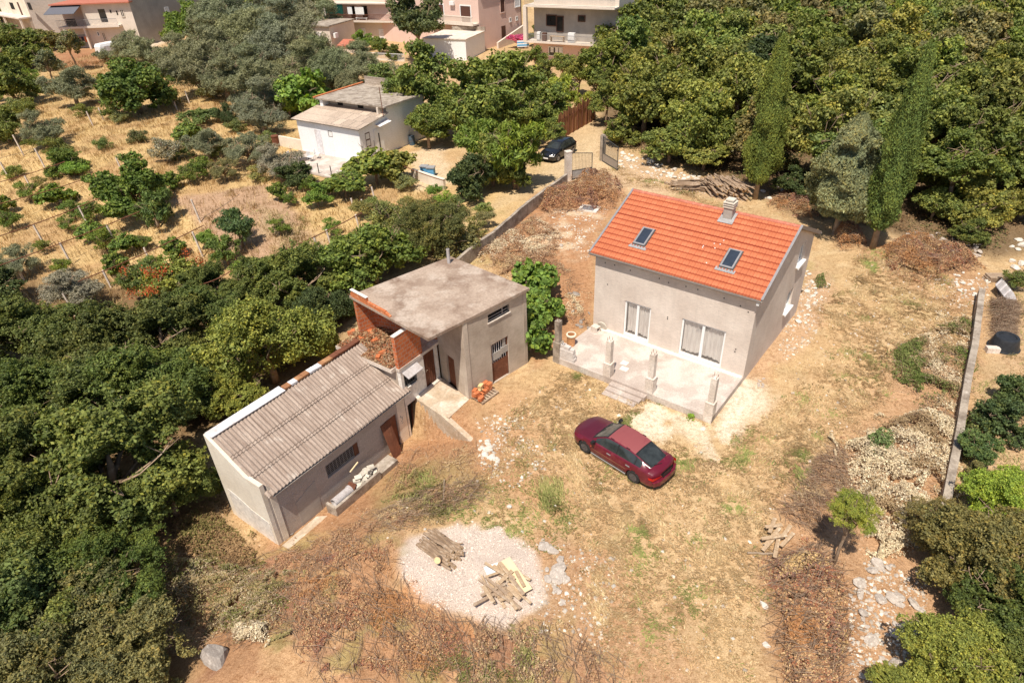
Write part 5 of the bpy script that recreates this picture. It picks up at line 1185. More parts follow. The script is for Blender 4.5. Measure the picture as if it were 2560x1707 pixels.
# ================================================================== walls, gate, fence
def polywall(name, pts, hts, th, mat, label, cap=None, z_in=-.4):
    r_ = thing(name, (pts[0][0], pts[0][1], 0), label, 'wall'); q = MB(); c = MB()
    for (a, b, ha, hb) in zip(pts[:-1], pts[1:], hts[:-1], hts[1:]):
        L = math.hypot(b[0] - a[0], b[1] - a[1]); n = max(1, int(L / 1.2)); za, zb2 = float(gz(*a[:2])), float(gz(*b[:2]))
        q.wall(a, b, min(za, zb2) + z_in, lambda s, L=L, za=za, zb2=zb2, ha=ha, hb=hb: za + ha + (zb2 + hb - za - ha) * s / L + .03 * math.sin(s * 2.1), th, cuts=[L * i / n for i in range(1, n)])
    q.build('wall_body', mat, r_)
    return r_
lw = [bk(x, y, 1.0)[:2] for x, y in [(1419, 436), (1370, 470), (1320, 507), (1240, 577), (1195, 607), (1141, 645)]]
polywall('boundary_wall', [tuple(p) for p in lw[::-1]], [1.0] * 6, .22, M['old_concrete'], 'long low concrete boundary wall running from the gate post towards the flat-roofed building')
rw = [bk(x, y, .75)[:2] for x, y in [(2466, 719), (2450, 855), (2434, 937), (2413, 1077), (2377, 1273)]]
polywall('garden_wall', [tuple(p) for p in rw[::-1]], [.62, .6, .6, .6, .62], .30, M['old_concrete'], 'straight grey concrete wall along the right edge of the yard')
gp1 = thing('gate_post', g(1420, 452), 'pale square concrete post at the left side of the open gate', 'post'); P = g(1420, 452); yw = math.atan2(*(np.array([7.39, 54.91]) - np.array([5.3, 54.1]))[::-1])
q = MB(frame(P[0], P[1], 0, yw)); q.box(-.25, -.22, -.3, .25, .22, 2.45); q.box(-.27, -.24, 2.45, .27, .24, 2.55); q.build('post_body', M['concrete'], gp1)
gp2 = thing('gate_post', g(1506, 402), 'grey round-topped concrete post at the far side of the open gate', 'post'); P2 = g(1506, 402)
q = MB(frame(P2[0], P2[1], 0, -1.0)); q.box(-.2, -.18, -.3, .2, .18, 2.25); q.box(-.14, -.14, 2.25, .14, .14, 2.36); q.build('post_body', M['old_concrete'], gp2)
def gate_leaf(A, C, ztop0, ztop1, label, panel):
    r_ = thing('gate_leaf', (A[0], A[1], 0.05), label, 'gate'); L = math.hypot(C[0] - A[0], C[1] - A[1]); Mx = wallM(A, C)
    q = MB(Mx); q.box(0, -.025, .08, .05, .025, ztop0); q.box(L - .05, -.025, .08, L, .025, ztop1); q.beam((0, 0, ztop0 - .02), (L, 0, ztop1 - .02), .04, .05); q.box(.05, -.02, .08, L - .05, .02, .13); q.box(.05, -.02, .78, L - .05, .02, .83); q.build('gate_frame', M['dark_metal'], r_)
    q = MB(Mx); q.box(.05, -.008, .13, L - .05, .008, .78); q.build('gate_panel', panel, r_)
    n = int(L / .13); q = MB(Mx)
    for i in range(1, n): s_ = L * i / n; q.box(s_ - .009, -.009, .83, s_ + .009, .009, ztop0 + (ztop1 - ztop0) * s_ / L - .02)
    q.build('gate_bars', M['dark_metal'], r_)
gate_leaf((P[0] + math.cos(yw) * .27, P[1] + math.sin(yw) * .27), (7.45, 55.0), 2.35, 2.05, 'left leaf of the iron gate with upright bars over a blue-grey sheet panel', M['lead'])
gate_leaf((P2[0] - .05, P2[1] - .25), (9.80, 56.1), 2.3, 2.05, 'right leaf of the iron gate swung open with a brown sheet panel', M['gutter'])
# rusty sheet fence beyond the black car
fa = bk(1396, 352, 0)[:2]; fb_ = bk(1486, 300, 0)[:2]; rf_ = thing('sheet_fence', (fa[0], fa[1], 0), 'rusty brown sheet-metal fence standing behind the black car', 'fence'); L = float(np.linalg.norm(fb_ - fa)); fm = wallM(fa, fb_)
q = MB(fm); n = 22
for i in range(n):
    a = L * i / n; b = L * (i + 1) / n - .015; hz = 2.45 + .15 * math.sin(i * 2.3); q.box(a, -.012 + .02 * (i % 2), 0, b, .012 + .02 * (i % 2), hz)
q.build('fence_sheets', M['rust_sheet'], rf_)
for i in range(9):
    q = MB(fm); s_ = L * i / 8; q.box(s_ - .05, -.09, -.2, s_ + .05, -.014, 2.5 + .15 * (i % 3)); q.build('fence_post', M['rust'], rf_)
q = MB(fm); q.box(0, -.05, 1.9, L, -.015, 1.96); q.build('fence_rail', M['rust'], rf_)

# ================================================================== timber, logs, pallets
def log_mesh(seed, L, r, mat, end, n=8):
    rs = random.Random(seed); q = MB(); k = 6; pts = [(-L / 2 + L * i / (k - 1), rs.uniform(-.03, .03), rs.uniform(-.02, .02)) for i in range(k)]; rr = [r * rs.uniform(.8, 1.15) for _ in range(k)]
    q.tube(pts, rr, n, cap=False)
    for e, sg in ((0, -1), (k - 1, 1)):
        vs = [(pts[e][0] + sg * .003, pts[e][1] + rr[e] * .97 * math.cos(2 * math.pi * j / n), pts[e][2] + rr[e] * .97 * math.sin(2 * math.pi * j / n)) for j in range(n)]; q.add(vs, [tuple(range(n)) if sg > 0 else tuple(reversed(range(n)))], 1)
    if rs.random() < .6: i = rs.randrange(1, k - 1); q.tube([pts[i], (pts[i][0] + .15, pts[i][1] + .12, pts[i][2] + .1)], [r * .5, r * .3], 6)
    o = q.build('log', [mat, end]); me = o.data; bpy.data.objects.remove(o); return me
LOGS = [log_mesh(i, 1.0, 0.065, M['bark'], M['fresh_wood']) for i in range(6)]; PLOGS = [log_mesh(i + 50, 1.0, .05, M['pale_bark'], M['plank']) for i in range(4)]
def put_log(P, rz, L, r, label, group, name='log', tilt=0.0, ms=LOGS, cat='log', kind=None):
    o = bpy.data.objects.new(name, ms[rnd.randrange(len(ms))]); col.objects.link(o); o.location = tuple(P); o.rotation_euler = (rnd.uniform(0, 6) * 0, tilt, rz); o.scale = (L, r / .065, r / .065); return tag(o, label, cat, group)
# long stack behind the house
A = np.array(gd(1560, 428)[:2]); Bq = np.array(gd(1612, 440)[:2]); 
for i in range(26):
    k = rnd.random(); P = gd(1562 + 90 * k, 418 + 22 * rnd.random() + 8 * k); put_log((P[0], P[1], P[2] + .10 + .35 * rnd.random()), R(-12) + rnd.uniform(-.18, .18), rnd.uniform(2.0, 2.9), rnd.uniform(.05, .10), 'long bare branch in the low heap at the left end of the woodpile', 'long branches heaped behind the new house')
for i in range(110):
    k = rnd.random(); lay_ = rnd.random(); P = gd(1625 + 85 * k, 442 + 12 * k + 8 * rnd.random()); z_ = P[2] + .08 + lay_ * (1.0 + .25 * k) ; 
    put_log((P[0] + .5 * lay_ * 0, P[1] + .6 * rnd.random(), z_), R(-62) + rnd.uniform(-.25, .25), rnd.uniform(1.3, 2.0), rnd.uniform(.04, .085), 'thin cut branch in the high stacked woodpile behind the new house', 'branches stacked behind the new house', tilt=rnd.uniform(.05, .35))
# heap of poles on the gravel
c0 = gd(1015, 1262)
for i in range(34):
    a = R(-42) + rnd.uniform(-.12, .12); o_ = rnd.uniform(-.62, .62); lz = rnd.random() ** 1.3; n_ = np.array([-math.sin(a), math.cos(a)]); P = np.array(c0[:2]) + n_ * o_ * (1 - .3 * lz) + np.array([math.cos(a), math.sin(a)]) * rnd.uniform(-.15, .15)
    put_log((P[0], P[1], c0[2] + .06 + .36 * lz * (1 - abs(o_))), a, rnd.uniform(1.1, 1.75), rnd.uniform(.035, .07), 'weathered pole in the log heap on the pale gravel', 'poles heaped on the gravel', tilt=rnd.uniform(-.05, .08))
P = gd(1016, 1282); q = MB(); q.lathe([(0, 0), (.13, 0), (.13, .5), (0, .5)], 14, (0, 0, 0), 0); q.lathe([(0, .503), (.12, .503)], 14, (0, 0, 0), 1); o = q.build('stump_log', [M['bark'], M['fresh_wood']]); o.location = (P[0], P[1], c0[2] + .05); o.rotation_euler = (R(50), R(-10), R(-10)); tag(o, 'thick short log with a pale sawn face on the pole heap', 'log')
# plank heap with the plywood board
c1 = gd(1157, 1350)
bdp = gd(1183, 1328); q = MB(frame(bdp[0], bdp[1], bdp[2] + .16, R(-61))); q.box(-.78, -.24, 0, .78, .24, .018); o = q.build('plywood_board', M['board']); tag(o, 'clean pale plywood board lying beside the plank heap on the gravel', 'board')
bdp = gd(1145, 1305); q = MB(frame(bdp[0], bdp[1], bdp[2] + .10, R(20))); q.box(-.5, -.18, 0, .5, .18, .015); o = q.build('plywood_board', M['paper']); tag(o, 'whitish board under the upper edge of the plank heap', 'board')
for i in range(26):
    a = (R(-52) if i % 4 else R(35)) + rnd.uniform(-.3, .3); P = gd(1120 + 75 * rnd.random(), 1315 + 65 * rnd.random()); L_ = rnd.uniform(.6, 1.5); wd_ = rnd.uniform(.07, .14)
    q = MB(); q.box(-L_ / 2, -wd_ / 2, -.02, L_ / 2, wd_ / 2, .025); o = q.build('plank', M['plank'] if i % 3 else M['grey_wood']); o.location = (P[0], P[1], P[2] + .06 + .26 * rnd.random()); o.rotation_euler = (rnd.uniform(-.2, .2), rnd.uniform(-.12, .12), a); tag(o, 'weathered plank in the jumbled heap on the gravel', 'plank', 'planks heaped on the gravel')
for i in range(9):
    P = gd(1765 + 45 * rnd.random(), 1215 + 50 * rnd.random()); a = R(48) + rnd.uniform(-.25, .25) if i < 6 else R(5); L_ = rnd.uniform(.6, 1.1)
    q = MB(); q.box(-L_ / 2, -.07, -.015, L_ / 2, .07, .015); o = q.build('plank', M['plank']); o.location = (P[0], P[1], P[2] + .2 + .15 * rnd.random()); o.rotation_euler = (rnd.uniform(-.1, .1), rnd.uniform(-.1, .1), a); tag(o, 'sunlit board on the scrap wood pile at the right of the yard', 'plank', 'boards on the scrap wood pile at the right')
P = gd(1745, 1273); put_log((P[0], P[1], P[2] + .08), R(-5), .9, .05, 'short forked branch sticking out of the scrap wood pile', None, ms=PLOGS)
P = gd(1040, 1152); put_log((P[0], P[1], P[2] + .05), R(20), 1.7, .035, 'pale thin stick lying across the brown grass', None, ms=PLOGS, cat='stick', name='stick')
P = gd(1020, 1130); put_log((P[0], P[1], P[2] + .12), R(92), 1.2, .03, 'pale upright leaning stick beside the lying one', None, ms=PLOGS, cat='stick', name='stick')
P = gd(1002, 1110)
# pallet with bricks
P = g(1212, 990); pm = frame(P[0], P[1], 0, R(48)); pal = thing('wooden_pallet', (P[0], P[1], P[2]), 'wooden pallet half loaded with orange bricks beside the flat-roofed building', 'pallet')
for i in range(7): q = MB(pm); q.box(-.58 + i * .175, -.42, .115, -.58 + i * .175 + .11, .42, .137); q.build('deck_board', M['grey_wood'], pal)
for y_ in (-.40, -.04, .32): q = MB(pm); q.box(-.58, y_, .0, .58, y_ + .08, .113); q.build('bearer', M['grey_wood'], pal)
bl = [(-.40, .25, 0, .1), (-.40, .25, 1, .3), (-.40, .0, 0, .0), (-.05, .26, 0, -.2), (.05, .28, 1, .3), (.35, .24, 0, 0), (.36, .26, 1, .1), (.36, .05, 0, 0), (.40, .05, 1, .05), (-.45, -.2, 0, .2), (-.20, -.02, 0, .3), (.02, .02, 0, .1), (-.50, .02, 1, -.1)]
for i, (x, y, l_, a) in enumerate(bl):
    Pp = pm @ Vector((x, y, .137 + .105 + l_ * .195)); yel = i in (4, 3)
    brick_obj(Pp, R(48) + a, R(90) * (i % 3 == 0), 'pale yellow brick on the loaded pallet' if yel else 'orange hollow brick on the half-loaded pallet', 'yellow bricks on the pallet' if yel else 'orange bricks on the pallet', 'yellow_brick' if yel else 'brick')

# trough against the shed with its rubble
a = sl(841.9, 1271, -1.35); b = sl(780 + 735 * .2232, 1080 + 455 * .2232, -1.35); TY = -1.05
tr = thing('concrete_trough', sw(4.0, -.9, -1.9), 'long narrow concrete trough standing along the shed wall', 'trough'); s0_, s1_ = 2.35, 5.0
q = MB(SM); zg = -2.1
q.box(s0_, -1.02, zg, s1_ - .0, -.90, -1.30); q.box(s0_, -.90, zg, s0_ + .12, -.35, -1.36); q.box(s0_ + .12, -.90, zg, s1_, -.35, -1.62); q.box(s1_, -.98, zg, s1_ + 1.15, -.35, -1.52); q.build('trough_body', M['old_concrete'], tr)
pc = thing('cement_pipe', sw(2.85, -.62, -1.5), 'grey length of wide cement pipe lying in the concrete trough', 'pipe'); q = MB(SM); q.lathe([(.17, -.48), (.20, -.48), (.20, .40), (.23, .41), (.23, .50), (.19, .50), (.17, -.48)], 20, (3.05, -.62, -1.40), axis='x'); q.build('pipe_body', M['pipe'], pc)
q = MB(SM @ Matrix.Translation((3.62, -.55, -1.42)) @ Matrix.Rotation(.5, 4, 'Z') @ Matrix.Rotation(.4, 4, 'X')); q.box(-.2, -.18, -.14, .2, .18, .14); rr_ = thing('rusty_box', sw(3.62, -.55, -1.42), 'crumpled rusty box lying between the cement pipe and the white blocks', 'box'); q.build('box_body', M['rust'], rr_)
for i in range(13):
    s_ = 3.95 + .085 * i; y_ = -.75 + .25 * rnd.random(); z_ = -1.5 + .16 * (i % 3); brick_obj(Vector(sw(s_, y_, z_)), rnd.uniform(0, 3), rnd.uniform(-.6, .9), 'white hollow block in the jumble filling the concrete trough', 'white blocks dumped in the trough', 'white_block', (.32, .20, .12), 'hollow_block')
q = MB(SM); q.beam((4.0, -.22, -.95), (4.5, -.25, -.72), .05, .05); o_ = thing('wood_offcut', sw(4.2, -.24, -1), 'pale timber offcut propped against the shed wall above the white blocks', 'timber'); q.build('offcut_body', M['board'], o_)
q = MB(SM); q.prism([(0.05, -.15), (1.9, -.12), (2.2, -.50), (.1, -.62)], -2.3, -1.90); o_ = thing('concrete_apron', sw(1, -.4, -1.95), 'narrow broken concrete apron at the foot of the shed wall', 'slab'); q.build('apron_slab', M['ramp_concrete'], o_)

# manhole, tub, roofing sheets, stick heap on the right
P = g(1473, 524); mh = thing('manhole', (P[0], P[1], P[2]), 'square concrete manhole with a dark cover by the brown brush', 'manhole'); fmm = frame(P[0], P[1], P[2], R(-25)); q = MB(fmm); q.box(-.75, -.6, -.2, .75, -.42, .12); q.box(-.75, .42, -.2, .75, .6, .12); q.box(-.75, -.42, -.2, -.55, .42, .12); q.box(.45, -.42, -.2, .75, .42, .12); q.build('manhole_frame', M['concrete'], mh); q = MB(fmm); q.box(-.55, -.42, -.1, .45, .42, .09); q.build('manhole_cover', M['grey_metal'], mh)
P = g(2508, 868); tk = thing('plastic_tub', (P[0], P[1], P[2]), 'big black plastic tub standing upside down beyond the garden wall', 'tub'); q = MB(); q.lathe([(.70, 0), (.74, .05), (.68, .08), (.55, .60), (.52, .66), (.40, .66), (.38, .61), (0, .61)], 28, P); q.build('tub_body', M['black_plastic'], tk, smooth=False)
P = g(2475, 878); q = MB(frame(P[0], P[1], P[2], R(-10))); q.box(-.25, -.2, 0, .35, .12, .28); o_ = thing('pink_block', P, 'pinkish block with a white top wedged between the tub and the wall', 'block'); q.build('block_body', M['concrete'], o_)
for i in range(9):
    P = g(2500 + 6 * i * .6, 730 + 3.6 * i); o = None; q = MB(frame(P[0], P[1], P[2], R(38))); ss = np.linspace(-.55, .55, 25); zt_ = .95 - .07 * i; V = []
    for s_ in ss:
        for (y_, z_) in ((-.10, .02), (.25, .45 + .3 * (zt_ - .4))): V.append((s_ + 0, y_ + .02 * math.sin(s_ * 36), z_ + .02 * math.sin(s_ * 36)))
    q.add(V, [(2 * j, 2 * j + 1, 2 * j + 3, 2 * j + 2) for j in range(24)]); q.add([(v[0], v[1] + .015, v[2] - .012) for v in V], [(2 * j, 2 * j + 2, 2 * j + 3, 2 * j + 1) for j in range(24)])
    o_ = thing('roofing_sheet', P, 'grey corrugated roofing sheet in the leaning row beyond the end of the garden wall', 'roofing sheet', 'roofing sheets leaning in a row'); q.build('sheet_body', M['pipe'] if i % 3 else M['white_sheet'], o_)
P = g(2500, 700); q = MB(frame(P[0], P[1], P[2], R(-5))); 
for i in range(3): q.box(-.9 + .05 * i, -.35, .12 * i, .8 - .06 * i, .3, .12 * i + .09)
o_ = thing('slab_stack', P, 'short stack of weathered roofing slabs lying behind the leaning sheets', 'slabs'); q.build('stack_body', M['grey_wood'], o_)

# beehives, drum, table and chairs, posts by the white cottage
for i, (x, y) in enumerate(((1062, 437), (1079, 440))):
    P = g(x, y); fm2 = frame(P[0], P[1], P[2], R(-12)); bh = thing('beehive', P, ('left' if i == 0 else 'right') + ' one of two sky-blue wooden beehives with grey lids', 'beehive'); q = MB(fm2); q.box(-.30, -.27, .12, .30, .27, .75); q.box(-.31, -.28, .40, .31, .28, .42); bd_ = q.build('hive_body', M['blue'], bh); q = MB(fm2); q.box(-.36, -.33, .75, .36, .33, .83); q.build('hive_lid', M['lead'], bh)
    q = MB(fm2); q.box(-.28, -.25, 0, -.2, .25, .12); q.box(.2, -.25, 0, .28, .25, .12); q.build('hive_feet', M['grey_wood'], bh)
P = g(1031, 362); dm = thing('oil_drum', P, 'rusty blue drum standing against the white cottage under the walnut', 'drum'); q = MB(); q.lathe([(.30, 0), (.30, .28), (.315, .30), (.30, .32), (.30, .60), (.315, .62), (.30, .64), (.30, .88), (.27, .88), (.27, .80), (0, .80)], 18, P); q.build('drum_body', M['blue_drum'], dm)

# ================================================================== white cottage
cn, cl_, cr_ = (-13.11, 60.96), (-19.89, 65.52), (-9.38, 65.89)
dF = Vector((cn[0] - cl_[0], cn[1] - cl_[1])).normalized(); dS = Vector((-dF.y, dF.x))
FL, SLn = 8.17, 8.2
WM = wallM(cl_, cn)                                      # x along the front, -y outward
cot = thing('white_cottage', (cl_[0], cl_[1], 0), 'low whitewashed cottage with two stepped grey sheet roofs', 'cottage')
q = MB(WM); q.wall((0, 0), (FL, 0), -.3, 3.15, .25, holes=[(4.1, 1.95, 4.68, 2.55)]); q.wall((FL, .25), (FL, 3.9), -.3, lambda s: 3.17 + .12 * s, .25, holes=[(.47, 1.28, 1.11, 2.6)]); q.wall((0, 3.9), (0, .25), -.3, lambda s: 3.17 + .12 * (3.65 - s), .25); q.build('wall', M['white_render'], cot)
q = MB(WM); q.wall((-.1 + .4, 3.9), (FL, 3.9), 3.0, 4.25, .2); q.build('clerestory_wall', M['old_plaster'], cot)
q = MB(WM); q.wall((FL + .003, 3.9), (FL + .003, 9.3), -.3, 4.32, .2); q.wall((FL, 9.5), (0, 9.5), -.3, 4.3, .2); q.wall((0, 9.3), (0, 3.9), -.3, 4.3, .2); q.build('rear_wall', M['white_render'], cot)
q = MB(WM); V = []; ss = np.arange(-.35, FL + .32, .177 / 4)
for y_, z_ in ((-.35, 3.10), (1.2, 3.30), (1.2, 3.285), (3.95, 3.66)): V += [(float(s_), y_, z_ + .12 + .025 * math.sin(s_ * 35.5)) for s_ in ss]
m = len(ss); q.add(V, [(a * m + j, a * m + j + 1, (a + 1) * m + j + 1, (a + 1) * m + j) for a in (0, 2) for j in range(m - 1)]); q.add([(-.3, -.3, 3.14), (FL + .28, -.3, 3.14), (FL + .28, 3.9, 3.70), (-.3, 3.9, 3.70)], [(3, 2, 1, 0)])
M['cottage_sheet'] = None
t = NT('patched_cement_sheet'); v = t.coord('UV'); b = t.n('ShaderNodeTexBrick'); t.l(v, b.inputs['Vector']); b.inputs['Scale'].default_value = 1; b.inputs['Brick Width'].default_value = 1.05; b.inputs['Row Height'].default_value = 1.3; b.inputs['Mortar Size'].default_value = .02; b.inputs['Color1'].default_value = (.58, .46, .36, 1); b.inputs['Color2'].default_value = (.40, .31, .24, 1); b.inputs['Mortar'].default_value = (.25, .2, .17, 1)
M['cottage_sheet'] = t.done(t.mix(1.0, b.outputs['Color'], t.ramp(t.noise(v, 7, 4, .7), [(.3, .75), (.7, 1.2)]), 'MULTIPLY'), .92)
q.build('lower_roof', M['cottage_sheet'], cot)
q = MB(WM); q.prism([(-.3, 2.9), (FL + .5, 3.2), (FL + .8, 8.6), (.2, 10.4)], 4.32, 4.46); ur = q.build('upper_roof', M['old_concrete'], cot)
q = MB(WM); q.box(.4, 9.5, 4.461, 4.6, 9.68, 5.15); ss = np.arange(.4, 4.6, .18)
for s_ in ss: q.box(s_, 9.47, 5.15, s_ + .12, 9.7, 5.21)
q.build('roof_parapet', M['stonework'], cot)
q = MB(WM); q.box(-.35, 2.85, 4.44, -.1, 9.8, 4.55); q.build('verge_tiles', M['brick'], ur)
q = MB(WM); q.box(.25, 3.1, 3.5, .65, 3.88, 4.32); q.build('roof_pillar', M['white_render'], cot)
q = MB(WM); q.box(FL - .45, 3.1, 3.5, FL - .25, 3.88, 4.32); q.build('roof_pillar', M['cream'], cot)
for s_ in (1.9, 4.6, 7.0): q = MB(WM); q.box(s_, 3.86, 3.75, s_ + .7, 3.895, 4.2); q.build('clerestory_window', M['dark'], cot)
q = MB(WM); q.box(4.1, .04, 1.95, 4.68, .09, 2.55); wf = q.build('window', M['shutter'], cot); q = MB(WM); q.box(4.17, .02, 2.02, 4.61, .038, 2.48); q.build('window_pane', M['paper'], wf)
q = MB(WM); q.box(2.30, -.035, .12, 3.1, -.005, 2.45); q.build('front_door', M['white_sheet'], cot)
CSM = WM @ Matrix.Translation((FL, 0, 0)) @ Matrix.Rotation(math.pi / 2, 4, 'Z')
q = MB(CSM); q.box(.72, .03, 1.28, 1.36, .09, 2.60); wf = q.build('window', M['shutter'], cot)
for z_ in (1.38, 2.0): q = MB(CSM); q.box(.80, .01, z_, 1.28, .028, z_ + .5); q.build('window_pane', M['paper'], wf)
q = MB(CSM); q.box(1.85, -.05, .05, 3.15, -.005, 2.6); q.box(1.98, -.075, .1, 3.02, -.052, 2.45); dw = q.build('white_door', M['white'], cot); q = MB(CSM); q.box(2.35, -.09, .4, 2.5, -.076, 2.2); q.build('door_glass', M['carglass'], dw); q = MB(CSM); q.box(1.72, -.02, .3, 1.76, -.005, 1.7); q.build('door_bar', M['dark_metal'], cot)
q = MB(CSM); q.add([(2.2, 0, 3.0), (3.9, 0, 3.2), (3.9, -.55, 3.0), (2.3, -.5, 2.85)], [(0, 1, 2, 3), (3, 2, 1, 0)]); q.build('door_canopy', M['white_sheet'], cot)
q = MB(WM); q.tube([(FL + .25, 3.2, 3.5), (FL + .22, 3.2, 6.2)], .035, 6); q.build('roof_mast', M['rust'], cot)
q = MB(WM); q.box(-3.4, 0.1, -.3, -.003, .3, 1.05); q.box(-.0, -.0, 0, 0, 0, 0) if False else None; o_ = thing('garden_wall', tuple(WM @ Vector((-1.5, .2, 0))), 'low pale wall running off the left corner of the white cottage', 'wall'); q.build('wall_body', M['pale_plaster'], o_)
q = MB(WM); q.lathe([(.34, 0), (.34, 1.0), (.38, 1.02), (.38, 1.1), (0, 1.12)], 14, (-3.7, -.1, 0)); o_ = thing('water_butt', tuple(WM @ Vector((-3.7, -.1, 0))), 'brown barrel with a dark lid at the end of the low pale wall', 'barrel'); q.build('barrel_body', M['rust'], o_)
ctr = thing('paved_terrace', tuple(WM @ Vector((3, -2, 0))), 'pale paved terrace held by a coursed stone wall before the white cottage', 'terrace')
T0, T1, T2 = g(775, 412), g(872, 475), g(905, 452)
q = MB(WM); q.prism([(.6, -4.2), (FL + .6, -4.3), (FL + .4, -.004), (.0, -.004)], -.6, .10); q.build('terrace_slab', M['terrace'], ctr)
q = MB(WM); q.wall((.55, -4.35), (FL + 2.6, -4.5), -.8, .06, .25); q.build('retaining_wall', M['stonework'], ctr)
q = MB(); A_ = g(1030, 448); B_ = g(1110, 475); q.wall(tuple(A_[:2]), tuple(B_[:2]), -.3, .9, .25); A2 = g(1040, 447); o_ = thing('low_wall', tuple(A_), 'low pale plastered wall below the blue beehives', 'wall'); q.build('wall_body', M['pale_plaster'], o_)
tb_ = WM @ Vector((2.3, -2.3, .10)); tab = thing('garden_table', tuple(tb_), 'square brown-topped garden table on the cottage terrace', 'table'); fm3 = WM @ Matrix.Translation((2.3, -2.3, .1)); q = MB(fm3); q.box(-.6, -.6, .70, .6, .6, .74); q.build('tabletop', M['grey_wood'], tab)
for x in (-.52, .52):
    for y in (-.52, .52): q = MB(fm3); q.box(x - .025, y - .025, 0, x + .025, y + .025, .70); q.build('leg', M['dark_metal'], tab)
for i, (x, y, a, lab_) in enumerate(((3.35, -2.0, 1.6, 'pale metal garden chair at the right side of the terrace table'), (1.1, -2.9, -1.2, 'dark garden chair half hidden by the grey olive at the terrace table'), (3.3, -1.1, 2.2, 'pale garden chair nearest the cottage wall by the terrace table'))):
    fm4 = WM @ Matrix.Translation((x, y, .1)) @ Matrix.Rotation(a, 4, 'Z'); chh = thing('garden_chair', tuple(WM @ Vector((x, y, .1))), lab_, 'chair'); q = MB(fm4); q.box(-.22, -.22, .42, .22, .22, .45); q.build('seat', M['white'], chh); q = MB(fm4); q.box(-.22, .20, .45, .22, .23, .9); q.build('backrest', M['white'], chh)
    for dx in (-.2, .2):
        for dy in (-.2, .2): q = MB(fm4); q.box(dx - .015, dy - .015, 0, dx + .015, dy + .015, .42); q.build('leg', M['grey_metal'], chh)
for i, x in enumerate((2.6, 4.9, 6.6, 8.2)):
    q = MB(WM @ Matrix.Translation((x, -4.1, .1))); q.box(-.03, -.03, -.0, .03, .03, .95); o_ = thing('terrace_post', tuple(WM @ Vector((x, -4.1, .1))), 'thin dark rail post standing on the edge of the cottage terrace', 'post', 'rail posts along the cottage terrace'); q.build('post_body', M['dark_metal'], o_)

# ================================================================== houses beyond
def openings(root, Mx, A, C, items, pl=.03):
    """items: (name, px left, py top, px right, py bottom, material, frame material)"""
    for it in items:
        nm, x0, y0, x1, y1, mt, fr = it[:7]
        s0, zt = onpl(x0, y0, A, C); s1, zb = onpl(x1, y1, A, C)
        if s1 < s0: s0, s1 = s1, s0
        if zb > zt: zb, zt = zt, zb
        q = MB(Mx); q.box(s0, -pl, zb, s1, -.004, zt); o = q.build(nm, mt, root)
        if fr:
            q = MB(Mx); w_ = .12
            q.box(s0 - w_, -pl - .04, zb - w_, s0, -.003, zt + w_); q.box(s1, -pl - .04, zb - w_, s1 + w_, -.003, zt + w_); q.box(s0, -pl - .04, zt, s1, -.003, zt + w_); q.box(s0, -pl - .08, zb - w_, s1, -.003, zb); m_ = (s0 + s1) / 2
            if it[7:] == (1,): q.box(m_ - .06, -pl - .03, zb, m_ + .06, -pl - .003, zt)
            q.build('window_frame', fr, o)
X = lambda k, x, y: ([0, 620, 1240, 1860][k - 1] + x * .2998, y * .2998)
def X4(k, a, b, c, d): p = X(k, a, b); r = X(k, c, d); return (p[0], p[1], r[0], r[1])
def railing(root, Mx, x0, x1, y, z, h, mat, name='railing', step=.16):
    q = MB(Mx); n = max(2, int((x1 - x0) / step)); q.box(x0, y - .03, z + h, x1, y + .03, z + h + .06); q.box(x0, y - .02, z + .08, x1, y + .02, z + .12)
    for i in range(n + 1): s_ = x0 + (x1 - x0) * i / n; q.box(s_ - .015, y - .015, z + .12, s_ + .015, y + .015, z + h)
    return q.build(name, mat, root)
# pink house: near corner and side wall
pN = bk(1202, 127, 0)[:2]; pR = bk(1303, 58, 2.5)[:2]; sd_ = (pR - pN) / np.linalg.norm(pR - pN); PLn = float(np.linalg.norm(pR - pN))
fd = np.array([-sd_[1], sd_[0]]); pL = pN + fd * 27
pink = thing('pink_house', (pN[0], pN[1], 0), 'large two-storey pale pink house with balconies and brown shutters', 'house')
PF = wallM(pL, pN); PS = wallM(pN, pR)
q = MB(PS); q.box(0, 0, -1, PLn, 27.0, 9.6); q.build('wall', M['pink'], pink)
q = MB(PS); q.box(-.5, -.5, 9.6, PLn + .5, 27.4, 9.8); q.build('roof', M['brick'], pink)
openings(pink, PS, pN, pR, [('shutter', *X4(2, 2100, -40, 2140, 100), M['shutter'], M['pink']), ('shutter', *X4(2, 2225, -30, 2265, 52), M['white'], M['white']), ('window', *X4(2, 2180, 158, 2192, 180), M['grey_metal'], M['white']), ('window', *X4(2, 2234, 146, 2246, 166), M['grey_metal'], M['white']), ('door', *X4(2, 2112, 222, 2150, 332), M['shutter'], None)])
q = MB(PS); q.box(PLn - .1, -.12, 0, PLn, -.02, 9.6); q.build('downpipe', M['shutter'], pink)
s0, zfl = onpl(*X(2, 1900, 215), pL, pN); s1, zz1 = onpl(*X(2, 1900, 120), pL, pN)
FW = 27.0
zfl = 4.0
q = MB(PF); q.box(FW - 9.5, -1.6, zfl - .25, FW - .02, -.003, zfl); balc = q.build('balcony', M['cream'], pink)
q = MB(PF); q.box(FW - 9.5, -1.6, zfl, FW - .02, -1.48, zfl + .22); q.box(FW - 9.5, -1.62, zfl + .95, FW - .02, -1.46, zfl + 1.07)
for i in range(42): s_ = FW - 9.4 + i * .222; q.box(s_, -1.58, zfl + .22, s_ + .09, -1.5, zfl + .95)
q.build('balustrade', M['cream'], balc)
def stand(px0, py0, px1, py1): return px0, py0, px1, py1
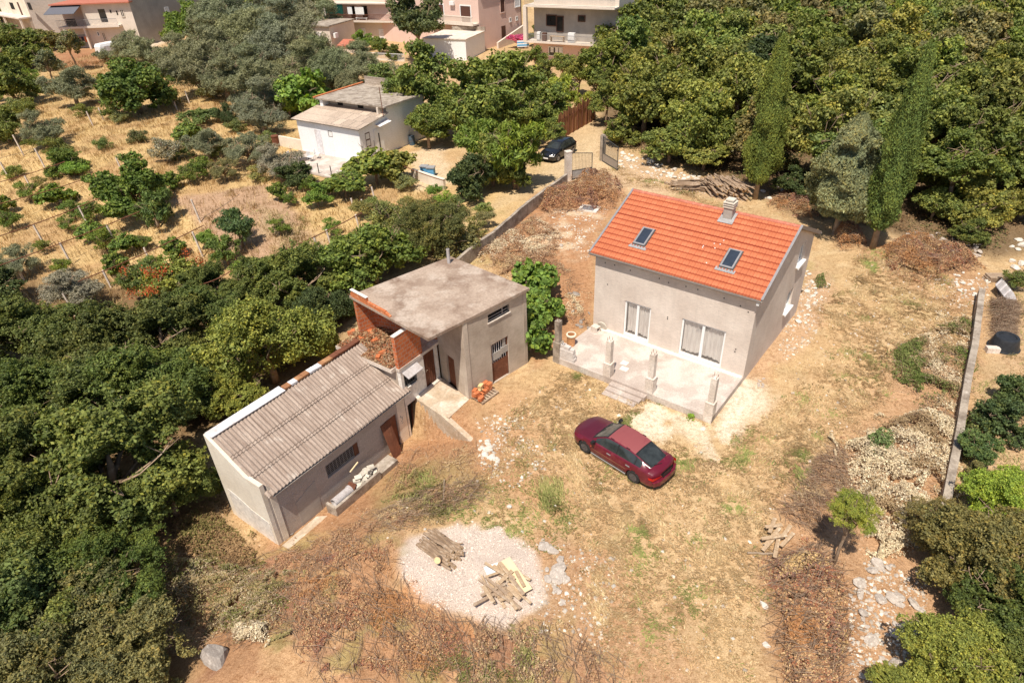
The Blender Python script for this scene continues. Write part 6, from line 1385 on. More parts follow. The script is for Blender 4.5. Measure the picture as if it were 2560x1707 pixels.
for (x0, x1) in ((FW - 9.2, FW - 7.2), (FW - 3.6, FW - 1.6)):
    q = MB(PF); q.box(x0, -.05, zfl, x1, -.004, zfl + 2.3); o = q.build('balcony_door', M['shutter'], pink); q = MB(PF); q.box(x0 - .15, -.08, zfl, x0, -.004, zfl + 2.45); q.box(x1, -.08, zfl, x1 + .15, -.004, zfl + 2.45); q.box(x0, -.08, zfl + 2.3, x1, -.004, zfl + 2.45); q.build('door_frame', M['white'], o)
q = MB(PF); q.box(FW - 5.6, -.4, zfl + 2.35, FW - 4.7, -.02, zfl + 2.9); q.build('air_conditioner', M['white'], pink)
for i, (x0, x1) in enumerate(((FW - 8.5, FW - 6.5), (FW - 4, FW - 2.5))): q = MB(PF); q.box(x0, -.05, .8, x1, -.004, 2.3); q.build('window', M['shutter'], pink)
# left wing with the green curtain
wl = bk(814, 62, 3.2)[:2]; wr = bk(960, 62, 3.2)[:2]
wl = bk(*X(2, 648, 172), 3.3)[:2]; wdir = (bk(*X(2, 1180, 180), 3.3)[:2] - wl); wdir = wdir / np.linalg.norm(wdir); wr = wl + wdir * 13.5
wing2 = thing('balcony_house', (wl[0], wl[1], 0), 'pale house wing with a long iron-railed balcony and a green curtain', 'house'); GM = wallM(wl, wr)
q = MB(GM); q.box(0, 1.8, -1, 13.5, 9, 8.5); q.build('wall', M['pink'], wing2)
q = MB(GM); q.box(0, 0, 3.05, 13.5, 1.8, 3.3); q.box(0, 0, 5.9, 13.5, 1.8, 6.1); q.box(0, 0, 3.3, .25, 1.8, 5.9); q.build('balcony', M['cream'], wing2)
q = MB(GM); q.box(0, 1.2, -1.5, 13.5, 1.8, 3.05); q.build('lower_wall', M['cream'], wing2)
railing(wing2, GM, .1, 13.4, .05, 3.3, .95, M['rust'])
q = MB(GM); n = 40
V = [];
for i in range(n): s_ = .25 + 3.6 * i / (n - 1); V += [(s_, .12 + .08 * math.sin(i * 1.9), 5.9), (s_, .12 + .10 * math.sin(i * 1.9 + .3), 4.3 + .15 * math.sin(i * .3))]
q.add(V, [(2 * i, 2 * i + 1, 2 * i + 3, 2 * i + 2) for i in range(n - 1)]); q.build('green_curtain', M['green_cloth'], wing2)
for (x0, x1, zt, m_) in ((4.3, 5.1, 5.4, M['dark']), (6.6, 7.6, 5.4, M['dark']), (9.0, 9.9, 5.4, M['shutter']), (10.2, 11.2, 5.4, M['dark'])): q = MB(GM); q.box(x0, 1.75, 3.3 if x1 - x0 < .95 else 3.4, x1, 1.797, zt); q.build('balcony_door', m_, wing2)
for i, (x0, x1, m_) in enumerate(((4.6, 5.5, M['white']), (6.1, 7.8, M['paper']))): q = MB(GM); q.box(x0, .25, 4.3 - i * .1, x1, .27, 5.45); o = q.build('hung_cloth', m_); tag(o, ['white cloth hanging on the balcony line beside the green curtain', 'cream sheet hanging on the balcony line above the bench'][i], 'laundry')
q = MB(GM); q.box(5.8, .5, 3.62, 8.0, .95, 3.70)
for x in (5.9, 7.8): q.box(x, .55, 3.3, x + .08, .9, 3.62)
o = q.build('balcony_bench', M['white']); tag(o, 'white bench on the iron-railed balcony', 'bench')
wA = GM @ Vector((0, 1.2, 0)); wC = GM @ Vector((13.5, 1.2, 0)); WL2 = GM @ Matrix.Translation((0, 1.2, 0))
openings(wing2, WL2, (wA.x, wA.y), (wC.x, wC.y), [('window', *X4(2, 858, 255, 898, 328), M['white_sheet'], M['white'], 1), ('window', *X4(2, 945, 245, 980, 300), M['white_sheet'], M['white'], 1), ('window', *X4(2, 1095, 250, 1180, 335), M['white_sheet'], M['white'], 1)])
# cream annex with satellite dish
aL = bk(*X(2, 455, 430), .0)[:2]; aR = bk(*X(2, 712, 442), .0)[:2]; zt_ = zat((aR[0], aR[1]), X(2, 720, 215)[1])
ann = thing('cream_annex', (aL[0], aL[1], 0), 'cream single-storey annex with a flat roof and white shuttered windows', 'house'); AM = wallM(aL, aR); AL = float(np.linalg.norm(aR - aL))
q = MB(AM); q.box(0, 0, -1.2, AL, 7.0, zt_ - .15); q.build('wall', M['cream'], ann)
q = MB(AM); q.box(-.5, -.35, zt_ - .15, AL + .2, 7.2, zt_ + .02); q.build('roof', M['old_concrete'], ann)
openings(ann, AM, aL, aR, [('window', *X4(2, 548, 278, 620, 350), M['white_sheet'], M['white'], 1)])
q = MB(AM); q.box(AL + .35, .3, 2.2, AL + .75, 1.1, 2.9); q.build('air_conditioner', M['white'], ann)
q = MB(AM @ Matrix.Translation((.9, -.75, zt_ + .5)) @ Matrix.Rotation(R(105), 4, 'X')); q.lathe([(0, -.12), (.3, -.09), (.55, 0), (.56, .02), (.3, -.06), (0, -.09)], 22); dish = thing('satellite_dish', tuple(AM @ Vector((.9, -.6, zt_))), 'white satellite dish fixed to the roof corner of the cream annex', 'satellite dish'); q.build('dish_reflector', M['white'], dish); q = MB(AM); q.tube([(.9, -.2, zt_), (.9, -.65, zt_ + .5)], .03, 5); q.build('dish_arm', M['grey_metal'], dish)
q = MB(AM); q.prism([(AL + 1.1, .3), (AL + 4.0, .3), (AL + 4.0, 2.1), (AL + 1.1, 2.1)], -.4, 1.15); o_ = thing('tiled_lean_to', tuple(AM @ Vector((AL + 2, 1, 0))), 'small lean-to with faded orange tiles beside the cream annex', 'shed'); q.build('wall', M['cream'], o_)
q = MB(AM); V = []; ss = np.arange(AL + .9, AL + 4.2, .06)
for y_, z_ in ((.0, 1.1), (2.1, 1.75)): V += [(float(s_), y_, z_ + .05 * abs(math.sin(s_ * 12))) for s_ in ss]
m = len(ss); q.add(V, [(j, j + 1, m + j + 1, m + j) for j in range(m - 1)]); q.build('roof', M['ridge_tile'], o_)
a_ = bk(*X(2, 950, 452), .8)[:2]; b_ = bk(*X(2, 1300, 470), .8)[:2]; wm_ = wallM(a_, b_); o_ = thing('yard_wall', (a_[0], a_[1], 0), 'low yard wall topped by a thin white railing below the cream annex', 'wall'); Lq = float(np.linalg.norm(b_ - a_)); q = MB(wm_); q.box(0, 0, -1, Lq, .2, .1); q.build('wall_body', M['pale_plaster'], o_); railing(o_, wm_, 0, Lq, .1, .1, .9, M['white'])
# garage block
gN = bk(*X(2, 1812, 560), 0)[:2]; zg_ = zat(gN, X(2, 1810, 330)[1])
gT = lambda x, y, z: bk(*X(2, x, y), z)[:2]
zr_ = 3.0
c_n = gT(1812, 328, zr_); c_l = gT(1455, 318, zr_); c_r = gT(2040, 262, zr_); c_l = c_n + (c_l - c_n) / np.linalg.norm(c_l - c_n) * 7.0
gar = thing('white_garage', (c_n[0], c_n[1], 0), 'whitewashed flat-roofed garage block in front of the pink house', 'garage'); dl = (c_n - c_l) / np.linalg.norm(c_n - c_l); GMx = wallM(c_l, c_n); Lf = 7.0; Lr = float(np.linalg.norm(c_r - c_n))
q = MB(GMx); q.box(0, 0, -1.5, Lf, Lr, zr_ - .1); q.build('wall', M['white_render'], gar)
q = MB(GMx); q.box(-.15, -.15, zr_ - .1, Lf + .15, Lr + .15, zr_); rr2 = q.build('roof', M['concrete'], gar)
q = MB(GMx); q.box(1.5, Lr - .1, zr_ + .001, Lf + .15, Lr + .15, zr_ + .55); q.build('roof_parapet', M['old_concrete'], rr2)
# path wall and stairs between the houses
a_ = bk(*X(3, 20, 380), 0.5)[:2]; b_ = bk(*X(3, 270, 240), 1.5)[:2]; wm_ = wallM(a_, b_); Lq = float(np.linalg.norm(b_ - a_)); o_ = thing('sloping_path_wall', (a_[0], a_[1], 0), 'sloping pale wall beside the path between the pink and grey houses', 'wall'); q = MB(); q.wall(tuple(a_), tuple(b_), -1, lambda s: .9 + 1.6 * s / Lq, .3, cuts=[Lq / 2]); q.build('wall_body', M['cream'], o_); 
# right-hand grey and pink house
rA = gT(0, 0, 0)
rl = bk(*X(3, 315, 492), 0)[:2]; rr = bk(*X(3, 715, 520), 0)[:2]; rdir = (rr - rl) / np.linalg.norm(rr - rl); rrr = rl + rdir * 13.0
zb1 = zat(rl, X(3, 310, 332)[1]); zb2 = zat(rl, X(3, 300, 38)[1])
rh = thing('balcony_villa', (rl[0], rl[1], 0), 'three-storey grey house with stacked balconies over a pink ground floor', 'house'); RHM = wallM(rl, rrr)
q = MB(RHM); q.box(0, 0, -1, 13, 10, zb1 - .2); q.build('lower_wall', M['pink'], rh)
q = MB(RHM); q.box(0, 0.3, zb1, 13, 10, zb2 - .2); q.build('upper_wall', M['grey_render'], rh)
for z_ in (zb1, zb2): q = MB(RHM); q.box(-.9, -1.4, z_ - .2, 13, 10, z_); q.build('balcony', M['cream'], rh); railing(rh, RHM, -.6, 13, -1.35, z_, .95, M['grey_metal'])
q = MB(RHM); q.box(-.95, -1.4, zb1 - 2.9 if False else zb1, -.4, -.9, zb2 - .2); q.build('balcony_pillar', M['cream'], rh)
q = MB(RHM); q.box(0, .3, zb2, 13, 10, zb2 + 3); q.build('top_wall', M['cream'], rh)
RA2 = RHM @ Vector((0, .3, 0)); RC2 = RHM @ Vector((13, .3, 0)); RH2 = RHM @ Matrix.Translation((0, .3, 0))
openings(rh, RH2, (RA2.x, RA2.y), (RC2.x, RC2.y), [('balcony_door', *X4(3, 425, 130, 500, 215), M['glass'], M['shutter']), ('balcony_door', *X4(3, 510, 140, 558, 262), M['glass'], M['shutter']), ('window', *X4(3, 690, 136, 740, 178), M['glass'], M['shutter'])])
openings(rh, RHM, rl, rrr, [('window', *X4(3, 445, 395, 552, 468), M['glass'], M['white'])])
s_, z_ = onpl(*X(3, 515, 415), rl, rrr)
for i, (dx, m_) in enumerate(((-1.1, 'paper'), (-.35, 'white'), (.25, 'paper'))): q = MB(RHM); q.box(s_ + dx, -.16, z_ - .4, s_ + dx + .5, -.14, z_ + .35); o = q.build('paper_sheet', M[m_], None); tag(o, 'pale cloth hanging before the ground-floor window of the grey house', 'laundry', 'cloths at the ground-floor window')
for i, (x0, y_, w_, h_, m_, lab_) in enumerate(((1.0, -.9, .5, 1.2, 'white', 'tall white cabinet at the left end of the middle balcony'), (1.8, -.8, .6, 1.1, 'shutter', 'brown cupboard beside the white cabinet on the middle balcony'), (6.0, -1.0, 1.0, 1.3, 'white', 'white fridge-like box at the right of the middle balcony'))):
    q = MB(RHM); q.box(x0, y_, zb1 + .01, x0 + w_, y_ + .5, zb1 + h_); q.box(x0 + .03, y_ - .02, zb1 + .1, x0 + w_ - .03, y_ - .004, zb1 + h_ * .6); o = q.build('cabinet', M[m_]); tag(o, lab_, 'cabinet')
q = MB(RHM); q.box(3.1, -1.0, zb1 + .7, 5.4, -.4, zb1 + .76)
for x in (3.2, 5.2): q.box(x, -.95, zb1, x + .06, -.45, zb1 + .7)
o = q.build('balcony_table', M['plank']); tag(o, 'cluttered wooden table on the middle balcony of the grey house', 'table')
for i, (x, y, lab_) in enumerate(((1308, 118, 'blue and white striped towel on the line before the grey house'),)):
    P = bk(x, y, 1.6); q = MB(frame(P[0], P[1], 1.6, 0)); q.box(-.9, 0, 0, .9, .03, .9); q.box(-.9, -.012, .15, .9, -.001, .35, 1); q.box(-.9, -.012, .55, .9, -.001, .7, 1); o = q.build('towel', [M['pink_cloth'], M['blue_cloth']]); tag(o, lab_, 'towel')
# ---- far left: cream house with the railed balcony
cA = bk(*X(1, 790, 400), 0)[:2]; cC = bk(*X(1, 1190, 385), 0)[:2]; cE = bk(*X(1, 1440, 275), 1.0)[:2]
dA = (cC - cA) / np.linalg.norm(cC - cA); LA = float(np.linalg.norm(cC - cA)); dE = (cE - cC) / np.linalg.norm(cE - cC); cE2 = cC + dE * 17
zfA = zat(cA, X(1, 770, 215)[1]); ztA = zat(cC, X(1, 1030, 12)[1])
lh = thing('cream_house', (cA[0], cA[1], 0), 'cream house with a railed balcony, grey awning and a blank grey side wall', 'house'); LM_ = wallM(cA, cC); LE_ = wallM(cC, cE2)
q = MB(); q.prism([tuple(cA), tuple(cC), tuple(cE2), tuple(cE2 - dA * LA)], -1, ztA - .2); q.build('wall', M['cream'], lh)
q = MB(); o3 = np.array([dE[1], -dE[0]]) * .02; q.prism([tuple(cC + o3), tuple(cE2 + o3), tuple(cE2), tuple(cC)], -1, ztA + .5); q.build('side_wall', M['grey_render'], lh)
q = MB(LM_); q.box(-5.2, -.7, ztA - .2, LA + .3, 9, ztA); q.build('roof', M['ridge_tile'], lh)
q = MB(LM_); q.box(-4.6, -1.2, zfA - .3, LA - 2.5, -.003, zfA); q.box(-4.6, -.003, zfA - .3, -.003, 6, zfA); q.build('balcony', M['cream'], lh)
railing(lh, LM_, -4.6, LA - 2.6, -1.15, zfA, 1.05, M['grey_metal'], step=.22)
for x in (-4.5, -2.9, -.25): q = MB(LM_); q.box(x, -1.1, -.8, x + .3, -.8, zfA - .3); q.build('porch_pillar', M['cream'], lh)
q = MB(LM_); q.box(-4.6, .6, -.8, -.01, 1.0, zfA - .3); q.box(-3.4, .55, .3, -.9, .597, 2.2, 1); q.build('porch_wall', [M['cream'], M['grey_metal']], lh)
q = MB(LM_); q.box(-4.5, 1.2, zfA, -.01, 6, ztA - .2); q.build('loggia_wall', M['pink'], lh)
q = MB(LM_); q.add([(-5.2, -3.0, ztA - 1.3), (.2, -3.0, ztA - 1.3), (.2, .3, ztA - .2), (-5.2, .3, ztA - .2), (-5.2, -3.0, ztA - 1.38), (.2, -3.0, ztA - 1.38), (.2, .3, ztA - .28), (-5.2, .3, ztA - .28)], [(0, 1, 2, 3), (7, 6, 5, 4), (0, 4, 5, 1), (1, 5, 6, 2), (3, 7, 4, 0)]); q.build('awning', M['awning'], lh)
openings(lh, LM_, cA, cC, [('balcony_door', *X4(1, 812, 80, 905, 185), M['glass'], None), ('window', *X4(1, 912, 85, 932, 110), M['dark'], None), ('window', *X4(1, 965, 92, 988, 128), M['dark'], None), ('window', *X4(1, 1002, 88, 1040, 140), M['glass'], M['cream'], 1), ('window', *X4(1, 852, 278, 892, 345), M['glass'], M['cream'], 1), ('window', *X4(1, 812, 270, 830, 298), M['dark'], M['white']), ('window', *X4(1, 985, 320, 1010, 365), M['glass'], None)])
openings(lh, LE_, cC, cE2, [('window', *X4(1, 1372, 70, 1418, 132), M['paper'], M['white'], 1)])
q = MB(LM_); q.box(-3.0, -.9, zfA + .02, -1.6, -.2, zfA + 1.2); o = q.build('covered_grill', M['black_cloth']); tag(o, 'black covered heap standing on the railed balcony of the cream house', 'cover')
for i, c__ in enumerate(('black_cloth', 'white', 'orange_cloth', 'paper', 'dark_red', 'black_cloth', 'orange_cloth')):
    q = MB(LM_); x = -4.2 + i * .55; q.box(x, -.62, 1.1 + .1 * (i % 3), x + .42, -.60, 2.0); o = q.build('hung_garment', M[c__]); tag(o, 'garment on the washing line under the balcony of the cream house', 'laundry', 'garments on the porch washing line')
# ---- far left: unfinished grey house
uA = bk(*X(1, 60, 270), 0)[:2]; uC = bk(*X(1, 330, 330), 0)[:2]; uE = bk(*X(1, 560, 290), .5)[:2]
uA = bk(*X(1, 90, 280), 0)[:2]; dA2 = (uC - uA) / np.linalg.norm(uC - uA); dE2 = (uE - uC) / np.linalg.norm(uE - uC); uE2 = uC + dE2 * 16; LU = float(np.linalg.norm(uC - uA))
zf2 = zat(uC, X(1, 330, 140)[1]); uh = thing('grey_house', (uA[0], uA[1], 0), 'old grey two-storey house with a shabby porch at the far left corner', 'house')
UM = wallM(uA, uC); UE = wallM(uC, uE2)
q = MB(); q.prism([tuple(uA), tuple(uC), tuple(uE2), tuple(uE2 - dA2 * LU)], -1, zf2 + 6.5); q.build('wall', M['pale_plaster'], uh)
q = MB(); o3 = np.array([dE2[1], -dE2[0]]) * .02; q.prism([tuple(uC + o3), tuple(uE2 + o3), tuple(uE2), tuple(uC)], -1, zf2 + 6.4); q.build('side_wall', M['blockwork'], uh)
q = MB(UM); q.box(-1.4, -2.2, zf2 - .25, LU + .1, -.003, zf2); q.build('porch_roof', M['concrete'], uh)
for x in (-1.2, LU * .42, LU - .3): q = MB(UM); q.box(x, -2.1, -.8, x + .35, -1.8, zf2 - .25); q.build('porch_pillar', M['cream'], uh)
q = MB(UM); q.box(0, -.4, -.8, LU, -.004, zf2 - .25); q.box(.6, -.44, .3, 2.0, -.404, 1.9, 1); q.box(3.6, -.44, .1, 5.4, -.404, 1.9, 1); q.build('porch_wall', [M['old_plaster'], M['shutter']], uh)
openings(uh, UM, uA, uC, [('window', *X4(1, 75, 22, 128, 82), M['dark'], None), ('door', *X4(1, 152, 22, 182, 130), M['shutter'], None), ('window', *X4(1, 222, 22, 275, 88), M['dark'], None)])
P = bk(*X(1, 325, 320), 0); q = MB(frame(P[0], P[1], 0, 0)); q.tube([(0, 0, -.5), (.0, 0, 9.5)], [.12, .08], 8); o_ = thing('utility_pole', (P[0], P[1], 0), 'slim pale pole rising in front of the old grey house', 'pole'); q.build('pole_shaft', M['concrete'], o_)
P = bk(*X(1, 470, 355), 0); q = MB(frame(P[0], P[1], 0, .3)); q.box(-1.2, -.7, .3, 1.2, .7, .38); q.box(-1.1, -.6, -.2, -1, .6, .3); q.box(1, -.6, -.2, 1.1, .6, .3); o = q.build('white_slab', M['white']); tag(o, 'white board lying on the rubble before the old grey house', 'board')
# vans
P = bk(*X(1, 935, 470), 0); a_ = bk(*X(1, 870, 500), 0)[:2]; b_ = bk(*X(1, 1180, 440), 0)[:2]; vd = (b_ - a_) / np.linalg.norm(b_ - a_); vm = wallM(a_, a_ + vd)
van = thing('white_van', (a_[0], a_[1], 0), 'white panel van parked behind the olive trees by the cream house', 'van')
prof = [(0, .45), (0, 1.9), (.25, 2.30), (4.0, 2.35), (4.6, 1.75), (5.2, 1.25), (5.4, .95), (5.4, .45)]; n = len(prof); q = MB(vm)
ins = [0, .10, .22, .22, .18, .10, .06, 0]
V = [(x, 0.0 + i_, z) for (x, z), i_ in zip(prof, ins)] + [(x, 2.0 - i_, z) for (x, z), i_ in zip(prof, ins)]
q.add(V, [tuple(range(n)), tuple(reversed(range(n, 2 * n)))] + [(i, n + i, n + (i + 1) % n, (i + 1) % n) for i in range(n)]); q.build('body', M['white'], van)
for (a, b, z0_, z1_) in ((.6, 2.0, 1.2, 1.95), (2.2, 3.6, 1.2, 1.95)): q = MB(vm); q.box(a, -.0, z0_, b, .11, z1_); q.build('side_panel', M['white_sheet'], van)
q = MB(vm); q.box(3.8, .0, 1.35, 4.5, .10, 1.95); q.build('side_window', M['carglass'], van)
for x in (1.0, 4.4):
    for y in (0.08, 1.92): q = MB(vm); q.lathe([(0, -.1), (.33, -.1), (.36, 0), (.33, .1), (0, .1)], 16, (x, y, .36), axis='y'); q.build('wheel', M['tyre'], van)
a_ = bk(*X(1, 1700, 110), 1.5)[:2]; tm = frame(a_[0], a_[1], 1.5, R(60)); trk = thing('small_truck', (a_[0], a_[1], 1.5), 'small white truck parked on the lane beside the cream house', 'truck'); q = MB(tm); q.box(-.9, -.8, .45, .9, .8, 1.2); q.box(-.85, -.75, 1.2, .6, .75, 2.2); q.build('cab', M['white'], trk); q = MB(tm); q.box(-.6, -.77, 1.35, .4, -.752, 2.0); q.box(-.87, -.6, 1.35, -.852, .6, 2.0); q.build('cab_window', M['carglass'], trk); q = MB(tm); q.box(.95, -.8, .6, 4.0, .8, .8); q.box(.95, -.8, .8, 4.0, -.75, 1.2); q.build('truck_bed', M['rust'], trk)
for x in (0, 3.0):
    for y in (-.72, .72): q = MB(tm); q.lathe([(0, -.1), (.33, -.1), (.36, 0), (.33, .1), (0, .1)], 14, (x, y, .36), axis='y'); q.build('wheel', M['tyre'], trk)

# ================================================================== trees
OAK = (0.098, 0.122, 0.034); OAK2 = (0.118, 0.142, 0.036); BRT = (0.185, 0.205, 0.045); DRK = (0.060, 0.082, 0.030); OLV = (0.175, 0.185, 0.105); GOLV = (0.24, 0.225, 0.16)
FOR = (0.158, 0.182, 0.048); YEL = (0.195, 0.205, 0.05); WAL = (0.135, 0.170, 0.042); BRN = (0.165, 0.155, 0.062); FIG = (0.14, 0.215, 0.042)
# oak wood on the near left: (x, y, r, hc, kind, colour, flat)
gl_ = 'oaks of the wood at the near left'
for (x, y, r, hc, k, c, f) in [(70, 770, 110, 3.2, 'near', OAK2, .9), (235, 800, 120, 3.2, 'near', OAK, .9), (370, 770, 110, 3.2, 'near', OAK, .9), (480, 730, 90, 3.0, 'near', OAK, .9),
        (60, 940, 130, 3.5, 'near', OAK, .9), (200, 930, 130, 3.2, 'near', OAK, .85), (345, 890, 125, 3.4, 'near', OAK, .9), (440, 900, 75, 2.6, 'near', DRK, .9),
        (-60, 1100, 170, 3.5, 'near', OAK, .9), (80, 1180, 170, 3.2, 'near', OAK, .85), (60, 1360, 190, 3.4, 'nearfine', OAK2, .85), (-90, 1500, 220, 3.2, 'near', OAK, .85), (110, 1530, 200, 3.0, 'nearfine', BRN, .8), (-140, 800, 160, 3.5, 'near', OAK, .9)]:
    ol = ('dark green oak ' if c == OAK else 'green oak ' if c == OAK2 else 'brownish oak ' if c == BRN else 'darkest oak ') + ('cut by the left edge ' if x < 65 else 'well inside the wood ' if x < 260 else 'near the yellow-green tree ') + ('below the vineyard' if y < 820 else 'level with the shed roof' if y < 1000 else 'level with the gable wall' if y < 1300 else 'in the bottom left corner')
    tree(x, y, r, hc, k, vary(c), 'oak_tree', ol, 'tree', 'near oaks: ' + ol, f)
tree(255, 1075, 215, 3.8, 'near', OAK2, 'oak_tree', 'broad dense oak whose crown overlaps the lime-washed gable of the shed', 'tree', None, .80)
tree(385, 1130, 95, 2.8, 'near', OAK2, 'oak_tree', 'smaller oak lobe pressed against the pale gable wall of the shed', 'tree', None, .9)
tree(240, 1330, 150, 2.2, 'nearfine', (0.08, .11, .025), 'elm_tree', 'loose bushy elm below the big oak, shading the brown bank', 'tree', None, .8)
tree(300, 1490, 150, 2.0, 'nearfine', BRN, 'elm_tree', 'olive-brown bushy tree near the bottom left beside the dark boulder', 'tree', None, .8)
tree(610, 800, 135, 3.4, 'near', BRT, 'lime_tree', 'bright yellow-green rounded tree between the wood and the shed roof', 'tree', None, .95)
tree(540, 900, 70, 2.6, 'near', BRT, 'lime_tree', 'low yellow-green lobe beside the corner of the corrugated roof', 'tree', None, .95)
tree(680, 650, 105, 3.2, 'near', OAK2, 'dark_tree', 'dark green bushy tree behind the yellow-green one', 'tree', None, .85)
tree(735, 720, 75, 2.8, 'near', DRK, 'dark_tree', 'darkest tree between the yellow-green tree and the brick room', 'tree', None, .9)
tree(590, 650, 75, 2.6, 'near', OAK, 'dark_tree', 'dark shrubby tree at the lower edge of the vineyard', 'tree', None, .85)
tree(470, 660, 70, 2.4, 'near', OAK, 'dark_tree', 'dark low tree below the reddish sumac', 'tree', None, .8)
tree(855, 590, 105, 2.0, 'mid', (.12, .16, .035), 'green_bush', 'fresh green thicket at the left of the flat roof', 'bush', None, .8, trunk='low')
tree(990, 520, 85, 2.2, 'nearfine', (.115, .12, .04), 'thin_tree', 'olive-brown feathery thicket above the flat roof', 'bush', None, .85, trunk='low')
tree(930, 540, 60, 2.0, 'nearfine', (.11, .12, .04), 'thin_tree', 'feathery olive thicket between the green thicket and the boundary wall', 'bush', None, .9, trunk='low')
tree(1045, 545, 55, 1.6, 'mid', BRN, 'thin_tree', 'brownish low thicket against the boundary wall', 'bush', None, .8, trunk='low')
tree(890, 500, 55, 1.4, 'sparse', (.15, .16, .05), 'thin_bush', 'thin sprawling bush under the end of the vine wires', 'bush', None, .8, trunk='low')
# trees round the cottage
tree(962, 195, 80, 4.8, 'mid', WAL, 'walnut_tree', 'walnut tree hanging over the right end of the white cottage roof', 'tree', None, 1.1, cap=False)
tree(1145, 210, 108, 5.0, 'mid', WAL, 'walnut_tree', 'largest walnut tree between the white cottage and the gate', 'tree', None, .95, cap=False)
tree(1240, 240, 75, 4.5, 'mid', WAL, 'walnut_tree', 'walnut crown beside the rusty sheet fence', 'tree', None, .95)
tree(980, 285, 50, 2.4, 'mid', WAL, 'walnut_tree', 'low hanging walnut boughs before the side wall of the cottage', 'tree', None, 1.0, cap=False)
tree(1050, 270, 74, 3.0, 'mid', WAL, 'walnut_tree', 'lower walnut limb mass right of the blue drum', 'tree', None, .9)
tree(1180, 340, 78, 3.4, 'frond', (.15, .20, .035), 'ailanthus_tree', 'bright feathery ailanthus in front of the black car', 'tree', None, .95)
tree(1110, 330, 62, 2.6, 'frond', (.13, .18, .035), 'ailanthus_tree', 'feathery green young ailanthus left of the brightest one', 'tree', None, .95)
tree(1085, 410, 58, 1.6, 'mid', DRK, 'ivy_bush', 'dark ivy-clad thicket beside the blue beehives', 'bush', None, 1.1, trunk='low')
tree(955, 45, 62, 6.0, 'mid', (.09, .11, .045), 'laurel_tree', 'tall dark rounded evergreen in front of the pink house', 'tree', None, 1.1, cap=False)
tree(860, 380, 58, 2.0, 'fig', (.16, .19, .04), 'pergola_vine', 'sprawling yellow-green vine over a pergola below the cottage terrace', 'vine', None, .7, trunk='low')
tree(905, 385, 48, 2.0, 'fig', (.19, .19, .05), 'pergola_vine', 'yellowing end of the pergola vine beside the beehives', 'vine', None, .8, trunk='low')
tree(790, 420, 45, 1.4, 'fig', (.12, .16, .035), 'pergola_vine', 'low green arm of the pergola vine along the stone wall', 'vine', None, .6, trunk='low')
tree(727, 452, 30, 1.8, 'mid', FIG, 'small_tree', 'small round bright green tree standing alone by the tilled plot', 'tree', None, 1.0)
tree(682, 402, 42, 1.1, 'mid', DRK, 'laurel_bush', 'dark glossy rounded bush at the corner of the stone terrace wall', 'bush', None, .85, trunk='low')
tree(640, 375, 55, 2.2, 'olive', GOLV, 'olive_tree', 'thin silvery olive beside the white cottage terrace', 'tree', None, .9, trunk='olive')
tree(565, 345, 48, 1.8, 'olive', OLV, 'olive_tree', 'grey-green olive left of the silvery one', 'tree', None, .9, trunk='olive')
tree(472, 335, 42, 1.9, 'olive', OLV, 'olive_tree', 'small round olive above the vineyard rows', 'tree', None, 1.0, trunk='olive')
tree(380, 345, 40, 1.2, 'sparse', GOLV, 'olive_tree', 'faint silvery young olive in the dry grass', 'tree', None, .9, trunk='olive')
tree(515, 390, 32, 1.0, 'olive', BRN, 'dry_bush', 'low brownish bush under the row of young olives', 'bush', None, .9, trunk='low')
tree(700, 215, 62, 2.8, 'fig', FIG, 'fig_tree', 'green fig tree standing left of the white cottage roof', 'tree', None, 1.0)
tree(660, 235, 45, 2.2, 'fig', FIG, 'fig_tree', 'lower fig beside the cottage with grey olives above it', 'tree', None, 1.0)
tree(305, 205, 84, 2.8, 'mid', (.085, .125, .03), 'fig_tree', 'large round dark green fig bush in the middle of the dry field', 'tree', None, .9)
tree(165, 205, 55, 2.4, 'olive', OLV, 'olive_tree', 'bushy olive left of the large round fig', 'tree', None, .95, trunk='olive')
tree(96, 298, 50, 2.0, 'olive', OLV, 'olive_tree', 'olive with a rounded crown at the left edge of the dry field', 'tree', None, .95, trunk='olive')
tree(20, 195, 60, 2.6, 'mid', OAK2, 'green_tree', 'green tree at the left edge above the vineyard', 'tree', None, 1.0)
tree(5, 290, 50, 2.4, 'mid', OAK2, 'green_tree', 'dark green tree cut by the left edge beside the olive', 'tree', None, 1.0)
tree(40, 110, 70, 3.2, 'mid', OAK2, 'green_tree', 'dense green tree below the old grey house', 'tree', None, .8)
tree(100, 95, 40, 1.6, 'mid', BRN, 'bramble', 'brownish bramble thicket below the old grey house', 'bush', None, .7, trunk='low')
tree(298, 435, 78, 2.2, 'mid', (.10, .145, .03), 'green_tree', 'thick green shrub tree in the vineyard', 'tree', None, 1.0)
tree(350, 480, 52, 1.6, 'frond', (.10, .145, .045), 'ailanthus_tree', 'feathery ailanthus at the lower side of the thick green shrub', 'tree', None, 1.0)
tree(545, 520, 42, 1.7, 'frond', (.085, .13, .05), 'ailanthus_tree', 'dark feathery sapling casting a shadow on the tilled plot', 'tree', None, 1.1)
tree(515, 575, 40, 1.2, 'frond', (.12, .17, .045), 'ailanthus_tree', 'low bright fronds at the lower edge of the tilled plot', 'tree', None, .9)
tree(470, 550, 26, 1.0, 'bush', FIG, 'green_bush', 'small round green bush beside the tilled plot', 'bush', None, 1.0, trunk='low')
tree(400, 640, 75, 1.6, 'sparse', (.17, .19, .04), 'sumac_tree', 'straggly yellow-green sumac with reddish seed heads', 'tree', None, .8)
tree(330, 640, 50, 1.6, 'frond', (.12, .15, .045), 'sumac_tree', 'feathery left side of the reddish sumac thicket', 'tree', None, .8)
tree(160, 665, 66, 2.0, 'olive', GOLV, 'olive_tree', 'thin grey olive at the lower end of the vineyard', 'tree', None, .85, trunk='olive')
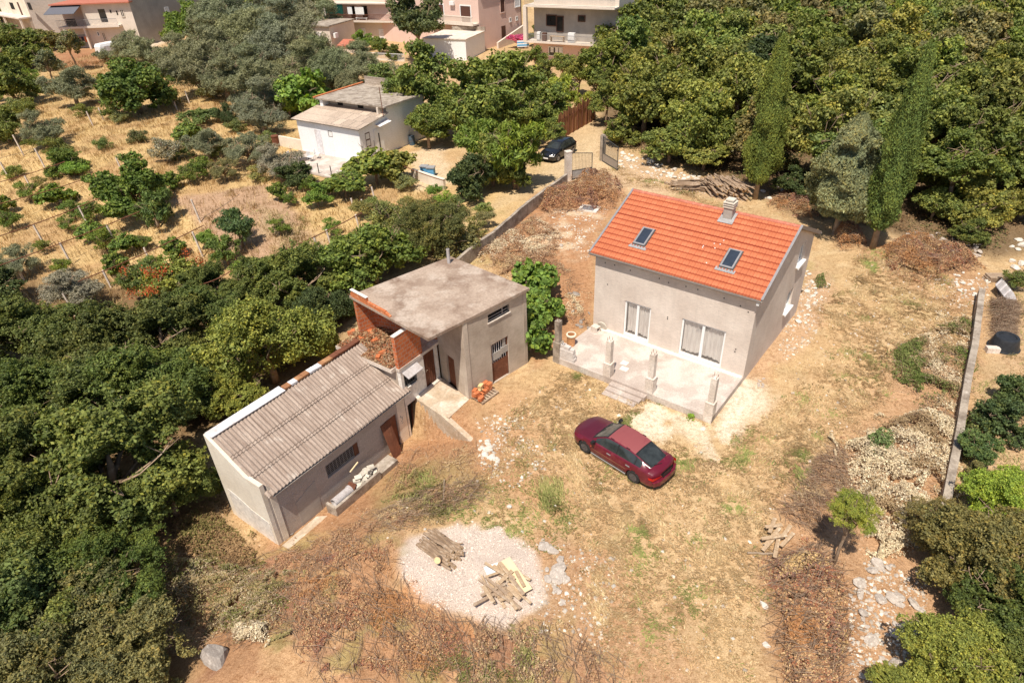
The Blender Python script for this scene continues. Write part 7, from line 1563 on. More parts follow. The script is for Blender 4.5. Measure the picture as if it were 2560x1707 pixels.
tree(40, 600, 45, 2.0, 'olive', OLV, 'olive_tree', 'grey-green olive beside a leaning post at the left edge', 'tree', None, .9, trunk='olive')
tree(-10, 660, 60, 2.4, 'mid', DRK, 'dark_tree', 'very dark tree cut by the left edge below the vineyard', 'tree', None, 1.0)
tree(150, 372, 44, 1.1, 'mid', (.10, .14, .03), 'green_bush', 'green bush at the top of the vineyard beside a post', 'bush', None, .8, trunk='low')
tree(525, 268, 22, 1.6, 'olive', DRK, 'thin_shrub', 'slim dark shrub with a bent stem in the dry grass', 'bush', None, 1.7, trunk='olive')
tree(455, 270, 34, .8, 'bush', (.12, .16, .05), 'green_bush', 'pale green weeds around a white stone heap in the field', 'bush', None, .7, trunk='low')
tree(315, 315, 24, .6, 'sparse', (.11, .12, .05), 'green_bush', 'tiny dark shrub alone in the yellow grass', 'bush', None, .9, trunk='low')
tree(500, 265, 26, .7, 'frond', (.11, .15, .06), 'agave_clump', 'spiky green clump near the slim shrub', 'bush', None, .7, trunk=None)
# olive grove up the middle
def OZ(x, y):
    a = 'beside the white van' if x < 360 else 'by the fig in the dry field' if x < 470 and y > 100 else 'by the pale lane' if x < 530 and y < 100 else 'bordering the dry field' if x < 530 else 'in the heart of the thicket' if x < 660 and y < 180 else 'above the fig tree by the cottage' if x < 660 else 'below the satellite dish' if x < 720 else 'under the cream annex' if x < 790 else 'at the right end below the yard wall'
    b = ', along the top' if y < 45 else ', upper row' if y < 110 else ', middle row' if y < 180 else ', lowest row'
    return a + b
for (x, y, r) in [(450, 165, 55), (515, 185, 45), (500, 120, 55), (560, 100, 60), (570, 165, 52), (615, 200, 60), (625, 130, 58), (645, 65, 60), (560, 40, 60), (700, 100, 55), (690, 160, 55), (745, 130, 45), (760, 175, 48), (815, 150, 45), (700, 30, 55), (640, 10, 60), (590, 235, 48), (350, 130, 42), (300, 115, 34), (395, 130, 42), (860, 165, 45), (490, 60, 50), (740, 60, 45), (600, 270, 40), (800, 200, 30)]:
    tree(x, y, r * 1.3, 3.0, 'olive', vary(OLV, .12), 'olive_tree', 'grey-green olive of the grove ' + OZ(x, y), 'tree', 'grove olives ' + OZ(x, y), .95, trunk='olive')
tree(430, 60, 50, 3.0, 'mid', (.12, .17, .035), 'green_tree', 'bright green tree on the lane between the cream house and the olives', 'tree', None, 1.0)
tree(300, 70, 34, 3.0, 'sparse', (.18, .21, .06), 'small_tree', 'light yellow-green small tree before the balcony of the cream house', 'tree', None, .9)
tree(172, 45, 30, 2.6, 'mid', (.10, .15, .04), 'green_tree', 'green shrub tree between the two houses at the far left', 'tree', None, 1.1)
tree(10, 20, 34, 4.0, 'mid', OAK2, 'green_tree', 'green tree at the far left corner beside the old grey house', 'tree', None, 1.2)
for (x, y, r, c, lab_) in [(835, 95, 24, FIG, 'bushy green shrub beside the white shuttered windows of the annex'), (870, 105, 22, WAL, 'rounded green shrub before the annex yard wall'), (905, 120, 20, OAK2, 'low dark shrub at the foot of the tall evergreen'), (1345, 92, 42, OAK2, 'dark green tree climbing past the balconies of the grey house'), (1235, 85, 24, OAK2, 'trimmed dark bush beside the striped towel'), (800, 85, 10, FIG, 'little shrub at the tiled lean-to')]:
    tree(x, y, r, 1.8 if r < 40 else 3.5, 'mid', c, 'garden_shrub', lab_, 'shrub', None, 1.0, trunk='low')
tree(1190, 92, 22, 1.4, 'bush', (.50, .10, .24), 'bougainvillea', 'magenta bougainvillea bush beside the sloping path', 'shrub', None, .8, trunk='low')
tree(860, 42, 22, 3.5, 'bush', (.22, .26, .04), 'garden_shrub', 'yellow-green shrub under the stone balustrade of the pink house', 'shrub', None, .8, trunk='low')
for (x, y, r, hc, k, c, lab_) in [(1110, 265, 70, 3.2, 'mid', WAL, 'dense walnut mass between the blue drum and the black car'), (1180, 275, 62, 3.0, 'mid', WAL, 'walnut boughs closing in behind the bright ailanthus'), (1130, 375, 62, 2.0, 'mid', FOR, 'green thicket between the ivy bush and the gate post'), (1190, 400, 36, 1.4, 'mid', OAK2, 'dark undergrowth shading the drive before the gate post'), (925, 240, 50, 3.0, 'mid', WAL, 'walnut boughs hanging beside the upper cottage roof')]:
    tree(x, y, r, hc, k, c, 'walnut_tree', lab_, 'tree', None, 1.1, cap=False, trunk='low')
# ---- the wood on the right: cypresses and conifers first
def cypress(px, py, top, rad, colr, label, seed, rt=.16, bare=.13, prof=None):
    B_ = g(px, py); Ht = zat(B_, top) - B_[2]; root = thing('cypress', B_, label, 'cypress', None, rz=seed); P, N, cl, rs = column(seed, 70000, .1, wob=.5, prof=prof)
    P = P * np.array([rad, rad, Ht * (1 - bare)]) + np.array([0, 0, Ht * bare]); V, F = leaf_quads(P + rs.normal(size=P.shape) * np.array([.07, .07, .12]), N, .15, .34, rs, droop=-1.1); me = mesh_of(V, F, M['needle'], cl); c = bpy.data.objects.new('crown', me); col.objects.link(c); c.parent = root; c.color = (*colr, 1)
    q = MB(); q.tube([(0, 0, -.3), (.05, .03, Ht * .2), (0, 0, Ht * .8)], [rt * 1.3, rt, rt * .3], 9); o = q.build('trunk', M['pale_bark'], None, smooth=True); o.parent = root; return root
cypress(1887, 498, 95, 1.10, (.125, .160, .034), 'tall slender cypress whose reddish torn trunk stands by the woodpile', 201)
cypress(2181, 622, 120, .88, (.10, .145, .036), 'tallest leaning cypress at the right with a bare pale trunk foot', 202)
for (px, py, top, rad, lab_, sd, c) in [(2086, 585, 285, 2.0, 'broad drooping grey-green conifer between the two cypresses', 203, (.165, .185, .095))]:
    B_ = g(px, py); Ht = zat(B_, top) - B_[2]; root = thing('conifer', B_, lab_, 'conifer'); P, N, cl, rs = column(sd, 42000, .1, wob=.6, prof=([0, .05, .2, .5, .8, 1.0], [.55, .8, 1.0, .8, .48, .08])); P[:, 2] += (vnoise(P[:, 0] * 3, P[:, 1] * 3, .6, 3) - .5) * .06
    P = P * np.array([rad, rad, Ht * .82]) + np.array([0, 0, Ht * .18]); V, F = leaf_quads(P, N, .20, .36, rs, droop=.9); c_ = bpy.data.objects.new('crown', mesh_of(V, F, M['needle'], cl)); col.objects.link(c_); c_.parent = root; c_.color = (*c, 1)
    q = MB(); q.tube([(0, 0, -.3), (0, 0, Ht * .9)], [.2, .05], 9); o = q.build('trunk', M['pale_bark'], None); o.parent = root
# front row of named trees
for (x, y, r, hc, k, c, f, lab_) in [(1450, 245, 62, 3.2, 'mid', WAL, .9, 'round green tree standing right behind the open gate'), (1430, 295, 45, 1.8, 'mid', FOR, .8, 'low green thicket behind the right gate post'), (1540, 330, 60, 2.2, 'mid', FOR, .75, 'light green thicket behind the white rubble'), (1620, 350, 55, 2.2, 'mid', YEL, .75, 'yellow-green thicket above the woodpile'),
        (1600, 250, 70, 4.2, 'mid', YEL, .9, 'yellow-green tree left of the tall cypress'), (1655, 280, 45, 3.6, 'mid', FOR, 1.0, 'green tree touching the left side of the tall cypress'), (1850, 300, 60, 4.0, 'mid', FOR, 1.1, 'green tree between the tall cypress and the drooping conifer'), (1815, 420, 40, 1.6, 'mid', DRK, .9, 'dark undergrowth right of the torn cypress trunk'),
        (2200, 390, 75, 3.4, 'mid', FOR, .9, 'green tree right of the leaning cypress'), (2250, 470, 72, 2.6, 'mid', YEL, .85, 'yellow-green tree over the dry stone wall'), (2150, 470, 50, 2.2, 'mid', FOR, .9, 'green tree at the foot of the leaning cypress'), (2300, 380, 75, 3.6, 'mid', (.17, .16, .035), .9, 'golden-green tree near the right edge'), (2330, 470, 50, 2.2, 'mid', (.16, .16, .04), .9, 'golden thicket by the white stone bank at the right edge'), (2230, 530, 40, 1.5, 'mid', OAK2, .8, 'dark shrub above the right end of the dry stone wall')]:
    tree(x, y, r, hc, k, vary(c, .06), 'forest_tree', lab_, 'tree', None, f, trunk='tree' if hc > 2 else 'low')
# the rest of the wood, one tree at a time
poly = [(10.5, 72), (11, 64), (16.5, 57), (21, 53), (25, 45), (30, 41), (37, 43), (60, 40), (75, 60), (120, 130), (150, 230), (40, 240), (26, 170), (18, 120), (14, 95)]
def inpoly(x, y, P):
    r_ = False
    for i in range(len(P)):
        a, b = P[i], P[(i + 1) % len(P)]
        if (a[1] > y) != (b[1] > y) and x < (b[0] - a[0]) * (y - a[1]) / (b[1] - a[1]) + a[0]: r_ = not r_
    return r_
placed = []; tries = 0; rt_ = random.Random(11)
while tries < 9000 and len(placed) < 290:
    tries += 1; y = 40 + 200 * rt_.random() ** 1.35; x = rt_.uniform(8, 150)
    if not inpoly(x, y, poly): continue
    sp = 2.7 + (y - 40) * .028
    if any((x - a) ** 2 + (y - b) ** 2 < (sp * .5 + c * .5) ** 2 for a, b, c in placed): continue
    pxp = pj((x, y, 6)); 
    if pxp[0] > 2900 or pxp[1] > 1000 or pxp[1] < -260: continue
    placed.append((x, y, sp))
    n1 = float(vnoise(x, y, 14, 77)); n2 = rt_.random(); c = [FOR, YEL, FOR, OAK2, BRN, WAL, FOR][int(n2 * 7)] if n1 < .55 else [FOR, OAK2, DRK, FOR, WAL, BRN, OAK2][int(n2 * 7)]
    hc = rt_.uniform(2.2, 4.6) + (y - 40) * .012; rad = sp * rt_.uniform(.78, 1.10)
    zone = ('nearest the yard' if y < 62 else 'on the middle slope' if y < 95 else 'towards the top edge of the picture')
    cx_, cy_ = pj((x, y, hc)); cx_ /= KD; cy_ /= KD
    zx = 'above the open gate' if cx_ < 1500 else 'above the woodpile' if cx_ < 1690 else 'behind the slender cypress' if cx_ < 1830 else 'between the two cypresses' if cx_ < 2000 else 'behind the leaning cypress' if cx_ < 2180 else 'towards the right edge'
    zy = 'low in the wood ' if cy_ > 340 else 'a little way up the wood ' if cy_ > 220 else 'half-way up the wood ' if cy_ > 110 else 'high in the wood ' if cy_ > 30 else 'at the top edge of the wood '
    cn_ = {FOR: 'mid-green', YEL: 'yellow-green', OAK2: 'deep green', BRN: 'brownish', WAL: 'fresh green', DRK: 'dark'}[c]
    tree(0, 0, 0, hc, 'mid' if y < 90 else 'far', vary(c, .16), 'forest_tree', cn_ + ' tree ' + zy + zx, 'tree', 'trees of the wood: ' + cn_ + ', ' + zy + zx, rt_.uniform(.85, 1.15), base=(x, y), R_=rad)
# undergrowth so that no bare floor shows between the trunks
for i in range(60):
    y = 42 + 60 * rt_.random(); x = rt_.uniform(10, 80)
    if not inpoly(x, y - .8, poly) or pj((x, y, 1))[0] > 2700: continue
    tree(0, 0, 0, .8, 'bush', vary(rt_.choice([FOR, OAK2, BRN, WAL]), .15), 'undergrowth_shrub', 'low shrub in the undergrowth of the right-hand wood', 'shrub', 'shrubs under the right-hand wood', .9, base=(x, y), R_=rt_.uniform(1.0, 1.7), trunk=None)
# trees far behind the houses
placed2 = []
for (x0, x1, y0, y1, n, r0) in ((-140, -30, 150, 250, 60, 5.5), (-30, 30, 150, 240, 34, 5.0), (-78, -60, 90, 128, 8, 2.6)):
    for i in range(n):
        x = rt_.uniform(x0, x1); y = rt_.uniform(y0, y1)
        if any((x - a) ** 2 + (y - b) ** 2 < 25 for a, b in placed2): continue
        if -3 < x < 12 and y < 160: continue
        placed2.append((x, y)); tree(0, 0, 0, 4.0, 'far', vary(rt_.choice([FOR, OAK2, OLV, WAL]), .15), 'distant_tree', 'distant green tree behind the houses along the top edge', 'tree', 'distant trees behind the houses', 1.0, base=(x, y), R_=r0 * rt_.uniform(.6, .85))
# near right corner
tree(2265, 1270, 140, 2.6, 'near', (.15, .135, .048), 'brown_green_tree', 'broad tree of mixed green and rusty brown leaves at the right edge', 'tree', None, .85)
tree(2180, 1210, 80, 2.0, 'nearfine', (.165, .14, .055), 'brown_green_tree', 'thinner brownish tree overhanging the end of the garden wall', 'tree', None, .85)
tree(2330, 1400, 120, 2.6, 'near', (.075, .10, .025), 'dark_tree', 'dark green tree low at the right edge', 'tree', None, .9)
tree(2190, 1500, 115, 2.4, 'near', BRT, 'ailanthus_tree', 'fresh yellow-green tree in the lower right corner', 'tree', None, .85)
tree(2060, 1580, 60, 1.6, 'near', BRT, 'ailanthus_tree', 'low yellow-green tree top at the bottom edge near the stones', 'tree', None, .85)
tree(2380, 1560, 110, 2.5, 'near', OAK2, 'dark_tree', 'dark tree in the very corner at lower right', 'tree', None, .9)
tree(2300, 1140, 85, 2.2, 'near', (.21, .28, .045), 'bright_tree', 'bright green tree right of the garden wall end', 'tree', None, .95)
tree(2240, 1025, 46, 1.2, 'mid', (.085, .13, .045), 'green_bush', 'blue-green bush hugging the overgrown part of the garden wall', 'bush', None, 1.0, trunk='low')
tree(2305, 955, 62, 2.0, 'mid', (.065, .095, .035), 'dark_tree', 'dark wind-bent tree beyond the middle of the garden wall', 'tree', None, .9)
tree(2350, 900, 50, 2.0, 'mid', (.075, .11, .04), 'dark_tree', 'dark green tree cut by the right edge above the bent one', 'tree', None, 1.0)
tree(2250, 1090, 30, .9, 'mid', BRN, 'dry_bush', 'small brownish bush at the foot of the wall end', 'bush', None, 1.0, trunk='low')
tree(2335, 640, 30, 1.2, 'sparse', OAK2, 'thin_shrub', 'thin bare-branched shrub above the roofing sheets', 'bush', None, .8, trunk='low')
tree(1958, 1178, 54, 2.6, 'nearfine', (.22, .25, .05), 'young_tree', 'slender leaning sapling with a light green crown over the bleached brambles', 'tree', None, 1.0, cap=False)
# fig by the flat-roofed building
for (x, y, r, hc, lab_) in [(1225, 655, 60, 2.4, 'tall upper crown of the fig beside the flat roof'), (1215, 765, 60, 1.9, 'leafy fig growing against the wall of the flat-roofed building'), (1235, 710, 50, 2.0, 'fig branches between the two main fig crowns'), (1183, 765, 40, 1.9, 'low fig branch reaching over the barred iron door')]:
    tree(x, y, r, hc, 'fig', (.13, .20, .040), 'fig_tree', lab_, 'tree', None, 1.1, trunk='olive')
for (x, y, r, hc, k, c, lab_) in [(1300, 215, 42, 2.6, 'frond', (.24, .28, .05), 'bright ferny tree rising behind the rusty sheet fence'), (1330, 170, 34, 2.6, 'mid', YEL, 'yellow-green tree on the slope below the grey house'), (1290, 150, 30, 2.2, 'mid', FOR, 'green shrubby tree below the striped towel'), (1250, 165, 30, 2.6, 'mid', FOR, 'green tree at the top of the walnut grove'), (1345, 235, 26, 1.6, 'frond', (.26, .28, .06), 'feathery shrub leaning over the end of the rusty fence'), (1375, 175, 36, 3.0, 'mid', FOR, 'green tree at the corner of the wood beside the lane'), (1230, 130, 26, 2.0, 'mid', WAL, 'small green tree between the garage and the towel'), (1395, 220, 40, 3.0, 'mid', FOR, 'green tree overhanging the lane beyond the gate'), (1180, 150, 34, 3.0, 'mid', WAL, 'green tree crown in front of the white garage'), (1060, 215, 36, 2.6, 'mid', WAL, 'green tree between the two walnut crowns'), (880, 180, 40, 2.6, 'mid', (.13, .17, .06), 'greyish green tree behind the cottage roof'), (1270, 300, 30, 1.6, 'mid', WAL, 'low green growth at the near end of the rusty fence')]:
    tree(x, y, r, hc, k, vary(c, .06), 'green_tree', lab_, 'tree', None, 1.0, cap=False)
for i, (x, y, r) in enumerate([(700, 470, 16), (760, 600, 26), (790, 580, 24), (860, 470, 26), (820, 520, 22), (930, 420, 26), (1010, 445, 24), (1040, 470, 26), (1075, 470, 22), (1110, 480, 22), (1060, 500, 30), (1090, 520, 26), (200, 350, 22), (235, 330, 20), (120, 320, 20), (60, 215, 24), (75, 240, 22), (35, 245, 26), (400, 440, 22), (420, 350, 26), (450, 365, 24), (500, 345, 24), (530, 320, 26), (590, 400, 24), (480, 300, 22), (540, 290, 22), (225, 250, 24), (190, 255, 22), (350, 255, 22), (275, 270, 22), (420, 250, 22), (610, 320, 22), (650, 330, 24), (30, 395, 22), (140, 400, 22), (90, 420, 18)]):
    if i % 2 == 0: continue
    tree(x, y, r * 1.1, .6, 'sparse', vary([(.17, .20, .06), (.13, .16, .05), (.20, .20, .08)][i % 3]), 'low_weed_bush', 'low leafy weed clump in the yellow grass of the fields', 'weeds', 'leafy weed clumps of the left-hand fields', .8, trunk=None)
# ---------------------------------------------------------------- vineyard
def tline(a, b, h0, label, name='wire_rail'):
    A_ = bk(a[0], a[1], 1.7); B_ = bk(b[0], b[1], 1.7); za = float(gz(A_[0], A_[1])); 
    q = MB(); n = 8; q.tube([tuple(A_ + (B_ - A_) * i / n + np.array([0, 0, -.10 * math.sin(math.pi * i / n)])) for i in range(n + 1)], .035 if h0 else .014, 5); r_ = thing(name, (A_[0], A_[1], 0), label, 'rail', 'long rails over the vineyard rows'); q.build('rail_bar', M['rust'] if h0 else M['dark_metal'], r_)
for i, (a, b, t_) in enumerate([((-30, 402), (105, 364), 0), ((-30, 463), (162, 404), 1), ((-20, 514), (216, 446), 1), ((-30, 600), (249, 496), 1), ((-20, 670), (348, 529), 1), ((195, 704), (510, 563), 1), ((500, 712), (578, 677), 1), ((495, 550), (600, 485), 0), ((707, 626), (905, 532), 1), ((620, 668), (707, 626), 0), ((1005, 413), (1110, 452), 1)]):
    tline(a, b, t_, 'thin brown rail stretched over a vineyard row')
posts = [(370, 725, 540), (970, 730, 540), (585, 870, 690), (190, 1000, 845), (920, 1060, 920), (1740, 1150, 1040), (1660, 520, 330), (1680, 810, 600), (1240, 830, 770), (1410, 310, 210), (1215, 500, 420), (740, 575, 385), (620, 1300, 1110)]
allp = [(*X4(1, a, b - 0, a, c)[:2], X(1, a, c)[1]) for a, b, c in []]
vp = []
for (a, b, c) in posts: vp.append(((a * .2998, 400 + b * .2998), 400 + c * .2998))
for (a, b, c) in [(190, 1300, 1120), (370, 1410, 1240), (80, 1510, 1350), (250, 1560, 1460), (570, 1460, 1360), (770, 1050, 930), (860, 1000, 900), (1575, 860, 760), (1475, 920, 850), (1875, 690, 570), (1970, 830, 680), (1830, 1220, 1100), (1000, 1400, 1330)]: vp.append(((a * .2998, b * .2998), c * .2998))
for (a, b, c) in [(590, 800, 640), (680, 700, 580), (918, 560, 455), (1050, 330, 225), (965, 430, 350), (880, 420, 340)]: vp.append(((620 + a * .2998, 400 + b * .2998), 400 + c * .2998))
for i, (bpx, ty) in enumerate(vp):
    B_ = g(*bpx); Ht = min(max(zat(B_, ty) - B_[2], 1.0), 2.2); r_ = thing('vineyard_post', B_, 'grey weathered concrete post standing in the vineyard rows', 'post', 'posts of the vineyard'); lean = .10
    q = MB(); q.beam((B_[0] + lean * Ht * .9, B_[1] - .05, B_[2] - .3), (B_[0] - lean * Ht * .3, B_[1], B_[2] + Ht), .11, .11); q.build('post_body', M['concrete'], r_)
vc = (.115, .15, .035)
vines = [(125, 450, 36, .55), (165, 480, 30, .6), (20, 505, 30, .8), (10, 470, 24, .8), (205, 485, 34, .55), (150, 515, 22, .5), (290, 560, 32, .7), (235, 548, 36, .6), (330, 555, 22, .5), (265, 605, 30, .6), (290, 640, 28, .4), (60, 440, 30, .5), (210, 530, 30, .6), (95, 565, 20, .45), (140, 610, 26, .6), (400, 570, 30, .6), (345, 610, 34, .7), (215, 725, 26, .5),
         (430, 305, 30, .5), (460, 385, 34, .6), (430, 400, 30, .6), (395, 415, 24, .5), (710, 420, 26, .6), (640, 520, 26, .5), (780, 560, 26, .45), (830, 545, 30, .6), (600, 345, 22, .5), (640, 440, 24, .35), (665, 455, 20, .3)]
for i, (x, y, r, f) in enumerate(vines):
    tree(x, y, r * .95, 1.0, 'sparse' if i % 3 else 'fig', vary((.12, .165, .035), .15), 'grapevine', 'leafy grapevine trained along a vineyard row', 'vine', 'grapevines of the vineyard', .9, trunk='low')
for i, (x, y, r, c) in enumerate([(130, 340, 30, OAK2), (165, 390, 24, FIG), (60, 250, 28, OAK2), (80, 330, 20, OAK2), (65, 180, 24, FIG), (240, 130, 20, OLV), (115, 150, 26, OLV), (425, 305, 22, FIG), (395, 225, 22, BRN), (485, 215, 26, BRN), (255, 255, 24, OAK2), (735, 600, 26, BRN), (780, 640, 30, YEL), (560, 620, 30, FIG), (1020, 460, 24, FIG), (1000, 440, 20, FIG), (760, 520, 22, FIG), (830, 480, 24, BRN), (940, 470, 26, BRN), (1110, 500, 20, BRN)]):
    tree(x, y, r * 1.1, .8, 'bush' if i % 2 else 'sparse', vary(c), 'wild_shrub', 'low wild shrub growing in the dry left-hand fields', 'shrub', 'wild shrubs of the left-hand fields', .85, trunk=None)
pts = []
for i in range(9):
    x, y = [(250 + 40 * (i % 3), 0)][0]
sd = [(1550, 775), (1665, 850), (1370, 925), (1220, 935), (1310, 965), (1100, 1110), (1210, 1100), (1280, 1105), (1040, 925), (1265, 1075)]
rs7 = np.random.RandomState(9); CC = []; 
for (a, b) in sd:
    P = bk(a * .2998, 400 + b * .2998, 1.9); CC.append(P + rs7.normal(size=(70, 3)) * np.array([.16, .16, .18]))
CC = np.concatenate(CC); V, F = leaf_quads(CC, rs7.normal(size=(len(CC), 3)), .12, .6, rs7); tag(npmesh('sumac_seed_heads', V, F, M['litter'], fcol=np.tile((.50, .12, .04), (len(V), 1))), 'orange-red seed heads dotted over the straggly sumac', 'seed heads', None, 'stuff')

# ================================================================== ground cover, brush and stones
STR = [(.60, .43, .23), (.52, .36, .18), (.68, .52, .30), (.44, .30, .15)]
field = [(-40, 330), (180, 130), (560, 150), (640, 290), (700, 420), (880, 430), (1000, 440), (1040, 500), (880, 560), (740, 610), (430, 640), (200, 720), (-60, 760)]
blades('tall_dry_grass', [(field, 1.0)], 90000, .38, [(.56, .40, .19), (.48, .33, .15), (.64, .48, .25), (.40, .27, .13)], 'tall yellow dry grass covering the left-hand fields', 'grass', 3, .5, .016, .5)
yard = [(1280, 850), (1700, 990), (1880, 780), (1980, 560), (2200, 640), (2240, 760), (2050, 850), (1900, 1040), (1760, 1190), (1740, 1560), (1400, 1560), (1270, 1280), (1060, 1190), (900, 1250), (820, 1200), (1000, 1150), (1180, 1060), (1130, 950)]
blades('short_dry_grass', [(yard, 1.0), ([(1390, 330), (1420, 430), (1560, 450), (1700, 490), (1600, 430), (1440, 400)], .08)], 170000, .07, STR + [(.52, .34, .18), (.30, .33, .10)], 'short straw-coloured grass stubble over the whole yard', 'grass', 4, 1.6, .011, .22)
blades('green_tufts', [(yard, 1.0)], 16000, .10, [(.15, .20, .06), (.24, .27, .09)], 'small green weed tufts scattered through the dry yard', 'weeds', 14, .9, .014, .45, thr=.66)
blades('green_grass_patch', [([(900, 1100), (1010, 1090), (1080, 1130), (1000, 1180), (890, 1190)], 1.0), ([(1240, 1140), (1330, 1150), (1300, 1210), (1230, 1190)], .5), ([(600, 480), (720, 520), (700, 580), (620, 540)], .5), ([(1080, 1470), (1250, 1500), (1230, 1568), (1080, 1568)], .8)], 11000, .16, [(.27, .28, .09), (.36, .34, .12), (.45, .38, .16)], 'greenish grass patches on the brown earth', 'grass', 15, .8, .014, .3)
RBL = [(.46, .23, .10), (.56, .31, .14), (.34, .19, .12), (.62, .42, .22), (.42, .18, .10), (.30, .17, .13)]
DRYB = [(.42, .24, .14), (.52, .33, .18), (.34, .20, .13), (.60, .44, .25)]
BLE = [(.74, .62, .42), (.66, .53, .35), (.80, .70, .50), (.52, .38, .22), (.38, .27, .15)]
GRN = [(.20, .22, .07), (.15, .19, .05), (.30, .28, .10)]
hp = [
 ('brush_heap', [(1235, 460), (1300, 430), (1340, 410), (1400, 405), (1435, 430), (1420, 480), (1330, 490), (1230, 500)], 22000, 1.3, RBL, 'rust-brown heap of cut brush inside the gate', .11, 900),
 ('dry_bramble', [(1110, 560), (1230, 490), (1300, 540), (1270, 620), (1160, 650), (1080, 590)], 20000, .55, BLE[:3] + DRYB, 'mixed straw and reddish dead bramble along the boundary wall', .10, 500),
 ('dry_bramble', [(1160, 590), (1260, 560), (1330, 640), (1370, 760), (1280, 740), (1290, 640), (1200, 620)], 9000, .15, DRYB + BLE[:1], 'thin brown litter left of the new house', .08, 300),
 ('brush_heap', [(1760, 465), (1800, 440), (1860, 450), (1870, 510), (1790, 490)], 7000, .7, RBL, 'brown dead brush behind the ridge of the new house', .10, 300),
 ('brush_heap', [(1905, 530), (1965, 510), (2000, 570), (1920, 575)], 5000, .8, RBL, 'brown brush around the feet of the conifers', .10, 260),
 ('brush_heap', [(2010, 570), (2080, 540), (2220, 570), (2270, 620), (2130, 650), (2030, 620)], 21000, .9, RBL, 'long rust-brown heap of cut brush below the dry stone wall', .10, 900),
 ('dead_bramble', [(2060, 790), (2240, 700), (2250, 850), (2210, 960), (2110, 940), (2030, 850)], 26000, .5, BLE + GRN[:2], 'half-bleached bramble bank along the inside of the garden wall', .10, 500),
 ('dead_bramble', [(1930, 1010), (2110, 930), (2215, 960), (2210, 1090), (2170, 1180), (2080, 1290), (1990, 1300), (1940, 1130)], 52000, .75, BLE, 'wide mat of cream-bleached dead brambles beside the garden wall', .105, 500),
 ('dead_bramble', [(1870, 1050), (1945, 1010), (1960, 1150), (1880, 1230), (1780, 1180)], 12000, .3, DRYB, 'brown twiggy litter left of the bleached brambles', .08, 1400),
 ('brush_heap', [(1750, 1280), (1880, 1240), (1950, 1330), (1960, 1500), (1940, 1620), (1800, 1620), (1770, 1450)], 42000, .65, RBL + [(.60, .42, .2)], 'long heap of reddish-brown cut brush beside the stony strip', .10, 1500),
 ('leaf_litter', [(680, 1290), (830, 1230), (900, 1270), (960, 1380), (1060, 1420), (1100, 1568), (740, 1568), (640, 1440)], 60000, .14, RBL, 'orange-brown leaf litter and twigs in the foreground', .065, 1500),
 ('leaf_litter', [(1060, 1420), (1240, 1430), (1420, 1500), (1440, 1600), (1060, 1600)], 15000, .25, DRYB + GRN[2:], 'brown trampled grass and twigs at the bottom edge', .08, 700),
 ('dead_bramble', [(400, 1260), (560, 1280), (690, 1300), (660, 1440), (560, 1500), (400, 1420), (340, 1330)], 30000, .5, [(.36, .30, .13), (.28, .25, .10), (.44, .32, .16), (.55, .45, .28), (.22, .22, .07)], 'olive and brown bramble bank below the gable of the shed', .085, 700),
 ('dead_bramble', [(525, 1440), (600, 1410), (640, 1440), (600, 1490), (520, 1480)], 3500, .45, BLE[:3], 'small whitish dead bush on the bank in the foreground', .08, 90),
 ('leaf_litter', [(860, 1180), (1010, 1110), (1100, 1100), (1120, 1150), (1000, 1190), (890, 1230)], 5000, .12, DRYB + [(.5, .38, .18)], 'tangle of dry brown stalks before the ramp wall', .08, 900),
 ('leaf_litter', [(900, 1020), (1080, 1010), (1150, 1090), (1060, 1140), (880, 1130)], 7000, .07, DRYB, 'thin brown litter on the earth below the platform', .06, 200),
 ('leaf_litter', [(560, 1290), (720, 1230), (860, 1170), (900, 1200), (780, 1290), (640, 1330)], 9000, .12, DRYB + GRN[:1], 'brown litter along the front of the shed', .07, 300)]
for i, (nm, pl, n, h_, cs, lab_, L_, tw) in enumerate(hp): heap(nm, pl, int(n * 1.6), h_, cs, lab_, 'brush' if 'heap' in nm else 'dead plants', L_ * .74, seed=100 + i, twigs=tw, w=.9 if n > 8000 else .5, thin=.46 if nm == 'leaf_litter' else .36 if nm == 'dead_bramble' else .30)
heap('green_bramble', [(2050, 800), (2110, 770), (2130, 820), (2090, 900), (2040, 870)], 6000, .5, GRN, 'dark green bramble patch at the edge of the yard', 'bramble', .09, seed=301, w=.5)
heap('green_bramble', [(1960, 1020), (2010, 1000), (2060, 1030), (2040, 1070), (1980, 1060)], 2200, .95, [(.14, .2, .07), (.2, .25, .09)], 'grey-green shoots pushing through the bleached brambles', 'bramble', .09, seed=302, w=.4)
heap('forest_litter', [(1400, 340), (1700, 420), (1860, 500), (2100, 545), (2290, 590), (2352, 520), (2352, 380), (1900, 300), (1420, 250)], 30000, .3, [(.20, .12, .06), (.28, .18, .09), (.14, .14, .05)], 'brown fallen leaves on the floor of the right-hand wood', 'leaves', .14, seed=303, w=.5)
heap('forest_litter', [(380, 1200), (480, 1150), (620, 1290), (560, 1330), (420, 1290)], 9000, .3, [(.26, .16, .08), (.34, .22, .11), (.20, .17, .06)], 'shaded brown leaves between the oak and the lime-washed gable', 'leaves', .09, seed=304, w=.4)
heap('ivy_on_wall', [(2214, 985), (2232, 975), (2236, 1060), (2216, 1075)], 2200, .95, GRN, 'green creeper covering the middle of the garden wall', 'creeper', .10, seed=305, w=.15)
heap('weeds', [(1868, 640), (1893, 632), (1900, 662), (1872, 670)], 1400, .6, [(.14, .17, .05), (.20, .22, .07)], 'small round dark green bush among the rubble by the gable wall', 'weeds', .07, seed=306, w=.2)
heap('weeds', [(1575, 955), (1598, 952), (1596, 965), (1578, 966)], 90, .25, [(.25, .38, .05)], 'bright green weed at the foot of the terrace edge', 'weeds', .12, seed=307, w=.1)
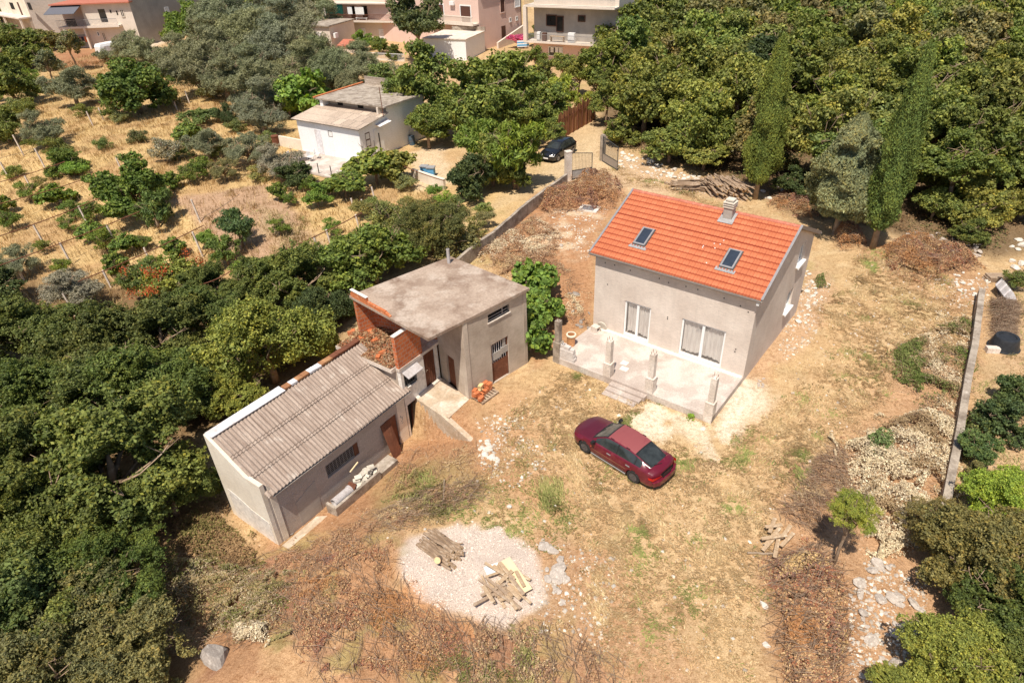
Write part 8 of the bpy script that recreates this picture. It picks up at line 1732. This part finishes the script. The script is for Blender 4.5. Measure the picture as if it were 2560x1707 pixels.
heap('dead_vine', [(930, 250), (1010, 240), (1030, 330), (960, 340)], 500, .2, DRYB, 'dry leaves below the walnut beside the cottage', 'leaves', .1, seed=308)
# stones, one object each for the ones that show
rocks([(1430, 350), (1500, 370), (1570, 400), (1700, 425), (1720, 450), (1600, 420), (1480, 400), (1420, 380)], 110, .2, .6, 'white', 'pale limestone rock in the rubble strip between the gate and the woodpile', 'rubble rocks between the gate and the woodpile', 31)
rocks([(1750, 430), (1840, 430), (1860, 460), (1760, 470)], 14, .25, .6, 'white', 'pale rock in the bank behind the ridge of the new house', 'rocks behind the new house', 32)
rocks([(2080, 535), (2230, 535), (2260, 575), (2240, 600), (2110, 560)], 34, .25, .6, 'stone', 'grey stone of the collapsed dry wall under the right-hand trees', 'stones of the collapsed dry wall', 33)
rocks([(1850, 620), (1868, 640), (1880, 700), (1835, 745), (1820, 735), (1850, 680)], 26, .16, .42, 'white', 'white broken rock heaped beside the gable wall of the new house', 'white rocks beside the gable wall', 34)
rocks([(1095, 985), (1115, 1000), (1150, 1060), (1140, 1080), (1100, 1040)], 20, .16, .40, 'white', 'pale rubble rock at the end of the ramp wall', 'rubble rocks at the end of the ramp wall', 35)
rocks([(1235, 1240), (1262, 1250), (1310, 1310), (1300, 1390), (1262, 1370), (1250, 1300)], 20, .25, .60, 'flat', 'flat grey rock embedded beside the gravel patch', 'flat rocks beside the gravel patch', 36)
rocks([(1950, 1310), (2040, 1290), (2120, 1400), (2110, 1568), (1990, 1600), (1950, 1450)], 52, .14, .55, 'flat', 'flat pale rock in the stony strip at the lower right', 'rocks of the stony strip at lower right', 37)
rocks([(2160, 640), (2240, 620), (2280, 660), (2240, 700), (2180, 670)], 24, .14, .36, 'white', 'small pale rock on the reddish earth before the garden wall', 'rocks on the reddish earth at the right', 38)
rocks([(1290, 660), (1350, 680), (1365, 770), (1320, 760), (1280, 720)], 14, .2, .48, 'dark', 'dark grey rock on the slope left of the new house', 'dark rocks left of the new house', 39)
rocks([(1295, 490), (1370, 500), (1340, 560), (1290, 540)], 16, .12, .3, 'white', 'small white stone in the pale rubble below the manhole', 'white stones below the manhole', 40)
rocks([(1740, 860), (1770, 865), (1760, 900), (1735, 890)], 7, .15, .3, 'stone', 'broken brick and stone at the right corner of the terrace', 'debris at the terrace corner', 41)
rock(g(1403, 615), .42, 'stone', 'lone rounded grey rock on the bare brown slope', None); rock(gd(1613, 985), .30, 'white', 'white broken lump at the foot of the terrace corner column', None)
b_ = rock(gd(500, 1515), 1.15, 'dark', 'big dark slanting boulder at the bottom left', None); rock(gd(668, 1225), .3, 'dark', 'grey stone at the foot of the shed corner', None); rock(gd(1755, 1390), .3, 'white', 'white stone at the edge of the long brush heap', None); rock(gd(1760, 1482), .3, 'white', 'cream flat stone low at the edge of the brush heap', None)
rock(gd(1170, 1165), .26, 'white', 'white stone alone on the stubble above the gravel patch', None)
heap('stick_heap', [(2275, 690), (2340, 700), (2330, 790), (2280, 790)], 700, .35, [(.40, .32, .25), (.30, .23, .18)], 'grey heap of thin cut sticks between the wall and the black tub', 'sticks', .06, seed=401, twigs=2600, tl=.9, w=.3)
blades('patchy_grass', [([(2240, 900), (2352, 850), (2400, 1150), (2200, 1150)], 1.0), ([(2300, 640), (2400, 640), (2400, 900), (2340, 900)], .6)], 9000, .12, [(.40, .34, .14), (.30, .30, .11), (.55, .42, .22)], 'patchy dry and greenish grass beyond the garden wall', 'grass', 17, .9, .014, .4)
rocks([(2300, 560), (2352, 540), (2380, 640), (2330, 640)], 12, .3, .8, 'white', 'pale boulder of the white stone bank at the right edge', 'boulders of the white stone bank', 51)
WHT = [(.62, .53, .43), (.52, .43, .34), (.74, .67, .57)]
pebbles('loose_stones', [([(1090, 960), (1180, 950), (1260, 1060), (1180, 1120), (1100, 1080)], .8), ([(1420, 360), (1700, 430), (1700, 460), (1500, 430)], 1.3), ([(1260, 480), (1400, 480), (1350, 600), (1260, 560)], 1.2), ([(1820, 640), (1910, 650), (1870, 780), (1780, 850), (1800, 740)], 1.0), ([(1950, 1280), (2130, 1300), (2130, 1600), (1950, 1600)], 1.4), (yard, 1.2), ([(1230, 1230), (1420, 1280), (1400, 1500), (1240, 1450)], .5), ([(2130, 640), (2270, 640), (2270, 760), (2160, 720)], .6)], 7000, .03, .13, WHT, 'small loose white stones scattered over the yard and rubble', 6)
pebbles('gravel', [(gravel_poly, 1.0)], 5000, .02, .05, [(.74, .63, .54), (.66, .55, .47), (.82, .72, .62)], 'pale fine gravel spread in a round patch', 8)
